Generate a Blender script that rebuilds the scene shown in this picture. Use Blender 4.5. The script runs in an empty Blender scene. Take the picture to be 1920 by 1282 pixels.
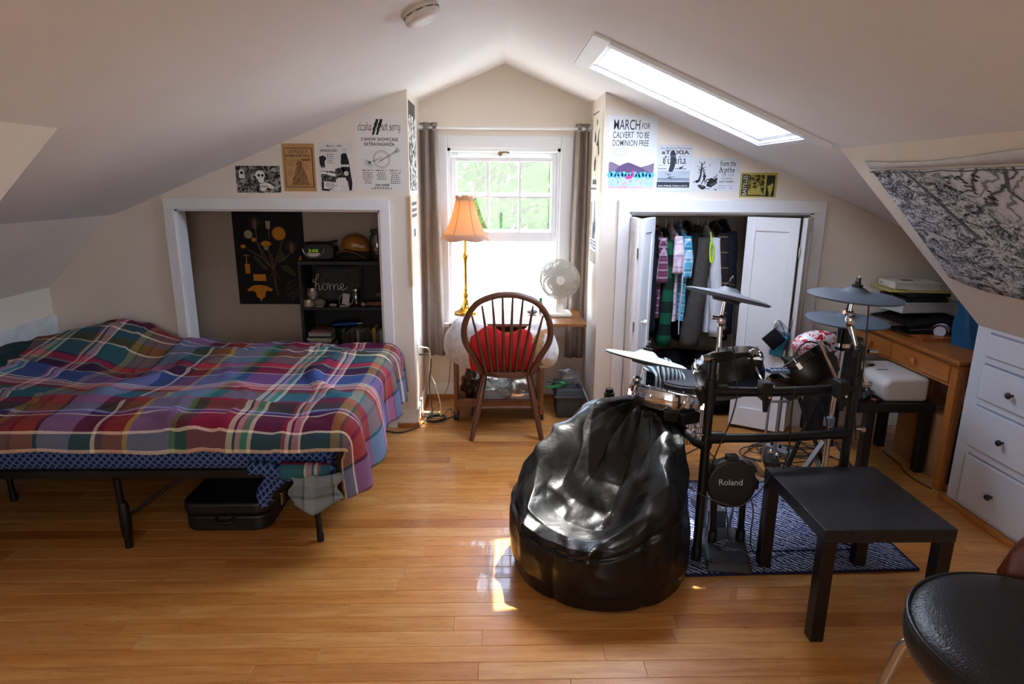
import bpy, bmesh, math, random
from math import sin, cos, pi, radians, sqrt, atan2
from mathutils import Vector, Matrix, Euler
random.seed(7)
S = bpy.context.scene
COL = S.collection
# ---------------- camera ----------------
cd = bpy.data.cameras.new('camera')
cd.sensor_width = 36.0
cd.lens = 1194.0/1920.0*36.0
cd.clip_start = 0.05; cd.clip_end = 300
cam = bpy.data.objects.new('camera', cd); COL.objects.link(cam)
CP, CR, CY = math.atan(298/1194), 0.0075, radians(1.57)
_f = Vector((sin(CY)*cos(CP), cos(CY)*cos(CP), -sin(CP)))
_r = Vector((cos(CY), -sin(CY), 0)); _u = _r.cross(_f)
_r2 = cos(CR)*_r + sin(CR)*_u; _u2 = -sin(CR)*_r + cos(CR)*_u
cam.matrix_world = Matrix(((_r2.x,_u2.x,-_f.x,0),(_r2.y,_u2.y,-_f.y,0),(_r2.z,_u2.z,-_f.z,1.6),(0,0,0,1)))
S.camera = cam
# ---------------- world, sun, exposure ----------------
w = bpy.data.worlds.new('world'); S.world = w; w.use_nodes = True
nt = w.node_tree; nt.nodes.clear()
SUN = Vector((.245, .42, 1)).normalized()
sky = nt.nodes.new('ShaderNodeTexSky'); sky.sky_type = 'NISHITA'; sky.sun_disc = False
sky.sun_elevation = math.asin(SUN.z); sky.sun_rotation = atan2(SUN.x, SUN.y)
sky.dust_density = 2.0; sky.air_density = 1.0
bg = nt.nodes.new('ShaderNodeBackground'); bg.inputs[1].default_value = 2.6
out = nt.nodes.new('ShaderNodeOutputWorld')
nt.links.new(sky.outputs[0], bg.inputs[0]); nt.links.new(bg.outputs[0], out.inputs[0])
ld = bpy.data.lights.new('sun', 'SUN'); ld.energy = 26.0; ld.angle = radians(0.6); ld.color = (1, .94, .84)
sun = bpy.data.objects.new('sun', ld); COL.objects.link(sun)
sun.rotation_euler = SUN.to_track_quat('Z', 'Y').to_euler(); sun.location = (2, 4, 9)
def area(name, loc, target, sx, sy, e, col):
    l = bpy.data.lights.new(name, 'AREA'); l.shape = 'RECTANGLE'; l.size = sx; l.size_y = sy; l.energy = e; l.color = col
    o = bpy.data.objects.new(name, l); COL.objects.link(o); o.location = loc
    o.rotation_euler = (Vector(loc)-Vector(target)).to_track_quat('Z', 'Y').to_euler(); return o
area('rear_fill_light', (0.1, -1.56, 1.35), (0.1, 3.0, 1.0), 1.6, 1.3, 17, (1, .96, .92))  # soft fill added behind the camera to brighten the room
for nm, lc, tg, a_, b_ in (('skylight_portal', (1.01, 3.315, 2.10), (.85, 3.315, 1.73), 1.0, .57), ('window_portal', (.0625, 4.78, 1.22), (.0625, 3, 1.22), .80, 1.24)):
    area(nm, lc, tg, a_, b_, 1, (1, 1, 1)).data.cycles.is_portal = True
S.view_settings.view_transform = 'Standard'; S.view_settings.look = 'None'
S.view_settings.gamma = 1; S.view_settings.use_curve_mapping = False
S.view_settings.exposure = 0.85
try: S.cycles.use_denoising = True
except Exception: pass
S.cycles.max_bounces = 8; S.cycles.diffuse_bounces = 5; S.cycles.transparent_max_bounces = 12
S.cycles.sample_clamp_indirect = 6; S.cycles.caustics_reflective = False; S.cycles.caustics_refractive = False
# ---------------- material helpers ----------------
def lin(c):
    if isinstance(c, str):
        c = tuple(int(c[i:i+2], 16)/255 for i in (0, 2, 4))
    return tuple((x/12.92 if x <= .04045 else ((x+.055)/1.055)**2.4) for x in c[:3]) + (1,)
MATS = {}
class NT:
    def __init__(s, m): s.t = m.node_tree; s.n = s.t.nodes; s.b = s.n['Principled BSDF']
    def new(s, k, **kw):
        n = s.n.new(k)
        for a, v in kw.items(): setattr(n, a, v)
        return n
    def ln(s, a, b): s.t.links.new(a, b)
    def coord(s, which='Object', scale=(1, 1, 1), rot=(0, 0, 0)):
        c = s.new('ShaderNodeTexCoord'); m = s.new('ShaderNodeMapping')
        m.inputs['Scale'].default_value = scale; m.inputs['Rotation'].default_value = rot
        s.ln(c.outputs[which], m.inputs['Vector']); return m.outputs[0]
    def noise(s, vec, scale, detail=3, rough=.5, dist=0):
        n = s.new('ShaderNodeTexNoise'); n.inputs['Scale'].default_value = scale; n.inputs['Detail'].default_value = detail
        n.inputs['Roughness'].default_value = rough; n.inputs['Distortion'].default_value = dist
        if vec is not None: s.ln(vec, n.inputs['Vector'])
        return n.outputs['Fac']
    def ramp(s, fac, stops, interp='LINEAR'):
        r = s.new('ShaderNodeValToRGB'); r.color_ramp.interpolation = interp; e = r.color_ramp.elements
        while len(e) > 1: e.remove(e[-1])
        e[0].position = stops[0][0]; e[0].color = stops[0][1]
        for p, c in stops[1:]:
            x = e.new(p); x.color = c
        s.ln(fac, r.inputs[0]); return r.outputs[0]
    def mix(s, a, b, fac, mode='MIX'):
        m = s.new('ShaderNodeMix', data_type='RGBA', blend_type=mode)
        for v, k in ((fac, 0), (a, 6), (b, 7)):
            if hasattr(v, 'is_linked') or hasattr(v, 'links'): s.ln(v, m.inputs[k])
            else: m.inputs[k].default_value = v
        return m.outputs[2]
    def math(s, op, a, b=0.0):
        m = s.new('ShaderNodeMath', operation=op)
        for i, v in enumerate((a, b)):
            if hasattr(v, 'links'): s.ln(v, m.inputs[i])
            else: m.inputs[i].default_value = v
        return m.outputs[0]
    def bump(s, h, strength=.3, dist=.01):
        b = s.new('ShaderNodeBump'); b.inputs['Strength'].default_value = strength; b.inputs['Distance'].default_value = dist
        s.ln(h, b.inputs['Height']); s.ln(b.outputs[0], s.b.inputs['Normal'])
def base(name, col=None, rough=.5, metal=0.0, spec=.5, coat=0.0):
    m = bpy.data.materials.new(name); m.use_nodes = True; b = m.node_tree.nodes['Principled BSDF']
    if col is not None: b.inputs['Base Color'].default_value = lin(col)
    b.inputs['Roughness'].default_value = rough; b.inputs['Metallic'].default_value = metal
    b.inputs['Specular IOR Level'].default_value = spec; b.inputs['Coat Weight'].default_value = coat
    return m
def M(col, rough=.5, metal=0.0, var=.10, scale=14, bump=0.0, bscale=120, spec=.5, coat=0.0):
    """procedural material: base colour gently varied by noise, optional fine relief"""
    k = (col, rough, metal, var, scale, bump, bscale, spec, coat)
    if k in MATS: return MATS[k]
    m = base('paint_' + (col if isinstance(col, str) else 'c'), col, rough, metal, spec, coat); t = NT(m)
    v = t.coord('Object'); n = t.noise(v, scale, 4)
    c = lin(col); d = tuple(x*(1-var) for x in c[:3])+(1,); l = tuple(min(1, x*(1+var)) for x in c[:3])+(1,)
    t.ln(t.ramp(n, [(.3, d), (.7, l)]), t.b.inputs['Base Color'])
    if bump: t.bump(t.noise(v, bscale, 2), bump, .004)
    MATS[k] = m; return m
def wood(c1, c2, rough=.45, scale=(1, 12, 12), n=6, coat=0.0, spec=.5):
    k = ('wood', c1, c2, rough, scale, n, coat)
    if k in MATS: return MATS[k]
    m = base('wood_'+c1, None, rough, 0, spec, coat); t = NT(m); v = t.coord('Object', scale)
    a = t.noise(v, n, 6, .6, .6); g = t.noise(v, n*7, 3, .6)
    c = t.mix(t.ramp(a, [(.3, lin(c1)), (.7, lin(c2))]), lin(c1), t.math('MULTIPLY', g, .5))
    t.ln(c, t.b.inputs['Base Color']); t.bump(g, .12, .003); MATS[k] = m; return m
def fabric(col, var=.18, rough=.9, weave=500, bump=.25):
    return M(col, rough, 0, var, 30, bump, weave, .2)
def stripes(name, axis, cols, period, rough=.9):
    m = base(name, None, rough, 0, .2); t = NT(m); v = t.coord('Object')
    sp = t.new('ShaderNodeSeparateXYZ'); t.ln(v, sp.inputs[0])
    f = t.math('FRACT', t.math('DIVIDE', sp.outputs[axis], period))
    n = len(cols); t.ln(t.ramp(f, [(i/n, lin(c)) for i, c in enumerate(cols)], 'CONSTANT'), t.b.inputs['Base Color']); return m
def plaid(name, us, vs, pu, pv, coord='UV', mixf=.5, rough=.92, ax=(0, 1)):
    m = base(name, None, rough, 0, .15); t = NT(m); v = t.coord(coord)
    sp = t.new('ShaderNodeSeparateXYZ'); t.ln(v, sp.inputs[0])
    def rp(o, st, p):
        tot = sum(w_ for w_, c in st); acc = 0; L = []
        for w_, c in st: L.append((acc/tot, lin(c))); acc += w_
        return t.ramp(t.math('FRACT', t.math('DIVIDE', o, p)), L[:32], 'CONSTANT')
    a = rp(sp.outputs[ax[0]], us, pu); b = rp(sp.outputs[ax[1]], vs, pv)
    wv = t.noise(v, 260, 2)
    c = t.mix(a, b, t.math('ADD', t.math('MULTIPLY', t.math('SUBTRACT', wv, .5), 1.2), mixf))
    t.ln(c, t.b.inputs['Base Color']); t.bump(wv, .15, .002); return m
def clear_glass(name, tint=(.97, .985, .98, 1), gloss=.06, haze=0.0, hz=(.9, .92, .95, 1)):
    m = bpy.data.materials.new(name); m.use_nodes = True; n = m.node_tree.nodes; n.clear(); L = m.node_tree.links
    tr = n.new('ShaderNodeBsdfTransparent'); tr.inputs[0].default_value = tint
    gl = n.new('ShaderNodeBsdfGlossy'); gl.inputs['Roughness'].default_value = .03
    mx = n.new('ShaderNodeMixShader'); mx.inputs[0].default_value = gloss
    L.new(tr.outputs[0], mx.inputs[1]); L.new(gl.outputs[0], mx.inputs[2]); o = n.new('ShaderNodeOutputMaterial'); last = mx
    if haze:
        tl = n.new('ShaderNodeBsdfTranslucent'); tl.inputs[0].default_value = hz
        m2 = n.new('ShaderNodeMixShader'); m2.inputs[0].default_value = haze
        L.new(mx.outputs[0], m2.inputs[1]); L.new(tl.outputs[0], m2.inputs[2]); last = m2
    L.new(last.outputs[0], o.inputs[0]); return m
# ---------------- mesh helpers ----------------
def V(*a): return Vector(a)
def frame_from(d):
    d = Vector(d).normalized(); a = Vector((0, 0, 1)) if abs(d.z) < .95 else Vector((1, 0, 0))
    x = a.cross(d).normalized(); return x, d.cross(x), d
class MB:
    def __init__(s): s.v = []; s.f = []; s.uv = None
    def add(s, vs, fs):
        b = len(s.v); s.v += [tuple(x) for x in vs]; s.f += [tuple(i+b for i in f) for f in fs]; return s
    def box(s, c, d, rot=None):
        x, y, z = d[0]/2, d[1]/2, d[2]/2; c = Vector(c)
        p = [Vector(q) for q in ((-x,-y,-z),(x,-y,-z),(x,y,-z),(-x,y,-z),(-x,-y,z),(x,-y,z),(x,y,z),(-x,y,z))]
        if rot is not None:
            R = Euler(rot).to_matrix() if not isinstance(rot, Matrix) else rot
            p = [R @ q for q in p]
        return s.add([c+q for q in p], [(0,3,2,1),(4,5,6,7),(0,1,5,4),(1,2,6,5),(2,3,7,6),(3,0,4,7)])
    def bx(s, x0, x1, y0, y1, z0, z1):
        return s.box(((x0+x1)/2, (y0+y1)/2, (z0+z1)/2), (abs(x1-x0), abs(y1-y0), abs(z1-z0)))
    def hexa(s, p): return s.add(p, [(0,3,2,1),(4,5,6,7),(0,1,5,4),(1,2,6,5),(2,3,7,6),(3,0,4,7)])
    def cyl(s, p0, p1, r0, r1=None, n=16, cap=True):
        return s.tube([p0, p1], [r0, r0 if r1 is None else r1], n, cap)
    def tube(s, pts, r, n=8, cap=True, closed=False):
        pts = [Vector(p) for p in pts]; m = len(pts)
        rs = r if isinstance(r, (list, tuple)) else [r]*m
        vs = []; x = None
        for i, p in enumerate(pts):
            if closed: d = pts[(i+1) % m]-pts[i-1]
            else: d = pts[min(i+1, m-1)]-pts[max(i-1, 0)]
            if d.length < 1e-9: d = Vector((0, 0, 1))
            d.normalize()
            if x is None: x = frame_from(d)[0]
            else:
                x = x - d*x.dot(d)
                x = x.normalized() if x.length > 1e-6 else frame_from(d)[0]
            y = d.cross(x)
            for k in range(n):
                a = 2*pi*k/n; vs.append(p+(x*cos(a)+y*sin(a))*rs[i])
        fs = []
        for i in range(m if closed else m-1):
            j = (i+1) % m
            for k in range(n):
                k2 = (k+1) % n; fs.append((i*n+k, i*n+k2, j*n+k2, j*n+k))
        if cap and not closed: fs += [tuple(range(n-1, -1, -1)), tuple((m-1)*n+k for k in range(n))]
        return s.add(vs, fs)
    def lathe(s, prof, o=(0, 0, 0), d=(0, 0, 1), n=24, cap=True, sx=1, sy=1):
        x, y, d = frame_from(d); o = Vector(o); m = len(prof); vs = []
        for r, h in prof:
            for k in range(n):
                a = 2*pi*k/n; vs.append(o+(x*cos(a)*sx+y*sin(a)*sy)*max(r, 1e-4)+d*h)
        fs = [(i*n+k, i*n+(k+1) % n, (i+1)*n+(k+1) % n, (i+1)*n+k) for i in range(m-1) for k in range(n)]
        if cap: fs += [tuple(range(n-1, -1, -1)), tuple((m-1)*n+k for k in range(n))]
        return s.add(vs, fs)
    def ball(s, c, r, n=12, m=8):
        if not isinstance(r, (tuple, list)): r = (r, r, r)
        vs = []; c = Vector(c)
        for i in range(m+1):
            t = pi*i/m
            for k in range(n):
                a = 2*pi*k/n; vs.append(c+Vector((r[0]*sin(t)*cos(a), r[1]*sin(t)*sin(a), -r[2]*cos(t))))
        return s.add(vs, [(i*n+k, i*n+(k+1) % n, (i+1)*n+(k+1) % n, (i+1)*n+k) for i in range(m) for k in range(n)])
    def prism(s, poly, ax, ex):
        """poly: list of 3d points, extruded by vector ex"""
        n = len(poly); ex = Vector(ex); p = [Vector(q) for q in poly]
        return s.add(p+[q+ex for q in p], [tuple(range(n-1, -1, -1)), tuple(range(n, 2*n))]+[(i, (i+1) % n, n+(i+1) % n, n+i) for i in range(n)])
    def grid(s, fn, nu, nv, closed_u=False, uvf=None):
        vs = [Vector(fn(i/(nu-1 if not closed_u else nu), j/(nv-1))) for j in range(nv) for i in range(nu)]
        fs = []
        for j in range(nv-1):
            for i in range(nu if closed_u else nu-1):
                i2 = (i+1) % nu; fs.append((j*nu+i, j*nu+i2, (j+1)*nu+i2, (j+1)*nu+i))
        if uvf: s.uv = (s.uv or {}); b = len(s.v); s.uv.update({b+j*nu+i: uvf(i/(nu-1), j/(nv-1)) for j in range(nv) for i in range(nu)})
        return s.add(vs, fs)
    def xf(s, mtx):
        s.v = [tuple(mtx @ Vector(p)) for p in s.v]; return s
    def build(s, name, mat, parent=None, smooth=0, bev=0, seg=2, sub=0, thick=0, origin=None, off=0):
        vs = [Vector(p) for p in s.v]
        lo = Vector([min(p[i] for p in vs) for i in range(3)]); hi = Vector([max(p[i] for p in vs) for i in range(3)])
        o_ = Vector(origin) if origin is not None else Vector(((lo.x+hi.x)/2, (lo.y+hi.y)/2, lo.z))
        me = bpy.data.meshes.new(name); me.from_pydata([p-o_ for p in vs], [], s.f); me.update()
        if s.uv:
            ul = me.uv_layers.new(name='uv')
            for lp in me.loops: ul.data[lp.index].uv = s.uv.get(lp.vertex_index, (0, 0))
        if mat is not None: me.materials.append(mat)
        if smooth:
            me.polygons.foreach_set('use_smooth', [True]*len(me.polygons))
            if smooth < 179: me.set_sharp_from_angle(angle=radians(smooth))
        o = bpy.data.objects.new(name, me); COL.objects.link(o)
        o.location = o_
        if parent is not None:
            o.parent = parent; o.location = o_ - wloc(parent)
        if thick: 
            md = o.modifiers.new('thickness', 'SOLIDIFY'); md.thickness = thick; md.offset = off
        if bev:
            md = o.modifiers.new('bevel', 'BEVEL'); md.width = bev; md.segments = seg; md.limit_method = 'ANGLE'; md.angle_limit = radians(40)
            md.harden_normals = False
        if sub:
            md = o.modifiers.new('smooth', 'SUBSURF'); md.levels = sub; md.render_levels = sub
        return o
def wloc(o):
    l = o.location.copy()
    while o.parent is not None:
        o = o.parent; l = l + o.location
    return l
def tag(o, label=None, cat=None, group=None, kind=None):
    if label: o['label'] = label
    if cat: o['category'] = cat
    if group: o['group'] = group
    if kind: o['kind'] = kind
    return o
def thing(name, label, cat, loc=(0, 0, 0), group=None):
    o = bpy.data.objects.new(name, None); COL.objects.link(o); o.location = loc; o.empty_display_size = .1
    return tag(o, label, cat, group)
def struct(name, loc=(0, 0, 0)):
    o = bpy.data.objects.new(name, None); COL.objects.link(o); o.location = loc; o['kind'] = 'structure'; return o
def st(o): o['kind'] = 'structure'; return o
def spin(root, rz, rx=0, ry=0): root.rotation_euler = (rx, ry, rz); return root
def bez(pts, n=10):
    """smooth curve through points (Catmull-Rom)"""
    P = [Vector(p) for p in pts]; P = [P[0]*2-P[1]]+P+[P[-1]*2-P[-2]]; R = []
    for i in range(1, len(P)-2):
        for k in range(n):
            t = k/n; a, b, c, d = P[i-1], P[i], P[i+1], P[i+2]
            R.append(.5*((2*b)+(c-a)*t+(2*a-5*b+4*c-d)*t*t+(3*b-a-3*c+d)*t**3))
    R.append(P[-2]); return R
def copy_tree(o, parent=None):
    c = o.copy(); COL.objects.link(c)
    if parent is not None: c.parent = parent
    for ch in list(o.children): copy_tree(ch, c)
    return c
from mathutils import noise as mnoise
def nz(x, y, z=0, s=1): return mnoise.noise(Vector((x*s, y*s, z*s)))
# ================= THE ROOM =================
WALL = M('e3d9cb', .9, 0, .025, 3, .08, 160)
CEIL = M('e6e4e2', .92, 0, .02, 3, .06, 160)
WHITE = M('e8e9ea', .5, 0, .03, 4, .03, 60)
RX, RZ, SL = .065, 2.38, .41
def zc(x): return RZ-SL*abs(x-RX)
YF, YW, YB = 4.05, 4.65, -1.6
T = .08
# floor : strip planks
fl = MB().bx(-2.95, 3.15, YB, 4.75, -.10, -.014).build('floor', M('6e4520', .7)); st(fl)
def floor_wood():
    m = base('honey_strip_floor', None, .3, 0, .5, .25); t = NT(m)
    g = t.new('ShaderNodeNewGeometry'); oi = t.new('ShaderNodeObjectInfo')
    mp = t.new('ShaderNodeMapping'); mp.inputs['Scale'].default_value = (1.5, 15, 1)
    ad = t.new('ShaderNodeVectorMath', operation='ADD'); cmb = t.new('ShaderNodeCombineXYZ')
    t.ln(t.math('MULTIPLY', oi.outputs['Random'], 37), cmb.inputs[2]); t.ln(t.math('MULTIPLY', oi.outputs['Random'], 11), cmb.inputs[0])
    t.ln(g.outputs['Position'], mp.inputs[0]); t.ln(mp.outputs[0], ad.inputs[0]); t.ln(cmb.outputs[0], ad.inputs[1])
    a = t.noise(ad.outputs[0], 2.2, 5, .55, .8); b = t.noise(ad.outputs[0], 9, 4, .7, 1.5)
    col = t.ramp(a, [(.28, lin('b37b40')), (.5, lin('c58e50')), (.72, lin('d3a368'))])
    col = t.mix(col, lin('a06c35'), t.ramp(b, [(.55, (0, 0, 0, 1)), (.85, (.5, .5, .5, 1))]))
    tint = t.ramp(oi.outputs['Random'], [(0, lin('c79a68')), (.12, lin('f2d8b0')), (.3, lin('fff0d4')), (.5, lin('ead0a6')), (.75, lin('ffffff')), (.92, lin('fff2dc')), (1, lin('d3a878'))])
    t.ln(t.mix(col, tint, .75, 'MULTIPLY'), t.b.inputs['Base Color'])
    t.ln(t.math('ADD', t.math('MULTIPLY', b, .18), .2), t.b.inputs['Roughness']); t.bump(b, .05, .002); return m
FW = floor_wood()
PW = .0805
pk = MB(); x, y, e = .5, PW/2-.0004, .0009
pk.add([(-x,-y,-.014),(x,-y,-.014),(x,y,-.014),(-x,y,-.014),(-x,-y,-e),(x,-y,-e),(x,y,-e),(-x,y,-e),(-x+.0012,-y+e*1.4,0),(x-.0012,-y+e*1.4,0),(x-.0012,y-e*1.4,0),(-x+.0012,y-e*1.4,0)],
       [(0,1,5,4),(1,2,6,5),(2,3,7,6),(3,0,4,7),(4,5,9,8),(5,6,10,9),(6,7,11,10),(7,4,8,11),(8,9,10,11)])
p0 = pk.build('plank', FW, fl, origin=(0, 0, 0)); pm = p0.data
rest = MB(); first = True; row = 0; yy = YB+PW/2; npl = 0
rnd = random.Random(3)
while yy < 4.66:
    fine = 1.52 < yy < 4.06
    x0 = -2.9 - rnd.random()*.9
    while x0 < 3.1:
        L = rnd.uniform(.55, 1.35); a, b = max(x0, -2.9), min(x0+L, 3.1); x0 += L
        if b-a < .05: continue
        vis = fine and a < 2.45 and npl < 292
        if vis:
            o = p0 if first else p0.copy()
            if not first: COL.objects.link(o)
            first = False; npl += 1
            o.location = Vector(((a+b)/2, yy, rnd.uniform(-.0004, 0)))-wloc(fl); o.scale = (b-a-.0008, 1, 1)
        else: rest.bx(a+.0004, b-.0004, yy-y, yy+y, -.014, 0)
    yy += PW
ro = rest.build('plank_field', FW, fl); ro['kind'] = 'stuff'
# ceiling slabs (shallow slopes); the right far slope holds the skylight opening
SKX0, SKX1, SKY0, SKY1 = .50, 1.44, 3.03, 3.60
ce = MB()
def slope(mb, xa, xb, y0, y1, t=.06):
    mb.hexa([(xa,y0,zc(xa)),(xb,y0,zc(xb)),(xb,y1,zc(xb)),(xa,y1,zc(xa)),(xa,y0,zc(xa)+t),(xb,y0,zc(xb)+t),(xb,y1,zc(xb)+t),(xa,y1,zc(xa)+t)])
ND, NL = 2.99, 2.24
slope(ce, RX, 1.57, YB, ND); slope(ce, RX, SKX0, ND, YW+.1); slope(ce, SKX1, 2.585, ND, YW+.1)
slope(ce, SKX0, SKX1, ND, SKY0); slope(ce, SKX0, SKX1, SKY1, YW+.1)
slope(ce, -1.44, RX, YB, NL); slope(ce, -2.343, RX, NL, YW+.1)
st(ce.build('ceiling', CEIL))
def steep(mb, xa, za, xb, zb, y0, y1, t=.1):
    sx = 1 if xb > xa else -1
    mb.hexa([(xa,y0,za),(xb,y0,zb),(xb,y1,zb),(xa,y1,za),(xa+sx*t,y0,za+t),(xb+sx*t,y0,zb+t*.3),(xb+sx*t,y1,zb+t*.3),(xa+sx*t,y1,za+t)])
wr = MB(); steep(wr, 1.57, zc(1.57), 2.37, .94, YB, ND); steep(wr, 2.585, zc(2.585), 3.05, .94, ND, YF)
wr.bx(2.37, 2.45, YB, 1.55, 0, .94); wr.bx(3.05, 3.13, ND, YF, 0, .96)
# cheek closing the step between the two depths
wr.prism([(1.57, ND-.03, zc(1.57)+.02), (2.585, ND-.03, zc(2.585)+.02), (3.1, ND-.03, .96), (3.1, ND-.03, .0), (2.78, ND-.03, 0), (2.78, ND-.03, .9), (2.36, ND-.03, .955)], 'y', (0, .03, 0))
st(wr.build('wall_right', WALL))
wl = MB(); steep(wl, -1.44, zc(-1.44), -2.24, .94, YB, NL); steep(wl, -2.343, zc(-2.343), -2.81, .94, NL, YF)
wl.bx(-2.32, -2.24, YB, NL, 0, .94); wl.bx(-2.89, -2.81, NL, YF, 0, .96)
wl.prism([(-1.44, NL-.03, zc(-1.44)+.02), (-2.262, NL-.03, .935), (-2.262, NL-.03, 0), (-2.9, NL-.03, 0), (-2.9, NL-.03, .95), (-2.343, NL-.03, zc(-2.343)+.03)], 'y', (0, .03, 0))
st(wl.build('wall_left', WALL))
st(MB().bx(-2.81, -2.79, NL+.02, YF, .0, .765).build('trim_1', M('d9dade', .6), bev=.004))
# front (poster) walls with the two closet openings
LX0, LX1, RX0, RX1, OZ = -1.969, -.716, .841, 2.009, 1.43
wf = MB()
def wallp(mb, pts, y0=YF, t=T): mb.prism([(a, y0, b) for a, b in pts], 'y', (0, t, 0))
wallp(wf, [(-2.83, 0), (LX0, 0), (LX0, zc(LX0)+.02), (-2.343, zc(-2.343)+.02), (-2.83, .93)])
wallp(wf, [(LX0, OZ), (LX1, OZ), (LX1, zc(LX1)+.02), (LX0, zc(LX0)+.02)])
wallp(wf, [(LX1, 0), (-.528, 0), (-.528, zc(-.528)+.02), (LX1, zc(LX1)+.02)])
wallp(wf, [(RX1, 0), (3.08, 0), (3.08, .93), (2.585, zc(2.585)+.02), (RX1, zc(RX1)+.02)])
wallp(wf, [(RX0, OZ), (RX1, OZ), (RX1, zc(RX1)+.02), (RX0, zc(RX0)+.02)])
wallp(wf, [(.662, 0), (RX0, 0), (RX0, zc(RX0)+.02), (.662, zc(.662)+.02)])
st(wf.build('wall_front', WALL))
wd = MB(); wallp(wd, [(-.62, 0), (-.528, 0), (-.528, zc(-.528)+.02), (-.62, zc(-.62)+.02)], YF+T, YW-YF-T+.002)
st(wd.build('wall_dormer_left', WALL))
wd = MB(); wallp(wd, [(.662, 0), (.75, 0), (.75, zc(.75)+.02), (.662, zc(.662)+.02)], YF+T, YW-YF-T+.002)
st(wd.build('wall_dormer_right', WALL))
# closet insides
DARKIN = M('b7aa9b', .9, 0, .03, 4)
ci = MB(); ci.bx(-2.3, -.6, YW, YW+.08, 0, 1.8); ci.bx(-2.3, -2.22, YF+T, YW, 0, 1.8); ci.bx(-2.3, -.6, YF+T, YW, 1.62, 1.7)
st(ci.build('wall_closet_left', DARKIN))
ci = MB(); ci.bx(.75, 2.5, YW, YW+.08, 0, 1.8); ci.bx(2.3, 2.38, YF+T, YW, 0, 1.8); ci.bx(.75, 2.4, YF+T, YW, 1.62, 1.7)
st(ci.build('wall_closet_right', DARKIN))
# closet trims
def casing(name, x0, x1, z1, wdt=.066, y=YF, t=.022):
    r = struct(name, ((x0+x1)/2, y, 0))
    MB().bx(x0-wdt, x0, y-t, y, 0, z1).build('casing_board', WHITE, r, bev=.003)
    MB().bx(x1, x1+wdt, y-t, y, 0, z1).build('casing_board', WHITE, r, bev=.003)
    MB().bx(x0-wdt, x1+wdt, y-t, y, z1, z1+wdt+.004).build('casing_board', WHITE, r, bev=.003)
    MB().bx(x0-.001, x0+.014, y-.001, y+T+.02, 0, z1).build('jamb', WHITE, r); MB().bx(x1-.014, x1+.001, y-.001, y+T+.02, 0, z1).build('jamb', WHITE, r)
    MB().bx(x0, x1, y-.001, y+T+.02, z1-.012, z1+.001).build('jamb', WHITE, r)
casing('trim_2', LX0, LX1, OZ, .062); casing('trim_3', RX0, RX1, OZ, .105 if False else .072)
# baseboards
for nm, bxs in (('baseboard_left', [(-.652, -.528, YF-.014, YF), (-.528, -.514, YF, YW)]), ('baseboard_right', [(.648, .77, YF-.014, YF), (.648, .662, YF, YW)]),
                ('baseboard_window', [(-.514, .648, YW-.014, YW)])):
    b = MB()
    for a, c, d, e2 in bxs: b.bx(a, c, d, e2, .03, .12)
    st(b.build(nm, WHITE, bev=.003))
    b = MB()
    for a, c, d, e2 in bxs: b.bx(a-.004, c+.004, d-.006, e2, 0, .03)
    st(b.build('trim_4', M('a86a30', .5), bev=.004))
st(MB().bx(2.345, 2.37, 1.4, ND+.01, 0, .03).build('trim_5', M('b06f31', .45), bev=.006))
# rear wall (behind the camera)
st(MB().bx(-2.4, 2.5, YB-.08, YB, 0, 2.5).build('wall_back', WALL))
# gable wall with window
WX0, WX1, WZ0, WZ1 = -.335, .46, .60, 1.835
ww = MB()
for pts in ([(-.62, 0), (WX0, 0), (WX0, zc(WX0)+.02), (-.62, zc(-.62)+.02)], [(WX1, 0), (.75, 0), (.75, zc(.75)+.02), (WX1, zc(WX1)+.02)], [(WX0, 0), (WX1, 0), (WX1, WZ0), (WX0, WZ0)],
            [(WX0, WZ1), (WX1, WZ1), (WX1, zc(WX1)+.02), (RX, RZ+.02), (WX0, zc(WX0)+.02)]): wallp(ww, pts, YW, .12)
st(ww.build('wall_gable', WALL))
GLASS = clear_glass('window_glass')
w1 = struct('window_1', (.06, YW, .55))
MB().bx(WX0-.088, WX0, YW-.022, YW, WZ0-.03, WZ1+.082).build('casing_board', WHITE, w1, bev=.004)
MB().bx(WX1, WX1+.088, YW-.022, YW, WZ0-.03, WZ1+.082).build('casing_board', WHITE, w1, bev=.004)
MB().bx(WX0, WX1, YW-.022, YW, WZ1, WZ1+.082).build('casing_board', WHITE, w1, bev=.004)
MB().bx(WX0-.12, WX1+.12, YW-.06, YW+.12, WZ0-.035, WZ0-.005).build('sill', WHITE, w1, bev=.005)
MB().bx(WX0-.09, WX1+.09, YW-.016, YW, WZ0-.115, WZ0-.035).build('apron', WHITE, w1, bev=.004)
j = MB(); j.bx(WX0, WX0+.02, YW, YW+.12, WZ0, WZ1); j.bx(WX1-.02, WX1, YW, YW+.12, WZ0, WZ1); j.bx(WX0, WX1, YW, YW+.12, WZ1-.02, WZ1)
j.build('jamb', WHITE, w1)
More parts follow.
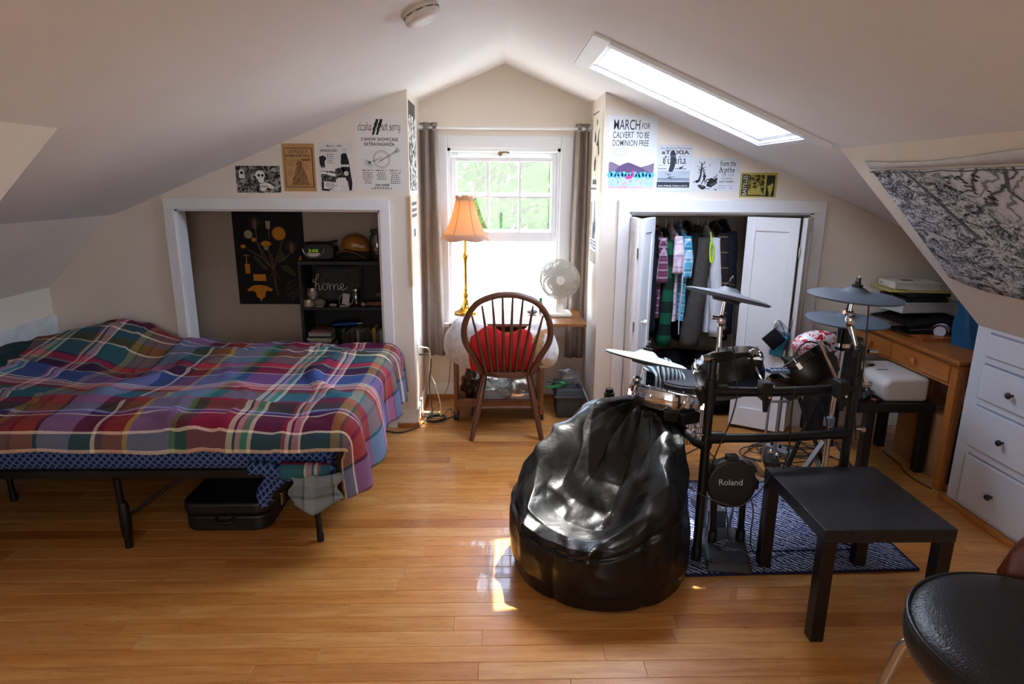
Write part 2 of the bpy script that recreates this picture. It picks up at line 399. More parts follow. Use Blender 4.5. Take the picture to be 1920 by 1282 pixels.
def sash(y, z0, z1, x0, x1, stile, top, bot, par):
    f = MB(); t = .032
    f.bx(x0, x0+stile, y, y+t, z0, z1); f.bx(x1-stile, x1, y, y+t, z0, z1); f.bx(x0+stile, x1-stile, y, y+t, z1-top, z1); f.bx(x0+stile, x1-stile, y, y+t, z0, z0+bot)
    o = f.build('sash', WHITE, par, bev=.003)
    a, b, c, d = x0+stile, x1-stile, z0+bot, z1-top; mw = .016
    mu = MB()
    for k in (1, 2): mu.bx(a+(b-a)*k/3-mw/2, a+(b-a)*k/3+mw/2, y+.006, y+t-.006, c, d)
    mu.bx(a, b, y+.0065, y+t-.0065, (c+d)/2-mw/2, (c+d)/2+mw/2); mu.build('muntins', WHITE, o)
    for i in range(3):
        for k in range(2):
            xa, xb = a+(b-a)*i/3, a+(b-a)*(i+1)/3; za, zb = c+(d-c)*k/2, c+(d-c)*(k+1)/2
            MB().bx(xa+.002, xb-.002, y+.015, y+.019, za+.002, zb-.002).build('pane', GLASS, par)
    return o
s1 = sash(YW+.028, 1.185, 1.775, WX0+.022, WX1-.022, .034, .028, .07, w1)
s2 = sash(YW+.070, 1.235, 1.812, WX0+.022, WX1-.022, .04, .035, .035, w1)
MB().bx(WX0+.022, WX1-.022, YW+.108, YW+.111, WZ0, 1.24).build('insect_screen', clear_glass('insect_mesh', (.86, .88, .90, 1), .0, .16), w1)
k = MB(); k.cyl((.035, YW+.02, 1.80), (.035, YW+.06, 1.80), .016, n=12); k.tube([(.035, YW+.022, 1.806), (.075, YW+.018, 1.812), (.10, YW+.02, 1.806)], .006); k.build('sash_lock', M('7d6a45', .4, .8), w1, smooth=40)
# skylight
w2 = struct('window_2', (.97, 3.3, 2.0))
UX = Vector((cos(math.atan(SL)), 0, -sin(math.atan(SL)))); UN = Vector((sin(math.atan(SL)), 0, cos(math.atan(SL))))
def on(x, y, h): return Vector((x, y, zc(x)))+UN*h
def slab(xa, xb, y0, y1, h0, h1): return MB().hexa([on(xa,y0,h0),on(xb,y0,h0),on(xb,y1,h0),on(xa,y1,h0),on(xa,y0,h1),on(xb,y0,h1),on(xb,y1,h1),on(xa,y1,h1)])
slab(SKX0-.075, SKX0, SKY0-.07, SKY1+.05, -.014, 0).build('trim_board', WHITE, w2, bev=.002)
slab(SKX0, SKX1+.09, SKY0-.06, SKY0, -.018, 0).build('trim_board', WHITE, w2, bev=.002)
slab(SKX0, SKX1+.0, SKY1, SKY1+.03, -.01, 0).build('trim_board', WHITE, w2, bev=.002)
slab(SKX1, SKX1+.03, SKY0, SKY1+.03, -.01, 0).build('trim_board', WHITE, w2, bev=.002)
for a in ((SKX0, SKX0+.008, SKY0, SKY1), (SKX1-.008, SKX1, SKY0, SKY1), (SKX0+.008, SKX1-.008, SKY0, SKY0+.008), (SKX0+.008, SKX1-.008, SKY1-.008, SKY1)): slab(*a, -.003, .062).build('well_wall', WHITE, w2)
for a in ((SKX0+.008, SKX0+.03, SKY0+.008, SKY1-.008), (SKX1-.03, SKX1-.008, SKY0+.008, SKY1-.008), (SKX0+.03, SKX1-.03, SKY0+.008, SKY0+.03), (SKX0+.03, SKX1-.03, SKY1-.03, SKY1-.008)): slab(*a, .014, .04).build('skylight_frame', WHITE, w2, bev=.003)
slab(SKX0+.025, SKX1-.025, SKY0+.025, SKY1-.025, .024, .029).build('pane', clear_glass('skylight_glass', (.96, .98, 1, 1), .04, .28, (.94, .97, 1, 1)), w2)

# invented window behind the camera, added to frame the rear fill light
w3 = struct('added_rear_window', (.1, YB, .7))
for a in ((-.80, -.70, .60, 2.10), (.90, 1.0, .60, 2.10), (-.70, .90, 2.0, 2.10), (-.70, .90, .60, .70), (.08, .12, .70, 2.0)): MB().bx(a[0], a[1], YB, YB+.022, a[2], a[3]).build('casing_board', WHITE, w3, bev=.003)
MB().bx(-.70, .90, YB+.002, YB+.006, .70, 2.0).build('pane', GLASS, w3)
# ================= BED =================
BLK = M('121214', .45, .3, .1, 20); BLKP = M('0c0c0e', .5, 0, .12, 20, .05, 120, .4)
CHROME = M('d9dbde', .12, 1.0, .03, 8); STEEL = M('b9bcc0', .28, 1.0, .05, 10)
bed = thing('platform_bed', 'low black metal platform bed frame on slim legs carrying the mattress', 'bed', (-1.64, 3.3, 0))
f = MB()
for y in (2.62, 3.3, 3.98): f.bx(-2.62, -.80, y-.016, y+.016, .330, .370)
for x in (-2.60, -1.64, -.815): f.bx(x-.016, x+.016, 2.62, 3.98, .331, .369)
f.build('rail_frame', BLK, bed, bev=.003)
for i in range(9): MB().bx(-2.5+i*.2, -2.46+i*.2, 2.64, 3.96, .370, .378).build('slat', BLK, bed)
for x, y, fat in ((-.80, 2.64, 0), (-.80, 3.04, 0), (-.80, 3.57, 0), (-.80, 3.95, 0), (-1.643, 2.60, 1), (-1.64, 3.3, 0), (-1.62, 3.95, 0), (-2.467, 2.66, 0), (-2.467, 3.04, 0), (-2.467, 3.95, 0)):
    l = MB().cyl((x, y, 0), (x-.012, y, .335), .014, .015, 12)
    lo = l.build('leg', BLK, bed, smooth=40)
    if fat: MB().lathe([(.017, 0), (.017, .05), (.022, .06), (.024, .12), (.022, .2), (.016, .22)], (x, y, 0), n=14).build('leg_sleeve', BLKP, lo, smooth=40)
    else: MB().lathe([(.016, 0), (.017, .03), (.0155, .035)], (x, y, 0), n=12).build('foot_cap', BLKP, lo, smooth=40)
for a, b in (((-1.64, 2.62, .14), (-1.34, 2.75, .35)), ((-.80, 2.64, .12), (-.86, 2.95, .35)), ((-.80, 3.04, .12), (-.95, 3.2, .35)), ((-2.46, 2.66, .14), (-2.2, 2.75, .35))):
    MB().cyl(a, b, .008, n=8).build('brace', BLK, bed)
def sheet_mat():
    m = base('blue_dot_sheet', None, .9, 0, .2); t = NT(m); v = t.coord('Object', (44, 44, 44), (0, radians(45), 0))
    sp = t.new('ShaderNodeSeparateXYZ'); cb = t.new('ShaderNodeCombineXYZ'); t.ln(v, sp.inputs[0]); t.ln(sp.outputs[0], cb.inputs[0]); t.ln(sp.outputs[2], cb.inputs[1])
    w = t.new('ShaderNodeTexVoronoi', feature='DISTANCE_TO_EDGE', voronoi_dimensions='2D'); w.inputs['Scale'].default_value = 1; w.inputs['Randomness'].default_value = 0
    t.ln(cb.outputs[0], w.inputs['Vector']); t.ln(t.ramp(w.outputs['Distance'], [(0, lin('5f78ad')), (.12, lin('4c66a0')), (.2, lin('18264f'))]), t.b.inputs['Base Color']); return m
SHEET = sheet_mat()
mt = MB().bx(-2.70, -.70, 2.562, 4.0, .379, .575)
mat_o = mt.build('mattress', SHEET, bev=.05, seg=4, smooth=60); tag(mat_o, 'mattress in blue patterned fitted sheet lying on the bed frame', 'mattress')
# knotted sheet corner hanging at the foot end
k = MB()
def flap(u, v): return (-1.02+.13*u*(1-.55*v)+.02*sin(6*v), 2.545+.02*sin(5*u+3*v), .40-.155*v-.02*sin(pi*u))
k.grid(flap, 7, 9)
def roll(u, v):
    a = 2*pi*v; return (-1.05+.36*u, 2.55+.035*cos(a), .405+.03*sin(a)+.012*sin(9*u)-.02*u*(1-u)*4)
k.grid(roll, 14, 9)
k.build('loose_sheet_corner', SHEET, mat_o, smooth=180, thick=.004)
# pillow in a dark teal case at the wall
def pillow(mb, c, sx, sy, sz, rot, wr=.012, n=22, sd=0, dent=None, pinch=.1):
    R = Euler(rot).to_matrix(); c = Vector(c); vs = []
    def P(u, v, s):
        x, y = 2*u-1, 2*v-1
        e = max(0, (1-abs(x)**3.2))*max(0, (1-abs(y)**3.2)); h = s*sz*e**.45
        x *= 1-pinch*(1-abs(y))**0*abs(y)**2*0-pinch*(1-y*y)*.5*0; 
        bx, by = x*(1-pinch*(1-abs(x))*0-pinch*(1-y*y)*.6*abs(x)**3), y*(1-pinch*(1-x*x)*.6*abs(y)**3)
        h += wr*nz(x*2.2+sd, y*2.2, s*3+sd)*(1 if e > .02 else 0)
        p = Vector((bx*sx, by*sy, h))
        if dent: p = dent(p)
        return c+R@p
    mb.grid(lambda u, v: P(u, v, 1), n, n); mb.grid(lambda u, v: P(1-u, v, -1), n, n); return mb
tag(pillow(MB(), (-2.655, 3.40, .655), .095, .30, .055, (0, radians(-8), .15), sd=3).build('bed_pillow', fabric('173036'), smooth=180), 'dark teal pillow sticking out of the duvet by the left wall', 'pillow')
US = [(11,'8678a4'),(1.5,'2a2a38'),(7,'a04a34'),(1.2,'7d1f2e'),(3,'8e3f30'),(1,'4a4a26'),(3,'9a7038'),(10,'33203c'),(1.0,'e4d3c0'),(2,'c27d8a'),(1.2,'3b2442'),(1.2,'dcc4b4'),(1.2,'96203a'),(10,'35223f'),
      (1.2,'d9ccb4'),(2.5,'4f8b6a'),(1.5,'c99a9a'),(1,'31203c'),(2.4,'d9c8ac'),(13,'8e1d38'),(4,'33382c'),(1.5,'56804a'),(14,'8478a2'),(1.6,'c5a24c'),(7,'94392c'),(2,'6d1b30'),(1.3,'d8cdbb'),(7,'38233e')]
VS = [(1.2,'e9dfc6'),(5,'2f6266'),(.8,'efe4cc'),(9,'6d1c38'),(.9,'dfd3c0'),(2.4,'4f2d68'),(1.2,'8aa3cf'),(7,'4b4a3a'),(.9,'7d2038'),(5,'84304a'),(13,'2b7f8c'),(1.6,'6a5f33'),(3,'8c3550'),(.9,'ddcfc0'),(3.5,'c98892'),(1.2,'eee2d2'),(1,'26263a'),(1.2,'dfe0e4'),
      (15,'3a63a6'),(.9,'e9dfc6'),(8,'442544'),(1.6,'6fa08c'),(6,'b22f45'),(1.3,'4b3260'),(11,'2c7276'),(1,'f0e6d2'),(6,'4c5a30'),(6,'2a6670')]
PLAID = plaid('madras_plaid', US, VS, 1.42, 1.28, mixf=.5)
def duvet():
    X0, X1, Y0, Y1, ZT = -2.66, -.70, 2.60, 3.93, .590
    LX, LY0, LY1 = (X1-X0)+.36, .142, .06
    r = .085
    def bend(d, lim):
        if d <= 0: return 0, 0
        a = min(d/r, pi/2*.95); h = r*sin(a); dr = r*(1-cos(a))
        if d > r*pi/2*.95: dr += (d-r*pi/2*.95); h += (d-r*pi/2*.95)*.10
        return h, min(dr, lim)
    def P(u, v):
        s = u*LX; t = v*(LY0+(Y1-Y0)+LY1)-LY0
        hx, dx = bend(s-(X1-X0), 9); 
        hy0, dy0 = bend(-t, 9); hy1, dy1 = bend(t-(Y1-Y0), 9)
        x = X0+min(s, X1-X0)+hx; y = Y0+min(max(t, 0), Y1-Y0)-hy0+hy1
        drop = max(dx, dy0+dy1, .92*(dx+dy0+dy1) if dx*dy0 == 0 else sqrt(dx*dx+(dy0+dy1)**2)*1.0)
        if dx > 0 and dy0 > 0: x -= .25*min(dx, dy0); y += .18*min(dx, dy0)
        z = ZT-drop
        flat = 1 if drop < .01 else max(.35, 1-drop*6)
        z += flat*(.030*nz(x*1.7, y*1.7, 1)+.016*nz(x*4, y*3, 5)+.006*nz(x*9, y*9, 2))
        g = lambda cx, cy, sx, sy, a: a*math.exp(-((x-cx)/sx)**2-((y-cy)/sy)**2)
        z += g(-2.28, 3.82, .26, .27, .145)+g(-2.62, 3.62, .26, .40, .075)+g(-2.55, 3.0, .28, .30, .05)
        z -= g(-2.0, 3.35, .14, .5, .03)
        fold = abs(nz(x*1.1+3, y*2.6+x*1.3, 7)); z += flat*.022*math.exp(-(fold/.06)**2)
        f2 = abs(nz(x*3.2+9, y*1.4-x*.6, 4)); z += flat*.010*math.exp(-(f2/.05)**2)
        if dx > .03:   # long vertical folds down the foot end
            x += .028*sin(y*17+2*sin(y*5))*min(1, dx*5); y += .01*sin(y*23)*min(1, dx*4)
        if dy0 > .03: y -= .014*sin(x*13+2*sin(x*4))*min(1, dy0*8); z += .012*sin(x*6.0)*min(1, dy0*6)
        return Vector((x, y, z))
    mb = MB(); mb.grid(P, 150, 110, uvf=lambda u, v: ((1-u)*LX, v*(LY0+Y1-Y0+LY1))); return mb
dv = tag(duvet().build('plaid_duvet', PLAID, smooth=180, thick=.022, off=1), 'rumpled multicoloured madras plaid duvet spread over the bed', 'duvet')
def lining(u, v): return (-.86+.20*u+.015*sin(8*v), 2.475+.03*u+.015*sin(7*u+2*v)-.02*v, .40-.06*u*0-.17*v*(1-.6*abs(u-.4)))
MB().grid(lining, 9, 9).build('lining_corner', plaid('duvet_lining', [(6,'6f7c86'),(1,'3f4a56'),(4,'87939a')], [(5,'7a868e'),(1,'3a4450'),(3,'66727c')], .12, .12, 'Object', ax=(0, 2)), dv, smooth=180, thick=.006)
def rollhem(u, v):
    a = 2*pi*v*.9; rr = .036*(1-.25*u); return (-.90+.20*u, 2.50+rr*cos(a)+.03*u, .415+rr*sin(a)-.01*u)
m_ = MB(); m_.grid(rollhem, 10, 14, uvf=lambda u, v: (.35+.25*u, .3+.2*v)); m_.build('rolled_hem', PLAID, dv, smooth=180, thick=.006)
# guitar case under the bed
gc = thing('guitar_case', 'black hard guitar case lying on the floor under the bed', 'case', (-1.25, 3.2, 0))
def rrect(x0, x1, y0, y1, r, n=6):
    P = []
    for cx, cy, a0 in ((x1-r, y1-r, 0), (x0+r, y1-r, pi/2), (x0+r, y0+r, pi), (x1-r, y0+r, 3*pi/2)):
        for k in range(n+1):
            a = a0+pi/2*k/n; P.append((cx+r*cos(a), cy+r*sin(a)))
    return P
def rbox(x0, x1, y0, y1, z0, z1, r): return MB().prism([(a, b, z0) for a, b in rrect(x0, x1, y0, y1, r)], 'z', (0, 0, z1-z0))
VINYL = M('101012', .42, 0, .15, 60, .2, 300)
rbox(-1.46, -1.06, 2.72, 3.75, .004, .082, .07).build('case_body', VINYL, gc, bev=.012, seg=3, smooth=50)
rbox(-1.465, -1.055, 2.715, 3.755, .086, .150, .07).build('case_lid', VINYL, gc, bev=.016, seg=3, smooth=50)
MB().bx(-1.462, -1.058, 2.80, 3.66, .081, .087).build('metal_rim', M('3a3a3c', .35, .8), gc)
for y in (2.90, 3.3): 
    MB().bx(-1.058, -1.046, y-.02, y+.02, .05, .115).build('latch', M('b59a62', .3, 1), gc, bev=.003)
MB().tube(bez([(-1.30, 2.722, .075), (-1.29, 2.70, .06), (-1.23, 2.70, .06), (-1.22, 2.722, .075)], 5), .008).build('handle', BLKP, gc, smooth=60)
# ================= BEAN BAG =================
def beanbag():
    R = [(0, .452, 2.46, .325), (.015, .452, 2.46, .365), (.09, .452, 2.462, .384), (.19, .452, 2.470, .384), (.28, .462, 2.498, .368), (.36, .492, 2.535, .338), (.44, .528, 2.585, .300), (.51, .565, 2.64, .258), (.565, .60, 2.69, .212), (.60, .632, 2.73, .165), (.622, .655, 2.755, .115), (.633, .665, 2.768, .06), (.636, .668, 2.772, .002)]
    TH = radians(232)
    Q = [(.325, 0, .325), (.365, .015, .365), (.384, .09, .384), (.388, .17, .386), (.387, .228, .384), (.372, .266, .37), (.31, .276, .34), (.20, .262, .31), (.09, .295, .27), (-.05, .40, .22), (-.18, .515, .16), (-.30, .602, .08), (-.386, .636, 0)]
    SD = Vector((cos(TH), sin(TH), 0)); LT = Vector((-SD.y, SD.x, 0)); CB = Vector((.452, 2.46, 0))
    def lerp(L, t):
        k = t*(len(L)-1); i = min(int(k), len(L)-2); f = k-i; f = f*f*(3-2*f)*.5+f*.5; return [a_+(b_-a_)*f for a_, b_ in zip(L[i], L[i+1])]
    def P(u, v):
        z, cx, cy, r = lerp(R, v); a = 2*pi*u; dx, dy = cos(a), sin(a)
        da = (a-TH+pi) % (2*pi)-pi
        r *= 1+.035*cos(2*(a-.6))*v
        p = Vector((cx+r*dx, cy+r*dy, z))
        o_, zq, lt = lerp(Q, v); sw = math.exp(-(da/.86)**4)
        if da > 0: sw = math.exp(-(da/.98)**4)
        ps = CB+SD*(o_*cos(da) if o_ > 0 else o_)+LT*(lt*sin(da)); ps.z = zq+.10*(1-cos(da))*max(0, min(1, (v-.40)*5))*max(0, 1-v)
        p = p.lerp(ps, sw)
        for sa, v0, v1 in ((-.30, .55, .97), (.34, .55, .97), (.0, .0, .42), (-.95, .05, .97), (1.0, .05, .97), (1.9, .05, .97), (-1.9, .05, .97), (3.0, .05, .97)):
            q_ = (da-sa+pi) % (2*pi)-pi
            if v0 < v < v1: p -= Vector((dx, dy, .2))*.013*math.exp(-(abs(q_)/.045)**1.2)
        p -= Vector((dx, dy, 0))*.008*math.exp(-((v-.355)/.012)**2)
        arm = (math.exp(-((da-1.15)/.36)**2)*1.0+math.exp(-((da+1.12)/.34)**2)*.6)*math.exp(-((v-.46)/.16)**2); p += Vector((dx*.03, dy*.03, .040))*arm
        # wrinkles: ridged noise, stretched along the slope
        q = Vector((p.x*3.0+a*.4, p.y*3.0, p.z*1.9)); w1_ = abs(mnoise.noise(q+Vector((3, 1, 7)))); w2_ = abs(mnoise.noise(q*2.0+Vector((9, 4, 2)))); w3_ = mnoise.noise(q*4)
        amp = (.30+.85*min(1, max(0, (z-.14)/.15)))*(.0 if v < .06 else 1)*(1 if v < .80 else max(.12, (1-v)*4))
        lft = .75+.5*max(0, cos(a-2.7))
        n = Vector((dx, dy, .5)).normalized()
        p += n*amp*lft*(.027*max(0, 1-w1_*4.0)-.008+.012*max(0, 1-w2_*4.2)+.003*w3_)
        if p.z < 0: p.z = 0
        return p
    mb = MB(); nu, nv = 180, 110; mb.grid(P, nu, nv, closed_u=True); b = 0
    mb.add([(.44, 2.46, 0)], []); return mb
def shiny_black():
    m = base('black_coated_nylon', '060708', .30, 0, .42); t = NT(m); v = t.coord('Object')
    n1 = t.noise(v, 9, 5, .6, .5); t.ln(t.ramp(n1, [(.3, (.24, .24, .24, 1)), (.7, (.42, .42, .42, 1))]), t.b.inputs['Roughness'])
    n2 = t.noise(v, 16, 4, .6, .8); t.bump(n2, .14, .02)
    return m
bb = thing('bean_bag_chair', 'shiny black bean bag chair slumped on the wood floor before the drums', 'bean bag', (.44, 2.46, 0))
mb_ = beanbag(); mb_.v.pop(); mb_.build('cover', shiny_black(), bb, smooth=180, sub=1)
# ================= BLACK SIDE TABLE =================
def ash():
    m = base('black_stained_ash', None, .38, 0, .5); t = NT(m); v = t.coord('Object', (16, 1.0, 16)); n = t.noise(v, 6, 5, .65, 1.2); n2 = t.noise(v, 22, 3, .6)
    t.ln(t.ramp(n, [(.38, lin('0b0c0f')), (.60, lin('22262e'))]), t.b.inputs['Base Color']); t.bump(t.math('ADD', n2, n), .16, .002); return m
ASH = ash()
tb = thing('side_table', 'black square wood-grain side table nearest the camera, on the floor and rug', 'table', (1.368, 2.19, 0))
TW, TD, TH_ = .466, .506, .45
cx, cy = 1.368, 2.19
MB().bx(cx-TW/2, cx+TW/2, cy-TD/2, cy+TD/2, .40, .45).build('table_top', ASH, tb, bev=.0025)
for sx in (-1, 1):
    for sy in (-1, 1):
        MB().bx(cx+sx*(TW/2-.002), cx+sx*(TW/2-.05), cy+sy*(TD/2-.002), cy+sy*(TD/2-.05), 0, .398).build('leg', BLKP if False else M('0e0c0d', .35, 0, .1, 20), tb, bev=.002)
# ================= STOOL =================
stl = thing('counter_stool', 'round black vinyl stool with chrome tube legs in the near right corner', 'stool', (1.143, 1.08, 0))
VIN = M('131416', .34, 0, .25, 40, .35, 220)
SZ = .70; c_ = (1.143, 1.08, 0)
MB().lathe([(.0, SZ-.085), (.245, SZ-.085), (.259, SZ-.075), (.263, SZ-.055), (.262, SZ-.025), (.252, SZ-.014)], c_, n=56).build('seat_side', VIN, stl, smooth=50)
MB().lathe([(.256, SZ-.016), (.248, SZ-.007), (.225, SZ+.003), (.17, SZ+.010), (.08, SZ+.013), (0, SZ+.014)], c_, n=56).build('seat_top', VIN, stl, smooth=60)
MB().tube([(c_[0]+.258*cos(2*pi*k/56), c_[1]+.258*sin(2*pi*k/56), SZ-.014) for k in range(56)], .0055, 8, closed=True).build('piping', M('0d0d0e', .4), stl, smooth=180)
for k in range(4):
    a = radians(139+90*k); d = Vector((cos(a), sin(a), 0)); o = Vector(c_)
    MB().tube(bez([o+d*.06+V(0, 0, SZ-.10), o+d*.19+V(0, 0, SZ-.10), o+d*.243+V(0, 0, SZ-.125), o+d*.262+V(0, 0, SZ-.18), o+d*.29+V(0, 0, .35), o+d*.32+V(0, 0, .0)], 6), .0125, 12).build('leg', STEEL, stl, smooth=60)
MB().tube([(c_[0]+.285*cos(2*pi*k/40), c_[1]+.285*sin(2*pi*k/40), .25) for k in range(40)], .009, 8, closed=True).build('foot_ring', STEEL, stl, smooth=180)
def sback(u, v):
    a = radians(4+68*u); rr = .268+.012*v; return (c_[0]+rr*cos(a), c_[1]+rr*sin(a), SZ-.03+(.02+.19*sin(pi*min(1, .08+u*.92))**.6)*v)
MB().grid(sback, 16, 6).build('backrest', wood('4a1f14', '6a2d1b', .35), stl, smooth=60, thick=.016)
# ================= POSTERS =================
INK = M('1d1d20', .85, 0, .08, 50); INKG = M('5a5a60', .85, 0, .08, 50); INKW = M('e4e2dc', .85, 0, .03, 50)
def text2d(body, bold=0.0, shear=0.0, spacing=1.0):
    c = bpy.data.curves.new('lettering_curve', 'FONT'); c.body = body; c.size = 1; c.offset = bold; c.shear = shear; c.space_character = spacing; c.align_x = 'LEFT'; c.resolution_u = 3
    o = bpy.data.objects.new('lettering_curve', c); me = o.to_mesh()
    v = [(p.co.x, p.co.y) for p in me.vertices]; f = [tuple(q.vertices) for q in me.polygons]; o.to_mesh_clear()
    bpy.data.objects.remove(o); bpy.data.curves.remove(c); return v, f
class Sheet:
    """a flat print: paper plus inked shapes in the paper's own plane (u right, v up, metres)"""
    def __init__(s, name, label, cat, o, ux, uy, w, h, paper, curl=.0, group=None):
        s.o, s.ux, s.uy = Vector(o), Vector(ux).normalized(), Vector(uy).normalized(); s.n = s.ux.cross(s.uy); s.w, s.h = w, h
        s.root = thing(name, label, cat, s.at(w/2, 0, 0), group); s.layers = {}; s.k = 0
        mb = MB(); mb.add([s.at(0, 0, .0006), s.at(w, 0, .0006), s.at(w, h, .0006), s.at(0, h, .0006), s.at(0, 0, .0016), s.at(w, 0, .0016), s.at(w, h, .0016), s.at(0, h, .0016)],
               [(0,3,2,1),(4,5,6,7),(0,1,5,4),(1,2,6,5),(2,3,7,6),(3,0,4,7)])
        mb.build('paper', paper, s.root)
    def at(s, u, v, d): return s.o+s.ux*u+s.uy*v+s.n*d
    def mb(s, name, mat, lv):
        k = (name, lv)
        if k not in s.layers: s.layers[k] = (MB(), mat, .0016+.0003*lv)
        return s.layers[k]
    def raw(s, name, mat, lv, vs, fs):
        m, _, d = s.mb(name, mat, lv); m.add([s.at(a, b, d) for a, b in vs], fs)
    def poly(s, name, mat, lv, pts): s.raw(name, mat, lv, pts, [tuple(range(len(pts)))])
    def rect(s, name, mat, lv, x, y, w, h): s.poly(name, mat, lv, [(x, y), (x+w, y), (x+w, y+h), (x, y+h)])
    def circ(s, name, mat, lv, x, y, r, n=20, ry=None): s.poly(name, mat, lv, [(x+r*cos(2*pi*k/n), y+(ry or r)*sin(2*pi*k/n)) for k in range(n)])
    def ring(s, name, mat, lv, x, y, r0, r1, n=32):
        vs = [(x+r*cos(2*pi*k/n), y+r*sin(2*pi*k/n)) for r in (r0, r1) for k in range(n)]
        s.raw(name, mat, lv, vs, [(k, (k+1) % n, n+(k+1) % n, n+k)[::-1] for k in range(n)])
    def line(s, name, mat, lv, pts, wd, wd2=None):
        vs = []; n = len(pts)
        for i, (x, y) in enumerate(pts):
            a, b = pts[max(i-1, 0)], pts[min(i+1, n-1)]; dx, dy = b[0]-a[0], b[1]-a[1]; L = sqrt(dx*dx+dy*dy) or 1
            w_ = wd+((wd2 if wd2 is not None else wd)-wd)*i/(n-1); vs += [(x-dy/L*w_/2, y+dx/L*w_/2), (x+dy/L*w_/2, y-dx/L*w_/2)]
        s.raw(name, mat, lv, vs, [(2*i, 2*i+1, 2*i+3, 2*i+2) for i in range(n-1)])
    def text(s, body, x, y, w, h, mat=None, lv=1, bold=.0, shear=0, name='lettering', rot=0, spacing=1.0):
        v, f = text2d(body, bold, shear, spacing); x0 = min(p[0] for p in v); x1 = max(p[0] for p in v); y0 = min(p[1] for p in v); y1 = max(p[1] for p in v)
        q = []
        for a, b in v:
            a, b = (a-x0)/(x1-x0)*w, (b-y0)/(y1-y0)*h
            q.append((x+a*cos(rot)-b*sin(rot), y+a*sin(rot)+b*cos(rot)))
        s.raw(name, mat or INK, lv, q, f)
    GL = {'i': (2.4, [[(0,4.3),(1,5),(1,1),(2,.2)], [(.7,6.9),(1.5,6.5)]]), 'n': (4.4, [[(0,4.3),(1,5),(1,.2)], [(1,4.2),(2.6,5),(3.4,4.2),(3.4,1),(4.2,.2)]]),
          'm': (6.8, [[(0,4.3),(1,5),(1,.2)], [(1,4.2),(2.6,5),(3.4,4.2),(3.4,.2)], [(3.4,4.2),(5,5),(5.8,4.2),(5.8,1),(6.6,.2)]]), 'r': (3.3, [[(0,4.3),(1,5),(1,.2)], [(1,4.2),(2.2,5),(3,4.2)]]),
          'c': (3.3, [[(2.9,4.1),(1.8,5),(.8,4),(.8,1),(1.8,0),(3,.9)]]), 'o': (3.9, [[(1.9,5),(.7,4),(.7,1),(1.9,0),(3.1,1),(3.1,4),(1.9,5)]]),
          'a': (4, [[(.6,4.3),(1.8,5),(2.8,4.2),(2.8,1),(3.7,.2)], [(2.8,2.8),(1.4,2.6),(.7,1.3),(1.6,0),(2.8,1)]]), 'z': (3.5, [[(.3,4.7),(3,4.7),(.4,.4),(3.2,.4)]]),
          't': (3.1, [[(1.2,6.8),(1.2,1),(2.2,.1),(3,.8)], [(.2,4.8),(2.7,4.8)]]), 's': (3.3, [[(2.9,4.2),(1.6,5),(.8,4),(2.7,1.8),(2.6,.8),(1.5,0),(.4,.9)]]),
          'y': (4, [[(0,4.3),(1,5),(1,1.2),(2,.2),(3.2,1)], [(3.2,5),(3.2,-.6),(2,-2),(.6,-1.5)]]), 'f': (2.9, [[(3,7.2),(2,8),(1.2,7),(1.2,0)], [(.2,4.8),(2.6,4.8)]]),
          'h': (4.2, [[(1,8),(1,.2)], [(1,4.2),(2.6,5),(3.4,4.2),(3.4,.8),(2.6,-.8)]]), 'e': (3.3, [[(2.9,.9),(1.8,0),(.7,1),(.7,4),(1.8,5),(2.8,4),(.8,2.4)]]),
          'd': (4, [[(1.4,7.4),(3.2,5),(3.2,1),(2,0),(.7,1),(.7,3.6),(1.8,4.6),(3,4)]]), 'p': (4.2, [[(0,4.3),(1,5),(1,-2.2)], [(1,4.2),(2.6,5),(3.4,4),(3.4,1),(2.4,0),(1,.8)]]),
          'C': (4.2, [[(3.6,6.3),(2.2,7.4),(.7,6),(.7,1.5),(2.2,0),(3.8,1.3)], [(2.1,6.6),(2.1,1.6)]]), ' ': (2.2, []), '~': (0, [[(1,6.5),(1.8,7),(2.6,6.5),(3.4,7)]])}
    def black(s, txt, x, y, w, h, mat=None, lv=1, nib=.85):
        txt = txt.replace('ñ', '~n'); tot = sum(s.GL[c][0] for c in txt); k = w/tot; ky = h/8; cx = 0
        nx, ny = nib*.72*.5, nib*.70*.5
        for c in txt:
            for pl in s.GL[c][1]:
                for (a, b), (c2, d2) in zip(pl, pl[1:]):
                    p = [(a-nx, b-ny), (a+nx, b+ny), (c2+nx, d2+ny), (c2-nx, d2-ny)]
                    area_ = sum(p[i][0]*p[(i+1) % 4][1]-p[(i+1) % 4][0]*p[i][1] for i in range(4))
                    if area_ < 0: p.reverse()
                    s.poly('lettering', mat or INK, lv, [(x+(cx+q[0])*k, y+q[1]*ky) for q in p])
            cx += s.GL[c][0]
    def tiny(s, x, y, w, h, rows, mat=None, lv=1, seed=0, center=False, fill=.85):
        """print too small to read: rows of short word-length dashes"""
        r = random.Random(seed); rh = h/rows
        for i in range(rows):
            L = w*r.uniform(.6, 1)*fill; a = x+((w-L)/2 if center else 0); e = a+L
            while a < e:
                ww_ = min(r.uniform(.03, .09)*w+.004, e-a); s.rect('small_print', mat or INKG, lv, a, y+h-(i+.75)*rh, max(ww_-.002, .001), rh*.45); a += ww_+.003
    def done(s):
        for (n, lv), (m, mat, d) in s.layers.items():
            o = m.build(n, mat, s.root)
            if len(m.f) > 1: o['kind'] = 'stuff'
        return s.root
def paper(c, v=.03): return M(c, .85, 0, v, 6)
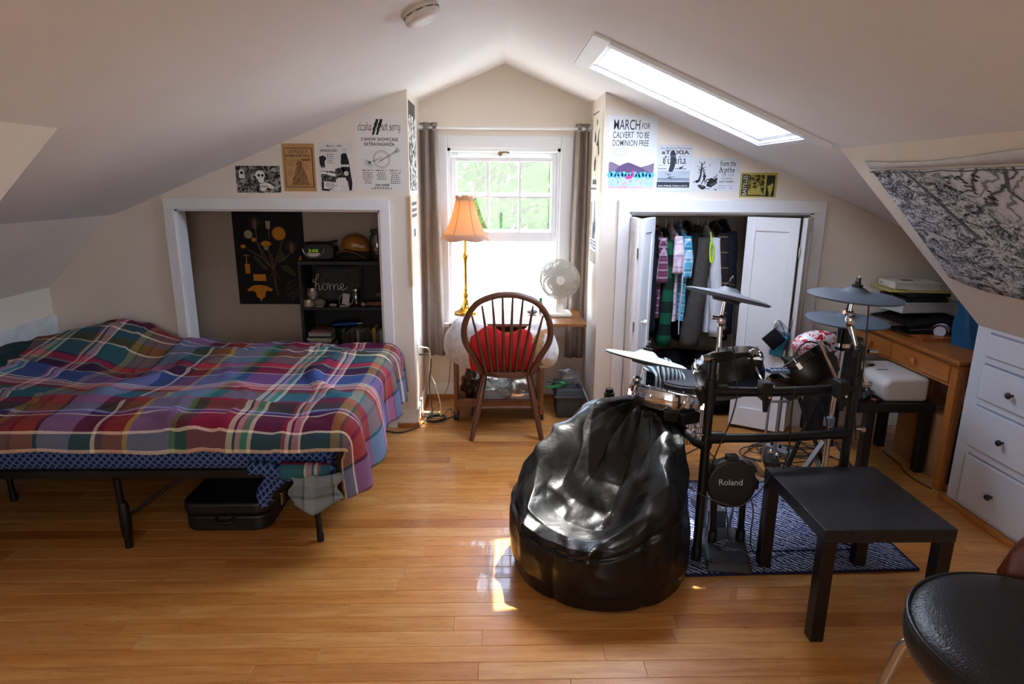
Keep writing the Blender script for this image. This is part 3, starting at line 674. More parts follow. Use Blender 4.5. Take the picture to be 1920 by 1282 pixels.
def noiseprint(name, dark, light, scale, lo, hi, detail=5, dist=1.0, stretch=(1, 1, 1)):
    m = base(name, None, .85, 0, .2); t = NT(m); v = t.coord('Object', stretch); n = t.noise(v, scale, detail, .65, dist)
    t.ln(t.ramp(n, [(lo, lin(dark)), (hi, lin(light))]), t.b.inputs['Base Color']); return m
def wallsheet(name, label, x0, x1, z0, z1, pap, cat='poster'):
    return Sheet(name, label, cat, (x0, YF, z0), (1, 0, 0), (0, 0, 1), x1-x0, z1-z0, pap)
# 1 black-and-white collage with a skull
p = wallsheet('collage_print', 'small black and white collage print with a spiky-haired skull, leftmost on the wall', -1.578, -1.311, 1.531, 1.690, noiseprint('collage_ink', '17161a', 'aaa6a0', 42, .44, .60))
W_ = p.w; H_ = p.h
p.poly('skull', INKW, 2, [(.115,.10),(.118,.118),(.135,.132),(.155,.132),(.170,.12),(.175,.10),(.168,.085),(.165,.062),(.150,.055),(.135,.062),(.128,.08)])
for x in (.138, .160): p.circ('eye_socket', INK, 3, x, .103, .0085, 10)
p.poly('eye_socket', INK, 3, [(.147,.088),(.152,.088),(.1495,.096)])
for i in range(7): a = radians(55+i*13); p.line('hair_spike', INKW if i % 2 else INK, 2, [(.145+.033*cos(a), .105+.03*sin(a)), (.145+.062*cos(a+.1), .105+.052*sin(a+.1))], .008, .001)
p.poly('bone_hand', INKW, 2, [(.14,.05),(.175,.06),(.20,.055),(.225,.035),(.215,.022),(.185,.03),(.165,.01),(.15,.008),(.14,.02)])
for i in range(5): p.rect('knuckle', INK, 3, .147+i*.009, .030+.003*(i % 2), .004, .012)
for i in range(6): p.rect('stripe', INK, 3, .07+i*.011, .035, .005, .045)
p.rect('small_print_block', INK, 2, .195, .085, .06, .035); p.tiny(.198, .088, .055, .03, 4, INKW, 3, 5)
p.poly('figure', INKW, 2, [(.02,.085),(.05,.085),(.052,.13),(.035,.142),(.018,.13)]); p.circ('figure', INK, 3, .036, .118, .010, 12); p.poly('figure_arm', INKG, 2, [(.055,.08),(.085,.1),(.10,.135),(.085,.14),(.06,.11)])
p.done()
# 2 brown paper gig print
p = wallsheet('brown_gig_print', 'brown paper gig print with a ruled dark border, second from left on the wall', -1.291, -1.095, 1.541, 1.822, paper('b98e5c', .08)); W_, H_ = p.w, p.h
BR = M('4a2f17', .85, 0, .1, 40); BR2 = M('7f5c38', .85, 0, .15, 60)
for a in ((.014, .024, .168, .004), (.014, .252, .168, .004), (.014, .024, .003, .23), (.178, .024, .006, .232)): p.rect('border', BR, 1, *a)
p.text('AMEBIX', .04, .222, .12, .024, BR, 1, -.012); p.text('EXTREME NOISE TERROR', .022, .203, .15, .013, BR, 1, .03)
p.rect('dark_block', BR2, 1, .115, .178, .055, .016); p.tiny(.03, .15, .06, .04, 3, BR2, 1, 2); p.tiny(.125, .12, .05, .05, 4, BR2, 1, 3); p.tiny(.03, .09, .05, .04, 3, BR2, 1, 4)
r_ = random.Random(4)
p.poly('drawing', M('8f6a42', .85, 0, .3, 90), 1, [(.045,.035),(.165,.035),(.15,.06),(.135,.11),(.115,.16),(.105,.19),(.095,.19),(.085,.15),(.07,.10),(.055,.06)])
for i in range(60):
    y = .04+r_.random()*.13; s = .055*(1-(y-.04)/.17); x = .10+r_.uniform(-s, s); p.line('hatching', BR2 if i % 3 else BR, 2, [(x, y), (x+r_.uniform(-.004, .004), y+r_.uniform(.008, .02))], .0022)
p.done()
# 3 black-and-white protest flyer
p = wallsheet('protest_flyer', 'black and white photocopied flyer with the date March 11, third from left on the wall', -1.075, -.864, 1.541, 1.828, paper('d9d5d0', .05)); W_, H_ = p.w, p.h
p.text('March 11, 2000', .055, .262, .09, .012, INK, 1, .012); p.text('ANTI-RACIST ACTION', .016, .234, .10, .014, INK, 1, .03); p.tiny(.15, .235, .045, .02, 2, INKG, 1, 7); p.tiny(.055, .165, .07, .06, 5, INKG, 1, 8)
p.poly('photo_figure', INK, 1, [(.008,.16),(.006,.205),(.03,.213),(.046,.205),(.05,.19),(.038,.178),(.04,.15),(.032,.135),(.028,.15),(.02,.135),(.014,.15)])
p.poly('photo_figure', INK, 1, [(.135,.165),(.14,.22),(.155,.228),(.172,.226),(.185,.18),(.19,.13),(.20,.05),(.195,.01),(.18,.005),(.172,.06),(.15,.09),(.14,.13)])
p.poly('photo_crowd', noiseprint('crowd_ink', '19191b', '8d8b88', 60, .45, .62), 1, [(.01,.122),(.10,.120),(.10,.135),(.135,.145),(.16,.135),(.165,.085),(.10,.075),(.10,.055),(.015,.06)])
p.rect('slogan_strip', INKW, 2, .118, .148, .066, .012); p.tiny(.12, .149, .062, .010, 1, INK, 3, 9, fill=.95)
p.poly('banner', INKW, 2, [(.012,.105),(.10,.09),(.10,.105),(.012,.12)]); p.tiny(.02, .094, .07, .016, 1, INKG, 3, 1)
p.ring('badge', INKW, 2, .165, .108, .0, .014, 16); p.ring('badge', INK, 3, .165, .108, .006, .009, 16)
for i in range(9): p.poly('paper_scrap', INKW, 2, [(.115+.017*(i % 3), .04+.016*(i//3)), (.128+.017*(i % 3), .043+.016*(i//3)), (.125+.017*(i % 3), .053+.016*(i//3)), (.113+.017*(i % 3), .050+.016*(i//3))])
p.poly('address_box', INK, 1, [(.012,.006),(.06,.003),(.06,.02),(.02,.06),(.012,.06)])
p.poly('address_box_paper', INKW, 2, [(.024,.018),(.125,.006),(.128,.046),(.028,.06)])
for i, t_ in enumerate(('Wilson Center', '15th and Irving NW', 'Columbia Heights', 'Metro')): p.text(t_, .04-.006*(i == 1)+.02*(i == 3), .0445-i*.0098, .05 if i != 1 else .075, .0075, INK, 3, .03, rot=-.06) if i < 3 else p.text(t_, .058, .0135, .028, .0075, INK, 3, .03, rot=-.06)
p.done()
# 4 large white show poster
p = wallsheet('show_poster', 'large white poster with blackletter band names above an arrow through a ring', -.842, -.556, 1.552, 2.000, paper('e0dcd6', .03)); W_, H_ = p.w, p.h
p.black('cizaña', .015, .348, .082, .052, nib=1.0); p.black('not sorry', .152, .348, .118, .052, nib=1.0)
for k in (0, .024):
    p.poly('slashes', INK, 1, [(.098+k, .326), (.112+k, .322), (.114+k, .334), (.122+k, .352), (.121+k, .36), (.130+k, .372), (.136+k, .392), (.142+k, .413), (.126+k, .415), (.122+k, .40), (.113+k, .385), (.114+k, .376), (.103+k, .358), (.106+k, .350)])
p.text('3 SHOW SHOWCASE', .032, .288, .222, .020, INK, 1, .022, spacing=1.1); p.text('EXTRAVAGANZA', .050, .260, .182, .020, INK, 1, .022, spacing=1.15)
p.ring('emblem', INK, 1, .150, .182, .0435, .0452, 48); p.ring('emblem', INK, 1, .150, .182, .0505, .0522, 48)
p.line('emblem', INK, 1, [(.075,.166),(.103,.173),(.152,.197),(.140,.172),(.222,.222)], .0022); p.line('emblem', INK, 1, [(.103,.168),(.136,.182),(.126,.160),(.155,.178),(.224,.215)], .0022)
for k in (-1, 0, 1): p.line('emblem', INK, 1, [(.222,.218+.004*k),(.236,.228+.006*k),(.244-.004*k,.240-.004*k+.012*k),(.252,.246+.008*k)], .002); p.line('emblem', INK, 1, [(.236,.222-.004*k),(.256-.004*abs(k),.232-.01*k),(.262,.240-.006*k)], .0018)
for k in range(9): a = radians(150+18*k); p.line('emblem', INK, 1, [(.082,.166),(.082+.022*cos(a), .166+.020*sin(a)),(.082+.044*cos(a+.2), .166+.038*sin(a+.2))], .0026, .001)
for k, (x, t_) in enumerate(((.028, 'FEBRUARY 15'), (.112, 'FEBRUARY 17'), (.196, 'FEBRUARY 19'))): p.text(t_, x, .112, .070, .009, INK, 1, .02); p.tiny(x-.002, .112-.012*((6, 4, 6)[k])-.004, .076, .012*(6, 4, 6)[k], (6, 4, 6)[k], INK, 1, 20+k, True)
p.text('DRY RIVER', .108, .024, .086, .012, INK, 1, .03); p.tiny(.06, .004, .17, .018, 2, INK, 1, 31, True)
p.done()
# 5 dandelion poster inside the closet
DK = paper('141215', .1)
p = Sheet('dandelion_poster', 'tall black botanical poster with yellow dandelions on the closet back wall', 'poster', (-1.868, YW-.004, .725), (1, 0, 0), (0, 0, 1), .498, .685, DK)
YEL = M('d98a1d', .85, 0, .15, 60); YE2 = M('c9962c', .85, 0, .15, 60); STM = M('7d5a4a', .85, 0, .2, 60); LEAF = M('40442c', .85, 0, .2, 60); PALE = M('a8a484', .85, 0, .1, 40); PUF = M('5b4a44', .85, 0, .3, 200); RED = M('6d1f2c', .85, 0, .1, 40)
def flower(x, y, r, n, mat, ry=None, a0=0, a1=2*pi):
    pts = []
    for k in range(2*n): a = a0+(a1-a0)*k/(2*n); q = r*(1 if k % 2 else .82); pts.append((x+q*cos(a), y+q*(ry or 1)*sin(a)))
    p.poly('flower', mat, 2, pts)
flower(.322, .512, .052, 34, YEL); p.ring('flower_heart', YE2, 3, .322, .510, .0, .020, 20); flower(.225, .440, .040, 26, YEL, .55); p.poly('bud', PALE, 2, [(.205,.425),(.245,.425),(.238,.395),(.212,.395)])
p.circ('seed_head', PALE, 2, .105, .505, .030, 20)
for x, y in ((.142, .468), (.062, .42)): flower(x, y, .020, 8, PALE if x < .1 else YE2, .8)
for x, y, r in ((.155, .595, .045), (.405, .425, .04)):
    for k in range(22): a = 2*pi*k/22; p.line('seed_head', PUF, 1, [(x+.3*r*cos(a), y-.02+.3*r*sin(a)), (x+r*cos(a), y+r*sin(a))], .0022)
    p.poly('seed_head_heart', STM, 2, [(x-.012,y-.05),(x+.012,y-.05),(x+.016,y),(x,y+.03),(x-.014,y)])
p.poly('bud', M('7c6a3a', .85), 2, [(.235,.545),(.262,.545),(.266,.60),(.232,.60)]); 
for pts in ([(.160,.55),(.162,.45),(.20,.33),(.262,.25)], [(.165,.45),(.22,.33),(.265,.24)], [(.250,.545),(.252,.47)], [(.24,.395),(.245,.34),(.265,.25)], [(.342,.462),(.33,.42),(.285,.33),(.268,.24)], [(.39,.375),(.335,.315)], [(.09,.40),(.20,.335),(.262,.255)], [(.258,.37),(.27,.25)]): p.line('stem', STM, 1, pts, .006, .005)
p.line('root', M('4e3a28', .85, 0, .2, 50), 2, [(.267,.25),(.270,.15),(.285,.06)], .028, .016)
for s in (-1, 1): p.line('root', M('4e3a28', .85, 0, .2, 50), 2, [(.267+.02*s,.23),(.267+.035*s,.19),(.267+.035*s,.15)], .008, .003)
for pts in ([(.128,.355),(.16,.34),(.19,.30),(.235,.26),(.20,.25),(.17,.29),(.14,.32)], [(.29,.30),(.30,.38),(.33,.40),(.36,.35),(.33,.31)], [(.31,.28),(.36,.29),(.41,.25),(.43,.20),(.38,.22),(.34,.25)]): p.poly('leaf', LEAF, 1, pts)
p.rect('specimen', YEL, 2, .062, .225, .034, .070); p.line('specimen', RED, 2, [(.078,.36),(.076,.295)], .006); p.line('specimen', RED, 2, [(.055,.352),(.078,.362),(.1,.352)], .004); p.rect('specimen', M('c9863a', .85, 0, .1, 40), 2, .115, .172, .09, .048)
pts = [(.062,.105),(.09,.128),(.12,.140),(.16,.142),(.21,.132),(.25,.108),(.235,.095),(.205,.10),(.192,.085),(.19,.055),(.165,.04),(.158,.018),(.15,.04),(.128,.055),(.125,.085),(.105,.10),(.075,.095)]
p.poly('flower', YEL, 2, pts)
r_ = random.Random(9)
for k in range(130):
    a, q = r_.random()*6.28, sqrt(r_.random())*.075; x, y = .405+q*cos(a)*.9, .105+q*sin(a)*1.05; p.circ('seed', PUF if q > .045 else M('6b3a2a', .85, 0, .2, 60) if k % 2 else PALE, 2 if q > .045 else 3, x, y, .0035, 6)
p.rect('flame_petal', YEL, 2, .448, .30, .001, .001); p.poly('flower', YEL, 2, [(.448,.30),(.475,.30),(.474,.325),(.463,.358),(.456,.335),(.449,.33)])
p.rect('tape', M('8a7350', .6), 3, .19, .668, .11, .017)
p.done()
# right wall : march poster
p = wallsheet('march_poster', 'white poster about a march, with blue lettering and pink birds', .690, .986, 1.560, 2.004, paper('dfe2e4', .02)); W_, H_ = p.w, p.h
MK = M('3b3a44', .85, 0, .05, 40); CY_ = M('2fa9cc', .85, 0, .08, 40)
p.text('MARCH', .030, .358, .160, .060, MK, 1, .006); p.text('FOR', .202, .364, .050, .034, MK, 1, .006); p.text('CALVERT', .026, .310, .128, .038, CY_, 1, .006); p.text('TO BE', .170, .310, .078, .036, MK, 1, .006); p.text('DOMINION FREE', .026, .264, .222, .036, MK, 1, .006)
p.tiny(.026, .226, .15, .032, 3, M('b3b6ba', .85), 1, 41); p.tiny(.026, .200, .14, .022, 2, M('bdc0c4', .85), 1, 42)
for k in range(6): p.circ('stars', M('9cc7d6', .85), 1, .21+.014*k, .222+.012*((k*5) % 3), .0025, 6)
PU = M('5d4a6d', .85, 0, .06, 20); PU2 = M('7d6a80', .85, 0, .06, 20); PK = M('c62c86', .85, 0, .12, 30); LB = M('9fd2ea', .85, 0, .1, 30)
p.poly('hills', PU2, 1, [(.008,.10),(.008,.165),(.022,.172),(.07,.152),(.09,.13),(.09,.10)]); p.poly('hills', PU2, 1, [(.19,.10),(.20,.14),(.25,.152),(.288,.165),(.288,.10)]); p.poly('hills', PU, 2, [(.03,.09),(.07,.145),(.10,.160),(.128,.168),(.155,.160),(.20,.142),(.225,.130),(.27,.10),(.27,.09)])
p.rect('water', LB, 2, .008, .012, .280, .085)
for k in range(13): p.ring('waves', M('d9ecf6' if k % 2 else '58b4d8', .85, 0, .08, 30), 3, .018+k*.0215, .092+.006*sin(k*2.1), .010, .019 if k % 2 else .017, 14); p.circ('waves', LB, 3, .018+k*.0215, .092+.006*sin(k*2.1), .010, 10)
r_ = random.Random(12)
for k in range(120): x, y = r_.uniform(.012, .27), r_.uniform(.014, .08); a = r_.uniform(.6, 2.4); L = r_.uniform(.012, .03)*(1.15-y*8); L = max(L, .008); p.line('reeds', PK if (k % 3) else M('e7b6d6', .85), 4, [(x, y), (min(x+L*cos(a), .286), y+L*sin(a))], .0042, .0008)
p.rect('reeds', PK, 4, .008, .012, .28, .012)
p.poly('bird', PK, 5, [(.112,.075),(.125,.088),(.150,.090),(.158,.098),(.160,.118),(.166,.120),(.166,.098),(.160,.082),(.148,.072),(.13,.068)]); p.line('bird', PK, 5, [(.138,.07),(.138,.045)], .002); p.line('bird', PK, 5, [(.148,.07),(.15,.045)], .002)
for k in (-1, 1): p.line('bird', PK, 5, [(.142+.012*k,.088),(.14+.014*k,.14)], .0025, .001)
p.done()
# 7 ataxia flyer
p = wallsheet('bottle_flyer', 'grey gig flyer with a falling bottle above a sea, right of the march poster', .996, 1.216, 1.556, 1.833, paper('cfd3d8', .03)); W_, H_ = p.w, p.h
p.rect('sky', M('aab1ba', .85, 0, .08, 20), 1, .008, .075, .2, .05); p.rect('sea', M('8b939d', .85, 0, .12, 30), 1, .008, .062, .2, .016); p.rect('ground', M('2c323b', .85, 0, .12, 30), 1, .006, .024, .204, .020); p.rect('ground', M('70777f', .85, 0, .3, 60), 1, .006, .044, .204, .014)
p.text('De Bisbee/Terrores', .018, .252, .19, .012, INKG, 2, .0); p.text('aTAXIA', .026, .222, .172, .024, INK, 2, .05, spacing=1.1); p.black('Cizaña', .035, .165, .145, .050, nib=1.1); p.tiny(.15, .208, .05, .008, 1, INKG, 2, 3)
p.tiny(.01, .128, .075, .018, 1, INK, 2, 51, fill=1); p.tiny(.115, .128, .075, .018, 1, INK, 2, 52, fill=1); p.tiny(.012, .152, .06, .008, 1, INKG, 2, 53)
BT = M('30363e', .85, 0, .15, 30)
p.poly('bottle', BT, 3, [(.086,.245),(.103,.245),(.112,.225),(.116,.20),(.114,.165),(.108,.135),(.098,.118),(.078,.118),(.074,.130),(.082,.158),(.082,.20),(.078,.225)]); p.rect('bottle_label', M('565d66', .85), 4, .082, .205, .032, .012)
p.line('bird', INK, 3, [(.072,.082),(.085,.088),(.118,.087)], .005, .002); p.line('bird', INK, 3, [(.080,.086),(.094,.076)], .005, .003); p.line('smoke', M('6d747d', .85), 3, [(.065,.108),(.075,.098),(.09,.104)], .008); p.poly('leaf', INK, 3, [(.135,.142),(.175,.158),(.165,.15),(.15,.135)])
p.text('June Animal, Union y D.I.Y.', .014, .028, .186, .011, INKW, 3, .03)
p.done()
# 8 from the depths flyer
p = wallsheet('sketch_flyer', 'white flyer with an ink sketch of a figure by a bare tree and a wreck', 1.224, 1.520, 1.560, 1.760, paper('d3d5da', .03)); W_, H_ = p.w, p.h
p.black('from the', .166, .150, .100, .034, nib=1.25); p.black('depths', .162, .112, .098, .034, nib=1.25); p.text('THE TICK', .176, .092, .082, .013, INKG, 1, -.01); p.black('cizaña', .180, .070, .068, .020, nib=.9); p.text('NOT SORRY', .166, .052, .10, .011, INK, 1, .03, .35)
p.text('FEBRUARY 17  9 pm', .164, .028, .096, .007, INKG, 1, 0); p.text('Dry River', .166, .014, .046, .007, INKG, 1, 0); p.text('$5', .238, .014, .018, .007, INKG, 1, 0)
p.line('tree', INK, 1, [(.022,.055),(.040,.062),(.048,.09),(.052,.15),(.050,.172)], .018, .004); r_ = random.Random(5)
for k in range(16): y = .105+.06*r_.random(); a = r_.choice([.5, 2.6])+r_.uniform(-.4, .5); L = r_.uniform(.014, .026); p.line('tree', INK, 1, [(.051, y), (.051+L*cos(a), y+L*sin(a))], .003, .001); p.circ('tree', INK, 1, .051+L*cos(a), y+L*sin(a), .003, 6)
p.line('tree', INK, 1, [(.005,.052),(.022,.058),(.042,.062)], .004, .008)
p.poly('figure', INK, 2, [(.062,.085),(.066,.098),(.072,.104),(.078,.098),(.086,.085),(.080,.084),(.078,.07),(.084,.04),(.080,.04),(.073,.066),(.058,.040),(.054,.041),(.066,.07),(.066,.084)]); p.circ('figure', INK, 2, .0725, .108, .005, 8); p.line('figure', INK, 2, [(.066,.10),(.066,.125),(.069,.134)], .004, .002)
p.poly('wreck', INK, 2, [(.088,.03),(.095,.055),(.105,.075),(.120,.08),(.135,.072),(.152,.085),(.156,.072),(.152,.06),(.156,.048),(.118,.022)]); p.circ('wheel', INK, 2, .095, .062, .012, 12); p.circ('wheel', INKW, 3, .095, .062, .006, 10); p.poly('wreck', INKG, 3, [(.11,.04),(.145,.055),(.15,.05),(.115,.032)]); p.line('flag', INK, 2, [(.13,.08),(.145,.09),(.150,.104),(.156,.09)], .006, .002)
p.poly('boat', INK, 2, [(.032,.032),(.045,.040),(.080,.032),(.088,.020),(.075,.010),(.058,.010)]); p.poly('boat', M('6d6f58', .85), 3, [(.047,.037),(.076,.030),(.072,.024),(.052,.030)]); p.rect('ground', INK, 2, .09, .012, .02, .004); p.poly('ground', INK, 2, [(.135,.012),(.148,.006),(.158,.008),(.150,.013)]); p.line('moon', INKG, 1, [(.105,.165),(.100,.155),(.104,.145)], .004, .002)
p.done()
# 9 yellow print
p = wallsheet('yellow_print', 'small yellow and black photocopied print, rightmost on the wall', 1.524, 1.757, 1.524, 1.673, paper('b3a64f', .06)); W_, H_ = p.w, p.h
YK = M('25231c', .85, 0, .12, 30)
p.rect('dark_panel', YK, 1, .012, .010, .04, .128); p.rect('dark_panel', YK, 1, .165, .006, .054, .128); p.rect('photo', noiseprint('yellow_photo_ink', '2a2718', 'a89b48', 55, .45, .58), 1, .054, .014, .100, .122); p.poly('photo_ground', M('a39746', .85), 2, [(.056,.016),(.152,.016),(.12,.07),(.10,.05),(.08,.06),(.06,.05)])
p.text('BASTILLES', .044, .014, .118, .026, INKW, 2, .0, rot=pi/2); p.poly('figure', M('b0a550', .85), 2, [(.172,.07),(.19,.075),(.205,.09),(.21,.07),(.205,.04),(.196,.008),(.188,.008),(.186,.03)])
p.rect('dark_panel', YK, 1, .052, .008, .115, .007); p.done()
# dormer side posters
def side(name, label, x, y0, y1, z0, z1, pap, right):
    if right: return Sheet(name, label, 'poster', (x, y1, z0), (0, -1, 0), (0, 0, 1), y1-y0, z1-z0, pap)
    return Sheet(name, label, 'poster', (x, y0, z0), (0, 1, 0), (0, 0, 1), y1-y0, z1-z0, pap)
p = side('line_drawing_poster', 'tall black and white line drawing on the side of the dormer above the orange print', -.528, 4.09, 4.42, 1.548, 2.085, noiseprint('line_ink', '3a3a3c', 'e9e8e4', 9, .50, .515, 6, 3.0), False)
p.rect('dark_band', M('4a4440', .85), 1, 0, .455, .33, .082); r_ = random.Random(8)
for k in range(46): x, y = r_.uniform(.02, .28), r_.uniform(.03, .40); a = r_.uniform(0, 6.28); p.line('drawing', INKG, 1, [(x, y), (x+.03*cos(a), y+.04*sin(a)), (x+.035*cos(a+.6), y+.075*sin(a+.6)*.7)], .003, .001)
p.ring('drawing', INK, 1, .16, .06, .035, .040, 20); p.done()
p = side('orange_print', 'narrow cream print with an orange edge on the dormer side beside the left curtain', -.528, 4.035, 4.44, .955, 1.522, paper('ead9bd', .04), False)
p.rect('orange_edge', M('c9742a', .8), 1, 0, 0, .05, .567); p.rect('orange_edge', M('c9742a', .8), 1, .375, 0, .03, .567)
for y in (.50, .46, .425): p.rect('heading', INKG, 1, .09, y, .26, .022)
p.rect('heading', INK, 1, .16, .30, .10, .05); r_ = random.Random(2)
for k in range(50): x, y = r_.uniform(.09, .35), r_.uniform(.06, .27); p.line('script', INK, 1, [(x, y), (x+r_.uniform(-.01, .03), y+r_.uniform(.01, .04))], .005, .002)
p.done()
p = side('long_ink_poster', 'long cream poster with scattered ink figures on the right side of the dormer', .662, 4.10, 4.54, 1.545, 2.075, paper('e6dfcf', .03), True)
for k in range(40): p.circ('border', INKG, 1, .006 if k % 2 else .434, .01+.013*k, .004, 5); 
p.tiny(.03, .49, .36, .024, 1, INKG, 1, 3, fill=1); p.tiny(.05, .008, .34, .03, 1, INKG, 1, 4, fill=1)
p.poly('figure', INK, 1, [(.20,.30),(.25,.32),(.29,.38),(.33,.40),(.30,.34),(.34,.24),(.30,.22),(.27,.29)]); p.poly('figure', INKG, 1, [(.12,.33),(.19,.31),(.19,.35),(.15,.40)]); p.circ('figure', INK, 1, .22, .44, .02, 10); p.poly('figure', INKG, 1, [(.14,.13),(.20,.14),(.22,.20),(.18,.24),(.14,.19)]); p.poly('rock', INKG, 1, [(.10,.05),(.28,.05),(.26,.085),(.18,.078),(.12,.088)]); p.line('figure', INKG, 1, [(.24,.09),(.24,.30)], .006); p.done()
p = side('free_poster', 'narrow poster with a raised fist and the word FREE below the long ink poster', .662, 4.19, 4.47, 1.07, 1.502, paper('e9ebe8', .02), True)
p.poly('arm', INKG, 1, [(.08,.17),(.20,.17),(.24,.27),(.20,.31),(.17,.42),(.14,.42),(.15,.29),(.10,.27)]); p.poly('fist', INK, 2, [(.14,.22),(.21,.20),(.22,.25),(.17,.26)]); p.rect('panel', M('8f8471', .85), 1, .0, .17, .05, .24)
p.text('FREE', .02, .105, .24, .055, INK, 1, .02); p.rect('panel', INKG, 1, .01, .01, .26, .08)
for k in range(4): p.line('panel_stripe', INKW, 2, [(.03+.06*k, .015), (.05+.06*k, .085)], .010)
p.done()
# tapestry on the right sloped wall
def tapestry():
    sd = Vector((.8, 0, -.823)).normalized(); n = Vector((-.823, 0, -.8)).normalized()
    o = Vector((1.57, 0, 1.763))
    t = thing('tapestry', 'large black and white ink tapestry of swirling hills pinned to the sloped right wall', 'tapestry', (1.9, 2.2, 1.3))
    L0, L1, Y0, Y1 = .135, .86, 2.86, .9
    def P(u, v, d=.006):
        y = Y0+(Y1-Y0)*u; l = L0+(L1-L0)*(v if v < 1 else 1)
        l = L0+(l-L0)*(1-.03*sin(pi*u*3)); cor = max(0, 1-u/.18); l -= .075*v*v*cor*cor
        y -= .0*v; y += .03*v*(1-u)
        return o+sd*l+Vector((0, y, 0))+n*(d+.004*sin(u*21)*v+.006*v)
    m = base('ink_tapestry_cloth', None, .9, 0, .15); tt = NT(m); uv = tt.coord('UV')
    a = tt.noise(uv, 2.2, 2, .5, 1.2)
    w1_ = tt.new('ShaderNodeTexWave', wave_type='BANDS', bands_direction='DIAGONAL'); w1_.inputs['Scale'].default_value = 3.2; w1_.inputs['Distortion'].default_value = 11; w1_.inputs['Detail'].default_value = 4; w1_.inputs['Detail Scale'].default_value = 1.4
    tt.ln(uv, w1_.inputs['Vector'])
    fine = tt.noise(uv, 34, 6, .72, 3.5); mid = tt.noise(uv, 8, 5, .7, 3.0)
    sp = tt.new('ShaderNodeSeparateXYZ'); tt.ln(uv, sp.inputs[0])
    # open sky toward the upper right of the print, dense hatching elsewhere
    skym = tt.ramp(tt.math('ADD', tt.math('ADD', tt.math('MULTIPLY', sp.outputs[0], .9), tt.math('MULTIPLY', sp.outputs[1], -1.0)), tt.math('MULTIPLY', a, .5)), [(.42, (0, 0, 0, 1)), (.52, (1, 1, 1, 1))])
    dense = tt.ramp(tt.math('ADD', tt.math('MULTIPLY', fine, .62), tt.math('MULTIPLY', mid, .5)), [(.49, lin('1f1f23')), (.545, lin('77777d')), (.60, lin('d2d2d6'))])
    skyc = tt.ramp(w1_.outputs['Fac'], [(0, lin('4c4c50')), (.10, lin('b9b9bd')), (.5, lin('cfcfd2')), (.92, lin('c4c4c8')), (1, lin('77777b'))])
    tt.ln(tt.mix(dense, skyc, skym), tt.b.inputs['Base Color'])
    mb = MB(); mb.grid(P, 40, 16, uvf=lambda u, v: (u*1.9, v)); mb.build('printed_cloth', m, t, smooth=180, thick=.003)
    h = MB(); h.grid(lambda u, v: P(u, -.02-.06*v+.02*sin(u*9)*v, .008), 30, 2); h.build('plain_top_hem', M('c6c4c2', .9), t, smooth=180, thick=.003)
    c = MB(); c.tube([P(u/30, -.005+.012*abs(sin(u*.9)), .016) for u in range(31)], .0022, 6); c.build('hanging_cord', M('4a4a4c', .8), t)
    def flat(pts, mat, name, wd): 
        mbl = MB(); 
        for q in pts:
            vs = []
            for i, (u, v) in enumerate(q):
                a_, b_ = q[max(i-1, 0)], q[min(i+1, len(q)-1)]; dx, dy = b_[0]-a_[0], b_[1]-a_[1]; l_ = sqrt(dx*dx+dy*dy) or 1; ww_ = wd*(1-.6*i/len(q))
                vs += [P(u-dy/l_*ww_, v+dx/l_*ww_*2.4, .0095), P(u+dy/l_*ww_, v-dx/l_*ww_*2.4, .0095)]
            mbl.add(vs, [(2*i, 2*i+2, 2*i+3, 2*i+1) for i in range(len(q)-1)])
        o_ = mbl.build(name, mat, t)
        if len(paths_ := pts) > 1: o_['kind'] = 'stuff'
    flat([[(.20, .52), (.17, .35), (.145, .18), (.12, .02)]], INKG, 'inked_trunk', .007)
    flat([[(.38, .02), (.36, .14), (.40, .28), (.42, .40)], [(.47, .02), (.45, .10), (.47, .22), (.46, .34), (.49, .42)], [(.50, .02), (.49, .12), (.52, .25), (.53, .40)]], INKG, 'inked_smoke_line', .0045)
    r = random.Random(4)
    flat([[(.22+.1*r.random(), .05+.2*r.random())]*1+[(.0, .0)]*0 for _ in range(0)]+[[(x, y), (x+.008, y+.012)] for x, y in [(r.uniform(.2, .32), r.uniform(.03, .22)) for _ in range(24)]], INK, 'inked_birds', .0035)
    flat([[(.27, .80), (.33, .86), (.40, .97)], [(.05, .52), (.10, .56)]], M('c2c2c6', .9), 'inked_path', .010)
tapestry()
# ================= LEFT CLOSET : BLACK BOOKSHELF AND WHAT STANDS ON IT =================
SHB = M('1d1d20', .55, 0, .08, 20); BX0, BX1, BY0, BY1 = -1.335, -.665, 4.33, 4.61
bs = thing('bookshelf', 'black laminate bookshelf with open shelves inside the left closet', 'bookshelf', (-1.0, 4.47, 0))
for a, b in ((BX0, BX0+.02), (BX1-.02, BX1)): MB().bx(a, b, BY0, BY1, 0, 1.054).build('side_panel', SHB, bs, bev=.001)
MB().bx(BX0, BX1, BY0-.002, BY1, 1.054, 1.077).build('top_panel', SHB, bs, bev=.001)
MB().bx(BX0+.02, BX1-.02, BY1-.01, BY1, .02, 1.054).build('back_panel', M('141417', .6), bs)
for z in (.742, .40, .06): MB().bx(BX0+.02, BX1-.02, BY0+.002, BY1-.01, z, z+.02).build('shelf', SHB, bs, bev=.001)
ST1, ST2, ST3 = 1.0775, .7625, .4205
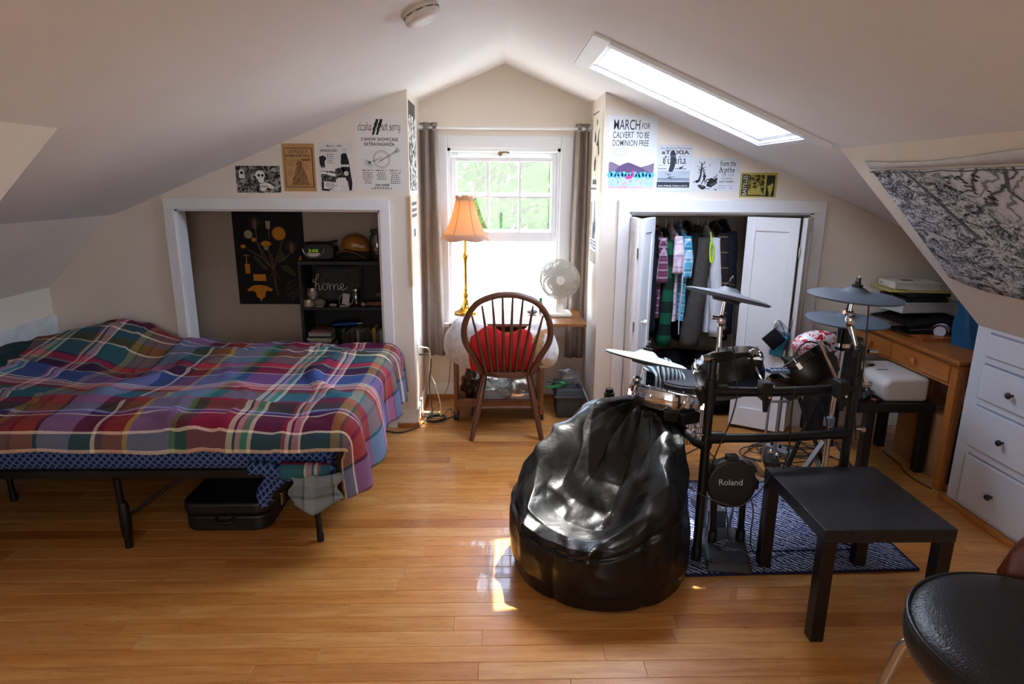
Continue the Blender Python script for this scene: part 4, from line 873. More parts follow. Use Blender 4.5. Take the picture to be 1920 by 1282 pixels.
# clock radio
r = thing('clock_radio', 'black rounded clock radio with silver-ringed display on top of the bookshelf', 'radio', (-1.2, 4.45, ST1))
def rad(u, v): 
    a = 2*pi*u; c, s_ = cos(a), sin(a); e = .45; X = .112*(abs(c)**e)*(1 if c > 0 else -1); Z = .055*(abs(s_)**e)*(1 if s_ > 0 else -1); k = 1-.12*abs(2*v-1)**3
    return (-1.2+X*k, 4.385+.13*v, ST1+.058+Z*k)
m_ = MB(); m_.grid(rad, 36, 8, closed_u=True); b0 = 0; m_.f += [tuple(range(35, -1, -1)), tuple(range(7*36, 8*36))]; m_.build('housing', M('17181a', .4), r, smooth=50)
def disc(cx, cy, cz, rx, rz, n=28, a0=0, a1=2*pi): return [(cx+rx*cos(a0+(a1-a0)*k/n), cy, cz+rz*sin(a0+(a1-a0)*k/n)) for k in range(n+1)]
MB().tube(disc(-1.235, 4.381, ST1+.082, .072, .062, 24, pi, 2*pi), .0042, 8).build('silver_ring', STEEL, r, smooth=180)
pp = disc(-1.235, 4.383, ST1+.082, .066, .036, 24, pi, 2*pi); MB().prism(pp, 'y', (0, .003, 0)).build('display', M('101510', .2), r)
MB().prism(disc(-1.235, 4.382, ST1+.050, .045, .024, 24, pi, 2*pi), 'y', (0, .003, 0)).build('silver_panel', STEEL, r)
v, f = text2d('2:05', .02, 0); dm = base('green_digits', '4d6b1c', .5); dm.node_tree.nodes['Principled BSDF'].inputs['Emission Color'].default_value = lin('8fb52c'); dm.node_tree.nodes['Principled BSDF'].inputs['Emission Strength'].default_value = .25
MB().add([(-1.27+a*.040, 4.3815, ST1+.056+b*.030) for a, b in v], f).build('digits', dm, r)
MB().tube(bez([(-1.31, 4.43, ST1+.112), (-1.25, 4.43, ST1+.117), (-1.15, 4.43, ST1+.117), (-1.08, 4.43, ST1+.130)], 5), [.008]*16 if False else .008, 8).build('carry_handle', BLKP, r, smooth=60)
# cap
CAPM = fabric('a86f28', .12); cap = thing('baseball_cap', 'mustard yellow baseball cap with a dark brim underside beside the clock radio', 'cap', (-.97, 4.47, ST1))
def capf(u, v):
    a = 2*pi*u; t = v*pi/2; return (-.968+.098*cos(a)*cos(t)**.8, 4.49+.115*sin(a)*cos(t)**.8, ST1+.070+.098*sin(t)**.9 - .03*(1-v)*cos(a)*.5)
m_ = MB(); m_.grid(capf, 32, 12, closed_u=True); m_.build('crown', CAPM, cap, smooth=180, thick=.003)
def brim(u, v):
    x = (u-.5)*2; y = sqrt(max(0, 1-x*x)); return (-.985+.105*x*(1+.04*v), 4.44-.10*v*y-.04*y, ST1+.040+.034*v*y-.030*x*x-.014*x)
MB().grid(brim, 20, 8).build('brim', CAPM, cap, smooth=180, thick=.004)
MB().grid(lambda u, v: tuple(Vector(brim(u, v))-Vector((0, -.002, .006))), 20, 8).build('brim_underside', M('2a2324', .9), cap, smooth=180, thick=.003)
MB().lathe([(.099, 0), (.099, .05)], (-.968, 4.495, ST1+.008), n=24, cap=False, sx=1, sy=1.12).build('inner_band', M('2a2324', .9), cap, smooth=60, thick=.003)
MB().ball((-.968, 4.49, ST1+.170), .007, 10, 6).build('button', CAPM, cap, smooth=180)
v, f = text2d('tMW', .02, .15); m_ = MB(); m_.add([(-.975+a*.042, 4.372+.02*abs(a*.02), ST1+.100+b*.036-a*.010) for a, b in v], f); m_.build('embroidered_letters', M('d8cdbb', .8), cap)
# tall glass jar on top
JG = clear_glass('jar_glass', (.80, .82, .80, 1), .14)
def jar(name, label, x, y, z, rr, h, lid, fill, lidm):
    j = thing(name, label, 'jar', (x, y, z))
    MB().lathe([(0, .001), (rr*.9, .001), (rr, .01), (rr, h*.78), (rr*.78, h*.88), (rr*.78, h*.94)], (x, y, z), n=24, cap=False).build('glass_body', JG, j, smooth=40, thick=.003)
    MB().lathe([(0, h*.92), (rr*.85, h*.92), (rr*.86, h), (rr*.8, h+.004), (0, h+.004)], (x, y, z), n=24, cap=False).build('lid', lidm, j, smooth=40)
    if fill: MB().lathe([(0, .006), (rr*.88, .006), (rr*.88, h*fill), (0, h*fill+.006)], (x, y, z), n=18, cap=False).build('contents', M('5a4a46', .9, 0, .5, 60), j, smooth=40)
    return j
jar('glass_jar', 'tall glass storage jar with a dark lid at the right end of the bookshelf top', -.815, 4.46, ST1, .052, .20, 1, .45, M('3a3530', .5))
jar('small_jar', 'small square-shouldered glass jar with a silver lid on the middle shelf', -.968, 4.40, ST2, .032, .115, 1, 0, STEEL)
# home cushion
hp = thing('home_cushion', 'dark grey cushion with the word home in white rope script on the middle shelf', 'cushion', (-1.11, 4.50, ST2))
pillow(MB(), (-1.11, 4.50, ST2+.142), .175, .132, .045, (radians(80), 0, 0), sd=5).build('cushion_body', fabric('3f4143'), hp, smooth=180)
hm = bez([(-1.262,0,.18),(-1.272,0,.165),(-1.255,0,.160),(-1.225,0,.205),(-1.232,0,.215),(-1.245,0,.19),(-1.258,0,.10),(-1.250,0,.135),(-1.235,0,.15),(-1.226,0,.135),(-1.228,0,.105),(-1.212,0,.11),(-1.195,0,.145),(-1.18,0,.15),(-1.195,0,.145),(-1.20,0,.115),(-1.18,0,.105),(-1.165,0,.125),(-1.172,0,.145),(-1.155,0,.15),(-1.15,0,.105),(-1.145,0,.135),(-1.13,0,.15),(-1.122,0,.135),(-1.122,0,.108),(-1.115,0,.135),(-1.10,0,.148),(-1.092,0,.135),(-1.092,0,.108),(-1.075,0,.118),(-1.055,0,.135),(-1.06,0,.15),(-1.075,0,.14),(-1.072,0,.115),(-1.055,0,.107),(-1.03,0,.125)], 4)
MB().tube([(p_.x, 4.452-.035*sin(max(0, min(1, (p_.x+1.285)/.35))*pi)+0.012*0, ST2+p_.z-.0) for p_ in hm], .0032, 6).build('rope_lettering', M('b9b5ad', .9), hp, smooth=180)
# candle tins
TINM = M('b9ab94', .45, .2); 
def tin(label, x, y, z, rr=.038, h=.05, body=TINM):
    t = thing('candle_tin', label, 'tin', (x, y, z), None)
    MB().lathe([(0, 0), (rr*.9, 0), (rr, .006), (rr, h*.62), (rr*.97, h*.62)], (x, y, z), n=22, cap=False).build('tin_body', body, t, smooth=40)
    MB().lathe([(rr*1.02, h*.62), (rr*1.03, h*.9), (rr*.96, h), (0, h)], (x, y, z), n=22, cap=False).build('lid', M('a9a39b', .35, .7), t, smooth=40); return t
tin('cream candle tin at the front left of the middle shelf', -1.288, 4.375, ST2)
tin('round tin stacked second from the bottom behind the cream candle tin', -1.282, 4.455, ST2, .036, .055, M('7d6152', .5))
tin('pale round tin on top of the stack at the left of the middle shelf', -1.282, 4.455, ST2+.0555, .036, .062, M('b8a79a', .45, .2))
def stone(label, x, y, z, r3, col):
    m_ = MB(); m_.ball((x, y, z+r3[2]), r3, 16, 10); m_.v = [tuple(Vector(q)+.12*min(r3)*Vector((nz(q[0]*40, q[1]*40, q[2]*40), 0, nz(q[0]*30, q[2]*30, 4)))) for q in m_.v]
    tag(m_.build('beach_stone', M(col, .8, 0, .12, 50), smooth=180), label, 'stone')
stone('large grey beach stone beside the candle tins', -1.215, 4.375, ST2, (.046, .034, .026), '6f716e'); stone('small flat pale stone lying right of the grey stone', -1.12, 4.365, ST2, (.028, .02, .011), '9a9484'); stone('thin white shell-like stone in front of the large grey stone', -1.208, 4.345, ST2, (.030, .010, .004), 'b9b2a8')
# paper tags and string
tg = thing('paper_tag', 'white paper tag on a tangle of white string beside the small jar', 'tag', (-1.04, 4.38, ST2))
MB().box((-1.035, 4.385, ST2+.048), (.046, .002, .075), (radians(-10), radians(8), 0)).build('tag_card', M('b9b3b8', .8), tg)
MB().tube(bez([(-1.05, 4.37, ST2+.09), (-1.075, 4.36, ST2+.05), (-1.06, 4.35, ST2+.01), (-1.01, 4.345, ST2+.005), (-1.0, 4.36, ST2+.03), (-1.02, 4.34, ST2+.006), (-1.07, 4.345, ST2+.004), (-1.03, 4.35, ST2+.012), (-.99, 4.35, ST2+.02), (-.98, 4.36, ST2+.05)], 6), .0022, 5).build('string', M('a9a7a6', .9), tg, smooth=180)
# driftwood / feather pieces
m_ = MB(); m_.grid(lambda u, v: (-.92+.17*u, 4.40+.05*v+.01*sin(9*u), ST2+.003+.045*u*(1-abs(2*v-1))+.012*sin(7*u)*v), 14, 8)
tag(m_.build('bark_piece', M('8a5640', .85, 0, .25, 40), smooth=60, thick=.006), 'curled orange-brown bark piece at the right of the middle shelf', 'bark')
stone('round grey pebble resting on the bark piece behind', -.80, 4.44, ST2+.05, (.04, .025, .02), '63666a'); stone('small pinkish pebble at the left tip of the bark piece', -.915, 4.375, ST2, (.016, .014, .014), 'a58a7e')
# lying books
def book(label, x0, x1, y0, y1, z, h, cover, group=None, rz=0, pages='cfc8ba'):
    b = thing('book', label, 'book', ((x0+x1)/2, (y0+y1)/2, z), group)
    cm = M(cover, .6); t = .0025
    MB().bx(x0, x1, y0, y1, z, z+t).build('back_cover', cm, b); MB().bx(x0, x1, y0, y1, z+h-t, z+h).build('front_cover', cm, b); MB().bx(x0, x1, y0-.001, y0+t, z, z+h).build('spine', cm, b)
    MB().bx(x0+.004, x1-.004, y0+.003, y1-.004, z+t, z+h-t).build('page_block', M(pages, .9, 0, .12, 90), b); b.rotation_euler = (0, 0, rz); return b
zz = ST3
for lab, h, cov, a, w_, in (('dark book at the bottom of the flat stack on the lower shelf', .085, '1f1f22', -1.32, .19), ('white slim book, second from the bottom of the lower shelf stack', .014, 'b5b2ae', -1.30, .15), ('long white book in the middle of the lower shelf stack', .016, 'c4c2be', -1.315, .17),
                       ('dark book between the two white ones in the lower shelf stack', .014, '26262a', -1.30, .15), ('pale striped book in the upper part of the lower shelf stack', .014, 'b3b1ad', -1.302, .155), ('grey book near the top of the lower shelf stack', .012, '98969a', -1.302, .155), ('small red-brown book on top of the lower shelf stack', .018, '6d3a33', -1.28, .11)):
    book(lab, a, a+w_, 4.36, 4.50, zz, h, cov); zz += h+.0006
# standing books
r_ = random.Random(6); x = -1.075; cols = ['2b3026','38352a','1f2023','4a2a24','23262c','8a8a88','3a3d42','1d1f24','2e3a34','2a2a2c','b08f2a','5a5f68','b9b6b0','3f4a6a','2d2630','24242a']
k = 0; ORD = 'first second third fourth fifth sixth seventh eighth ninth tenth eleventh twelfth thirteenth fourteenth fifteenth sixteenth seventeenth eighteenth nineteenth twentieth'.split()
while x < -.70:
    wd = r_.uniform(.014, .028); hh = r_.uniform(.145, .175)
    if cols[k % 16] == 'b08f2a': hh = .185
    b = thing('book', ORD[k]+' book from the left in the standing row on the lower shelf'+(', the yellow one' if cols[k % 16] == 'b08f2a' else ''), 'book', (x+wd/2, 4.45, ST3), 'books standing on the lower shelf')
    MB().bx(x, x+wd-.001, 4.375, 4.52, ST3, ST3+hh).build('cover', M(cols[k % 16], .6), b, bev=.001); MB().bx(x+.002, x+wd-.003, 4.38, 4.521, ST3+.003, ST3+hh+.0004).build('page_block', M('b9b0a0', .9), b)
    x += wd+.0008; k += 1
bo = thing('metal_bottle', 'blue metal cylinder lying across the standing books', 'bottle', (-1.03, 4.40, ST3+.177))
MB().cyl((-1.135, 4.40, ST3+.176+.025), (-.965, 4.41, ST3+.212), .022, n=18).build('bottle_body', M('1d3a78', .25, .8), bo, smooth=50); MB().cyl((-.965, 4.41, ST3+.212), (-.935, 4.411, ST3+.2145), .013, n=14).build('bottle_neck', STEEL, bo, smooth=50)
bx_ = thing('small_box', 'small grey box on top of the books at the shelf right end', 'box', (-.735, 4.44, ST3+.186)); MB().bx(-.79, -.69, 4.39, 4.49, ST3+.186, ST3+.21).build('box_base', M('9a8f88', .8), bx_, bev=.002); MB().box((-.745, 4.44, ST3+.232), (.085, .09, .035), (.2, .1, .3)).build('crumpled_paper', M('77757a', .85), bx_, bev=.004)
# ================= WINDOW NOOK =================
DESKW = wood('7a4a28', '94602f', .35, (12, 1, 12), 4); DESKD = wood('5e4330', '6e4f36', .4, (1.5, 12, 12), 4)
dk = thing('window_desk', 'small wooden desk on casters below the window with one leaf raised', 'desk', (.1, 4.3, 0))
MB().bx(-.30, .345, 4.06, 4.58, .688, .708).build('desk_top', DESKD, dk, bev=.002); MB().bx(.347, .60, 4.06, 4.58, .688, .708).build('drop_leaf', DESKW, dk, bev=.002)
for x in (-.268, .318): 
    MB().bx(x-.012, x+.012, 4.13, 4.53, .055, .687).build('side_panel', DESKW, dk, bev=.002)
    for y in (4.18, 4.48):
        c = MB().cyl((x+.0-.018, y, .0275), (x+.018, y, .0275), .027, n=20); co = c.build('caster', M('1c1c1e', .5), dk, smooth=40); MB().bx(x-.02, x+.02, y-.012, y+.012, .04, .06).build('caster_fork', BLKP, co)
MB().bx(-.256, .306, 4.13, 4.16, .11, .16).build('stretcher', DESKW, dk, bev=.002); MB().bx(-.256, .306, 4.50, 4.515, .55, .687).build('back_rail', DESKW, dk); MB().bx(-.256, .306, 4.2, 4.5, .10, .115).build('low_shelf', DESKW, dk)
DT = .7085
# lamp
BRASS = M('d9b24c', .14, 1.0, .05, 12)
lx, ly = -.205, 4.40
lp = thing('table_lamp', 'brass table lamp with a glowing scalloped amber shade on the window desk', 'lamp', (lx, ly, DT))
MB().lathe([(0, 0), (.078, 0), (.080, .006), (.078, .016), (.066, .022), (.05, .03), (.034, .042), (.024, .058), (.020, .075), (.016, .10)], (lx, ly, DT), n=32).build('base', BRASS, lp, smooth=50)
MB().lathe([(.011, .10), (.017, .115), (.021, .13), (.015, .145), (.011, .155), (.013, .165), (.0105, .175), (.0105, .36), (.014, .37), (.017, .385), (.020, .40), (.016, .415), (.011, .425), (.009, .44), (.009, .56), (.016, .565), (.016, .60), (.012, .605)], (lx, ly, DT), n=20).build('stem', BRASS, lp, smooth=50)
MB().ball((lx, ly, DT+.67), (.026, .026, .036), 14, 10).build('bulb', (lambda m: (m.node_tree.nodes['Principled BSDF'].inputs['Emission Color'].__setattr__('default_value', lin('ffcf8f')), m.node_tree.nodes['Principled BSDF'].inputs['Emission Strength'].__setattr__('default_value', 22.0), m)[2])(base('lit_bulb', 'ffd9a0')), lp, smooth=180)
def shade_mat():
    m = bpy.data.materials.new('amber_shade_cloth'); m.use_nodes = True; n = m.node_tree.nodes; n.clear(); L = m.node_tree.links
    d = n.new('ShaderNodeBsdfDiffuse'); d.inputs[0].default_value = lin('d9b394'); t = n.new('ShaderNodeBsdfTranslucent'); t.inputs[0].default_value = lin('e3bd8c'); x = n.new('ShaderNodeMixShader'); x.inputs[0].default_value = .5; o = n.new('ShaderNodeOutputMaterial')
    L.new(d.outputs[0], x.inputs[1]); L.new(t.outputs[0], x.inputs[2]); L.new(x.outputs[0], o.inputs[0]); return m
SHADE = shade_mat()
def shade(u, v):
    a = 2*pi*u; r0 = .150-(.150-.058)*(v**.62); k = 1+.045*cos(6*a)*(1-v)*.6; return (lx+r0*k*cos(a), ly+r0*k*sin(a), DT+.545+.235*v)
m_ = MB(); m_.grid(shade, 72, 14, closed_u=True); m_.build('lamp_shade', SHADE, lp, smooth=180, thick=.0015)
m_ = MB(); m_.grid(lambda u, v: (lx+(.151+.012*v)*(1+.045*cos(12*pi*u)*.6)*cos(2*pi*u), ly+(.151+.012*v)*(1+.045*cos(12*pi*u)*.6)*sin(2*pi*u), DT+.549-v*(.022+.018*abs(sin(6*pi*u+pi/2))**.7)), 96, 4, closed_u=True); m_.build('scalloped_hem', M('b98a72', .9), lp, smooth=180, thick=.0015)
m_ = MB(); m_.grid(lambda u, v: (lx+(.058+.004*v)*cos(2*pi*u), ly+(.058+.004*v)*sin(2*pi*u), DT+.778+v*(.016+.016*abs(sin(6*pi*u))**.7)), 72, 4, closed_u=True); m_.build('scalloped_collar', M('c49a74', .9), lp, smooth=180, thick=.0015)
rb = MB()
for k in range(6): rb.tube([Vector(shade((k+.0)/6, v/10))*1 for v in range(11)], .0022, 5)
ro_ = rb.build('shade_piping', M('9a6f52', .9), lp); ro_['kind'] = 'stuff'
# fan
fx, fy = .445, 4.36; FANW = M('dcd6c6', .4, 0, .03)
fn = thing('desk_fan', 'white round desk fan standing on the raised desk leaf by the window', 'fan', (fx, fy, DT))
rbox(fx-.085, fx+.085, fy-.09, fy+.09, DT, DT+.022, .03).build('base', FANW, fn, bev=.006, smooth=50)
MB().lathe([(.05, 0), (.036, .012), (.026, .06), (.024, .13), (.028, .165), (.024, .18)], (fx, fy, DT+.02), n=24).build('stem', FANW, fn, smooth=60)
MB().lathe([(.02, 0), (.045, .01), (.055, .05), (.05, .09), (.03, .105)], (fx, fy+.03, DT+.25), (0, 1, 0), n=24).build('motor_housing', FANW, fn, smooth=60)
for y in (fy-.045, fy+.03):
    g = MB()
    g.tube([(fx+.132*cos(2*pi*k/48), y, DT+.25+.132*sin(2*pi*k/48)) for k in range(48)], .004, 6, closed=True)
    sg = -1 if y < fy else 1
    for rr in (.045, .09): g.tube([(fx+rr*cos(2*pi*k/40), y+sg*.018*(1-(rr/.132)**2), DT+.25+rr*sin(2*pi*k/40)) for k in range(40)], .0018, 4, closed=True)
    for k in range(80): a = 2*pi*k/80; g.tube([(fx+q*cos(a+.25*(1-q/.132)), y+sg*.020*(1-(q/.132)**2), DT+.25+q*sin(a+.25*(1-q/.132))) for q in (.03, .065, .10, .132)], .0024, 4, cap=False)
    go = g.build('wire_guard', M('b9b2a2', .45, 0, .03), fn); go['kind'] = 'stuff'
MB().lathe([(0, -.004), (.030, -.002), (.034, .004)], (fx, fy-.062, DT+.25), (0, 1, 0), n=24, cap=False).build('guard_badge', FANW, fn, smooth=50)
for k in range(3):
    def bl(u, v, a0=2*pi*k/3): a = a0+.9*u*(.4+.6*v); q = .028+.088*v; return (fx+q*cos(a), fy-.018+.028*(u-.5), DT+.25+q*sin(a))
    MB().grid(bl, 8, 6).build('fan_blade', M('c9c9c4', .35), fn, smooth=180, thick=.002)
m_ = MB(); m_.ball((.26, 4.38, DT+.018), (.038, .028, .018), 16, 8); tag(m_.build('computer_mouse', M('6f7478', .4), smooth=180), 'small grey computer mouse on the window desk left of the fan', 'mouse')
m_ = MB(); m_.cyl((.325, 4.47, DT), (.325, 4.47, DT+.10), .012, n=12); tag(m_.build('green_bottle', M('3d8a4a', .3), smooth=50), 'small green bottle standing behind the fan base', 'bottle')
# windsor chair (back toward the room)
CHW = wood('573223', '6d4530', .35, (12, 12, 1.5), 5, .15)
ch = thing('windsor_chair', 'dark brown hoop-back wooden chair pushed under the window desk', 'chair', (.07, 4.03, 0))
ccx, ccy = .075, 4.02
def seatp(u, v):
    a = 2*pi*u; r0 = (1 if v < 1 else 1); X = .215*cos(a)*(1-.10*sin(a)*-1*.0); Y = .205*sin(a)
    return X, Y
m_ = MB(); n = 40; prof = [(0, -.006), (.6, -.004), (.93, .012), (1.0, .006), (1.0, -.014), (.9, -.026), (0, -.026)]
vs = []; 
for r0, h in prof: vs += [(ccx+.225*r0*cos(2*pi*k/n)*(1+.06*sin(2*pi*k/n)), ccy+.21*r0*sin(2*pi*k/n), .435+h) for k in range(n)]
m_.add(vs, [(i*n+k, i*n+(k+1) % n, (i+1)*n+(k+1) % n, (i+1)*n+k) for i in range(len(prof)-1) for k in range(n)]); m_.build('seat', CHW, ch, smooth=50)
hoop = bez([(ccx-.155, ccy-.155, .43), (ccx-.205, ccy-.178, .54), (ccx-.262, ccy-.205, .66), (ccx-.255, ccy-.228, .78), (ccx-.19, ccy-.248, .89), (ccx-.09, ccy-.258, .940), (ccx, ccy-.26, .952), (ccx+.09, ccy-.258, .940), (ccx+.19, ccy-.248, .89), (ccx+.255, ccy-.228, .78), (ccx+.262, ccy-.205, .66), (ccx+.205, ccy-.178, .54), (ccx+.155, ccy-.155, .43)], 8)
MB().tube(hoop, .0195, 10).build('hoop_back', CHW, ch, smooth=180)
for k in range(8):
    t = (k-3.5)/3.5; xb = ccx+.128*t; xt = ccx+.215*t; zt = .952-.030*abs(t)**2*1.0-.085*abs(t)**3; zt = min(zt, .95-.13*t*t); yb = ccy-.175-.0*t; yt = ccy-.258+.012*t*t
    P0, P1 = Vector((xb, yb, .435)), Vector((xt, yt, zt)); 
    MB().tube([P0+(P1-P0)*q for q in (0, .2, .35, .6, 1)], [.0078, .0105, .0118, .0092, .0062], 8).build('spindle', CHW, ch, smooth=60)
for sx in (-1, 1):
    for sy, yb, xb in ((-1, ccy-.215, .225), (1, ccy+.235, .235)):
        P0, P1 = Vector((ccx+sx*.135, ccy+sy*.12, .425)), Vector((ccx+sx*xb, yb, 0)); MB().tube([P0+(P1-P0)*q for q in (0, .15, .45, .75, 1)], [.014, .018, .0215, .019, .015], 12).build('leg', CHW, ch, smooth=60)
    MB().cyl((ccx+sx*.182, ccy-.165, .19), (ccx+sx*.186, ccy+.175, .19), .010, n=10).build('side_stretcher', CHW, ch, smooth=60)
MB().cyl((ccx-.183, ccy+.02, .19), (ccx+.183, ccy+.02, .19), .010, n=10).build('cross_stretcher', CHW, ch, smooth=60); MB().cyl((ccx-.182, ccy-.165, .205), (ccx+.182, ccy-.165, .205), .010, n=10).build('rear_stretcher', CHW, ch, smooth=60)
# soft pile on the chair
def lump(name, label, cat, c, r3, col, rot=(0, 0, 0), k=.10, sd=0, e=1.0, mat=None, group=None, fr=6.0):
    R = Euler(rot).to_matrix(); m_ = MB()
    m_.ball((0, 0, 0), 1.0, 48, 28); vs = []
    for q in m_.v:
        v_ = Vector(q); s_ = Vector([abs(a)**e*(1 if a > 0 else -1) for a in v_]); w_ = 1+k*(nz(q[0]*1.6+sd, q[1]*1.6, q[2]*1.6))+.6*k*(-abs(nz(q[0]*fr+sd, q[1]*fr*.5, q[2]*fr*.7)))
        vs.append(Vector(c)+R @ Vector((s_.x*r3[0]*w_, s_.y*r3[1]*w_, s_.z*r3[2]*w_)))
    m_.v = [tuple(a) for a in vs]
    return tag(m_.build(name, mat or fabric(col), smooth=180), label, cat, group)
lump('white_pillow', 'crumpled white pillow bulging left of the chair spindles', 'pillow', (-.175, 4.0, .60), (.15, .10, .165), 'd4d2d2', (0, .15, .1), .10, 2, .85)
lump('white_comforter', 'folded white comforter end bulging at the right of the chair', 'comforter', (.285, 4.0, .575), (.115, .10, .150), 'dcd9d6', (0, -.25, 0), .16, 7, .85, None, None, 9)
rc = MB()
def redc(u, v):
    x = 2*u-1; top = .705+.03*cos(3.1*pi*(u-.28))*.9-.02*x*x-.05*max(0, x-.55); z = .445+(top-.445)*v; fat = sqrt(max(0, 1-abs(x)**3)); 
    return (ccx-.035+x*(.190+.015*sin(pi*v)), 3.885-.035*fat*sin(pi*min(1, v*1.05))+.01*nz(u*6, v*5, 2)+.055*v*.3, z)
rc.grid(redc, 30, 20); rc.grid(lambda u, v: tuple(Vector(redc(1-u, v))+Vector((0, .10*sqrt(max(0, 1-abs(2*u-1)**3))*sin(pi*min(1, .08+v*.92))**.5, 0))), 30, 20)
tag(rc.build('red_cushion', M('c8161c', .85, 0, .06, 10, .15, 300), smooth=180, thick=.004), 'bright red cushion squashed against the chair back spindles', 'cushion')
tn = MB(); tn.grid(lambda u, v: (ccx+.09+.16*u+.03*sin(3*v), 3.945-.02*sin(pi*u)-.05*v*(1-u), .47+.24*v*(.55+.45*u)+.012*sin(7*u+3*v)), 14, 14)
tag(tn.build('tan_blanket', fabric('b08a5e'), smooth=180, thick=.012), 'tan knit blanket tucked between the red cushion and white comforter', 'blanket')
# curtains
CUR = fabric('8a7d74', .08, .9, 260, .2)
def curtain(label, x0, x1, z0, lean, nfold, sd, wb):
    r = thing('curtain', label, 'curtain', ((x0+x1)/2, YW-.08, z0))
    def P(u, v):
        x = x0+(x1-x0)*u; xb = x0+(x1-x0)*(wb[0]+(wb[1]-wb[0])*u); xx = xb+(x-xb)*v+lean*(1-v)
        y = YW-.085+.024*sin(nfold*2*pi*u+sd)*(.75+.25*v)+.008*nz(u*5, v*4, sd)
        return (xx, y, z0+(1.995-z0)*v)
    m_ = MB(); m_.grid(P, 64, 26); m_.build('curtain_panel', CUR, r, smooth=180, thick=.003)
    for k in range(nfold*2+1):
        u = (k+.25)/(nfold*2+1); q = P(u, .985); MB().tube([(q[0]+.016*cos(2*pi*j/16), q[1], 1.962+.016*sin(2*pi*j/16)) for j in range(16)], .003, 6, closed=True).build('grommet', STEEL, r, smooth=180)
    return r
curtain('grey-brown curtain hanging left of the window', -.515, -.395, .36, .0, 2, .4, (-.12, 1.22)); curtain('grey-brown curtain hanging right of the window', .552, .648, .34, -.02, 2, 1.2, (-.15, 1.25))
cr = thing('curtain_rod', 'thin white curtain rod spanning the dormer above the window', 'rod', (.06, YW-.085, 1.95)); MB().cyl((-.50, YW-.085, 1.962), (.635, YW-.085, 1.962), .0085, n=12).build('rod', WHITE, cr, smooth=50)
MB().cyl((-.526, YW-.085, 1.962), (-.50, YW-.085, 1.962), .013, n=12).build('end_cap', WHITE, cr, smooth=50); MB().cyl((.635, YW-.085, 1.962), (.660, YW-.085, 1.962), .013, n=12).build('end_cap', WHITE, cr, smooth=50)
# grey file box and clutter
fb = thing('file_box', 'dark grey plastic lidded storage box on the floor in the window nook right corner', 'box', (.525, 4.30, 0)); FBM = M('3a3d3f', .55, 0, .06)
MB().hexa([(.435, 4.20, .001), (.60, 4.20, .001), (.60, 4.46, .001), (.435, 4.46, .001), (.425, 4.19, .155), (.61, 4.19, .155), (.61, 4.47, .155), (.425, 4.47, .155)]).build('box_body', FBM, fb, bev=.006)
MB().hexa([(.417, 4.182, .156), (.618, 4.182, .156), (.618, 4.478, .156), (.417, 4.478, .156), (.430, 4.20, .212), (.605, 4.20, .212), (.605, 4.46, .212), (.430, 4.46, .212)]).build('lid', FBM, fb, bev=.006); MB().bx(.414, .621, 4.179, 4.481, .153, .162).build('lid_rim', M('55585a', .5), fb, bev=.002)
PLAS = clear_glass('crinkled_plastic', (.86, .88, .90, 1), .22, .12)
m_ = lump('plastic_bag', 'crinkled clear plastic bag heaped on the grey storage box', 'bag', (.53, 4.33, .268), (.085, .06, .052), 'ffffff', (0, .2, .2), .35, 3, .8, PLAS, None, 11)
gcz = thing('green_clamp', 'bright green plastic clip tool lying on the grey storage box', 'tool', (.44, 4.24, .213)); GRN = M('1f8a45', .4)
MB().hexa([(.35, 4.20, .216), (.47, 4.235, .216), (.47, 4.25, .216), (.35, 4.21, .216), (.35, 4.20, .232), (.47, 4.235, .238), (.47, 4.25, .238), (.35, 4.21, .232)]).build('handle', GRN, gcz, bev=.004)
MB().hexa([(.37, 4.27, .240), (.47, 4.26, .232), (.47, 4.275, .232), (.37, 4.285, .240), (.37, 4.27, .252), (.47, 4.26, .246), (.47, 4.275, .246), (.37, 4.285, .252)]).build('handle', M('1d4a4a', .5), gcz, bev=.004); MB().lathe([(.026, 0), (.028, .012), (.022, .018)], (.47, 4.255, .232), (.2, .1, 1), n=18).build('hinge_disc', GRN, gcz, smooth=50)
cp = thing('plastic_cup', 'frosted plastic cup on its side at the right of the storage box', 'cup', (.585, 4.25, .214)); MB().lathe([(.020, 0), (.027, .09), (.025, .09), (.018, .004)], (.575, 4.31, .243), (.12, -1, -.12), n=20, cap=False).build('cup_body', clear_glass('frosted_cup', (.9, .9, .92, 1), .1, .45), cp, smooth=50)
# under the desk
lump('grey_plastic_bag', 'grey plastic bag stuffed below the window desk on its low shelf', 'bag', (.0, 4.32, .195), (.13, .09, .085), '6d7478', (0, 0, .2), .3, 5, .8, clear_glass('grey_bag_plastic', (.45, .48, .5, 1), .25, .35, (.5, .53, .56, 1)), None, 10)
lump('clear_plastic_bag', 'pale crinkled plastic bag at the right below the window desk', 'bag', (.19, 4.33, .175), (.085, .085, .066), 'ffffff', (0, 0, 0), .3, 8, .8, PLAS, None, 10)
lump('brown_bag', 'crumpled brown leather bag leaning at the left below the window desk', 'bag', (-.175, 4.36, .21), (.062, .10, .094), '4a3026', (.2, .2, .3), .35, 4, .85, M('4a3026', .4, 0, .2, 20))
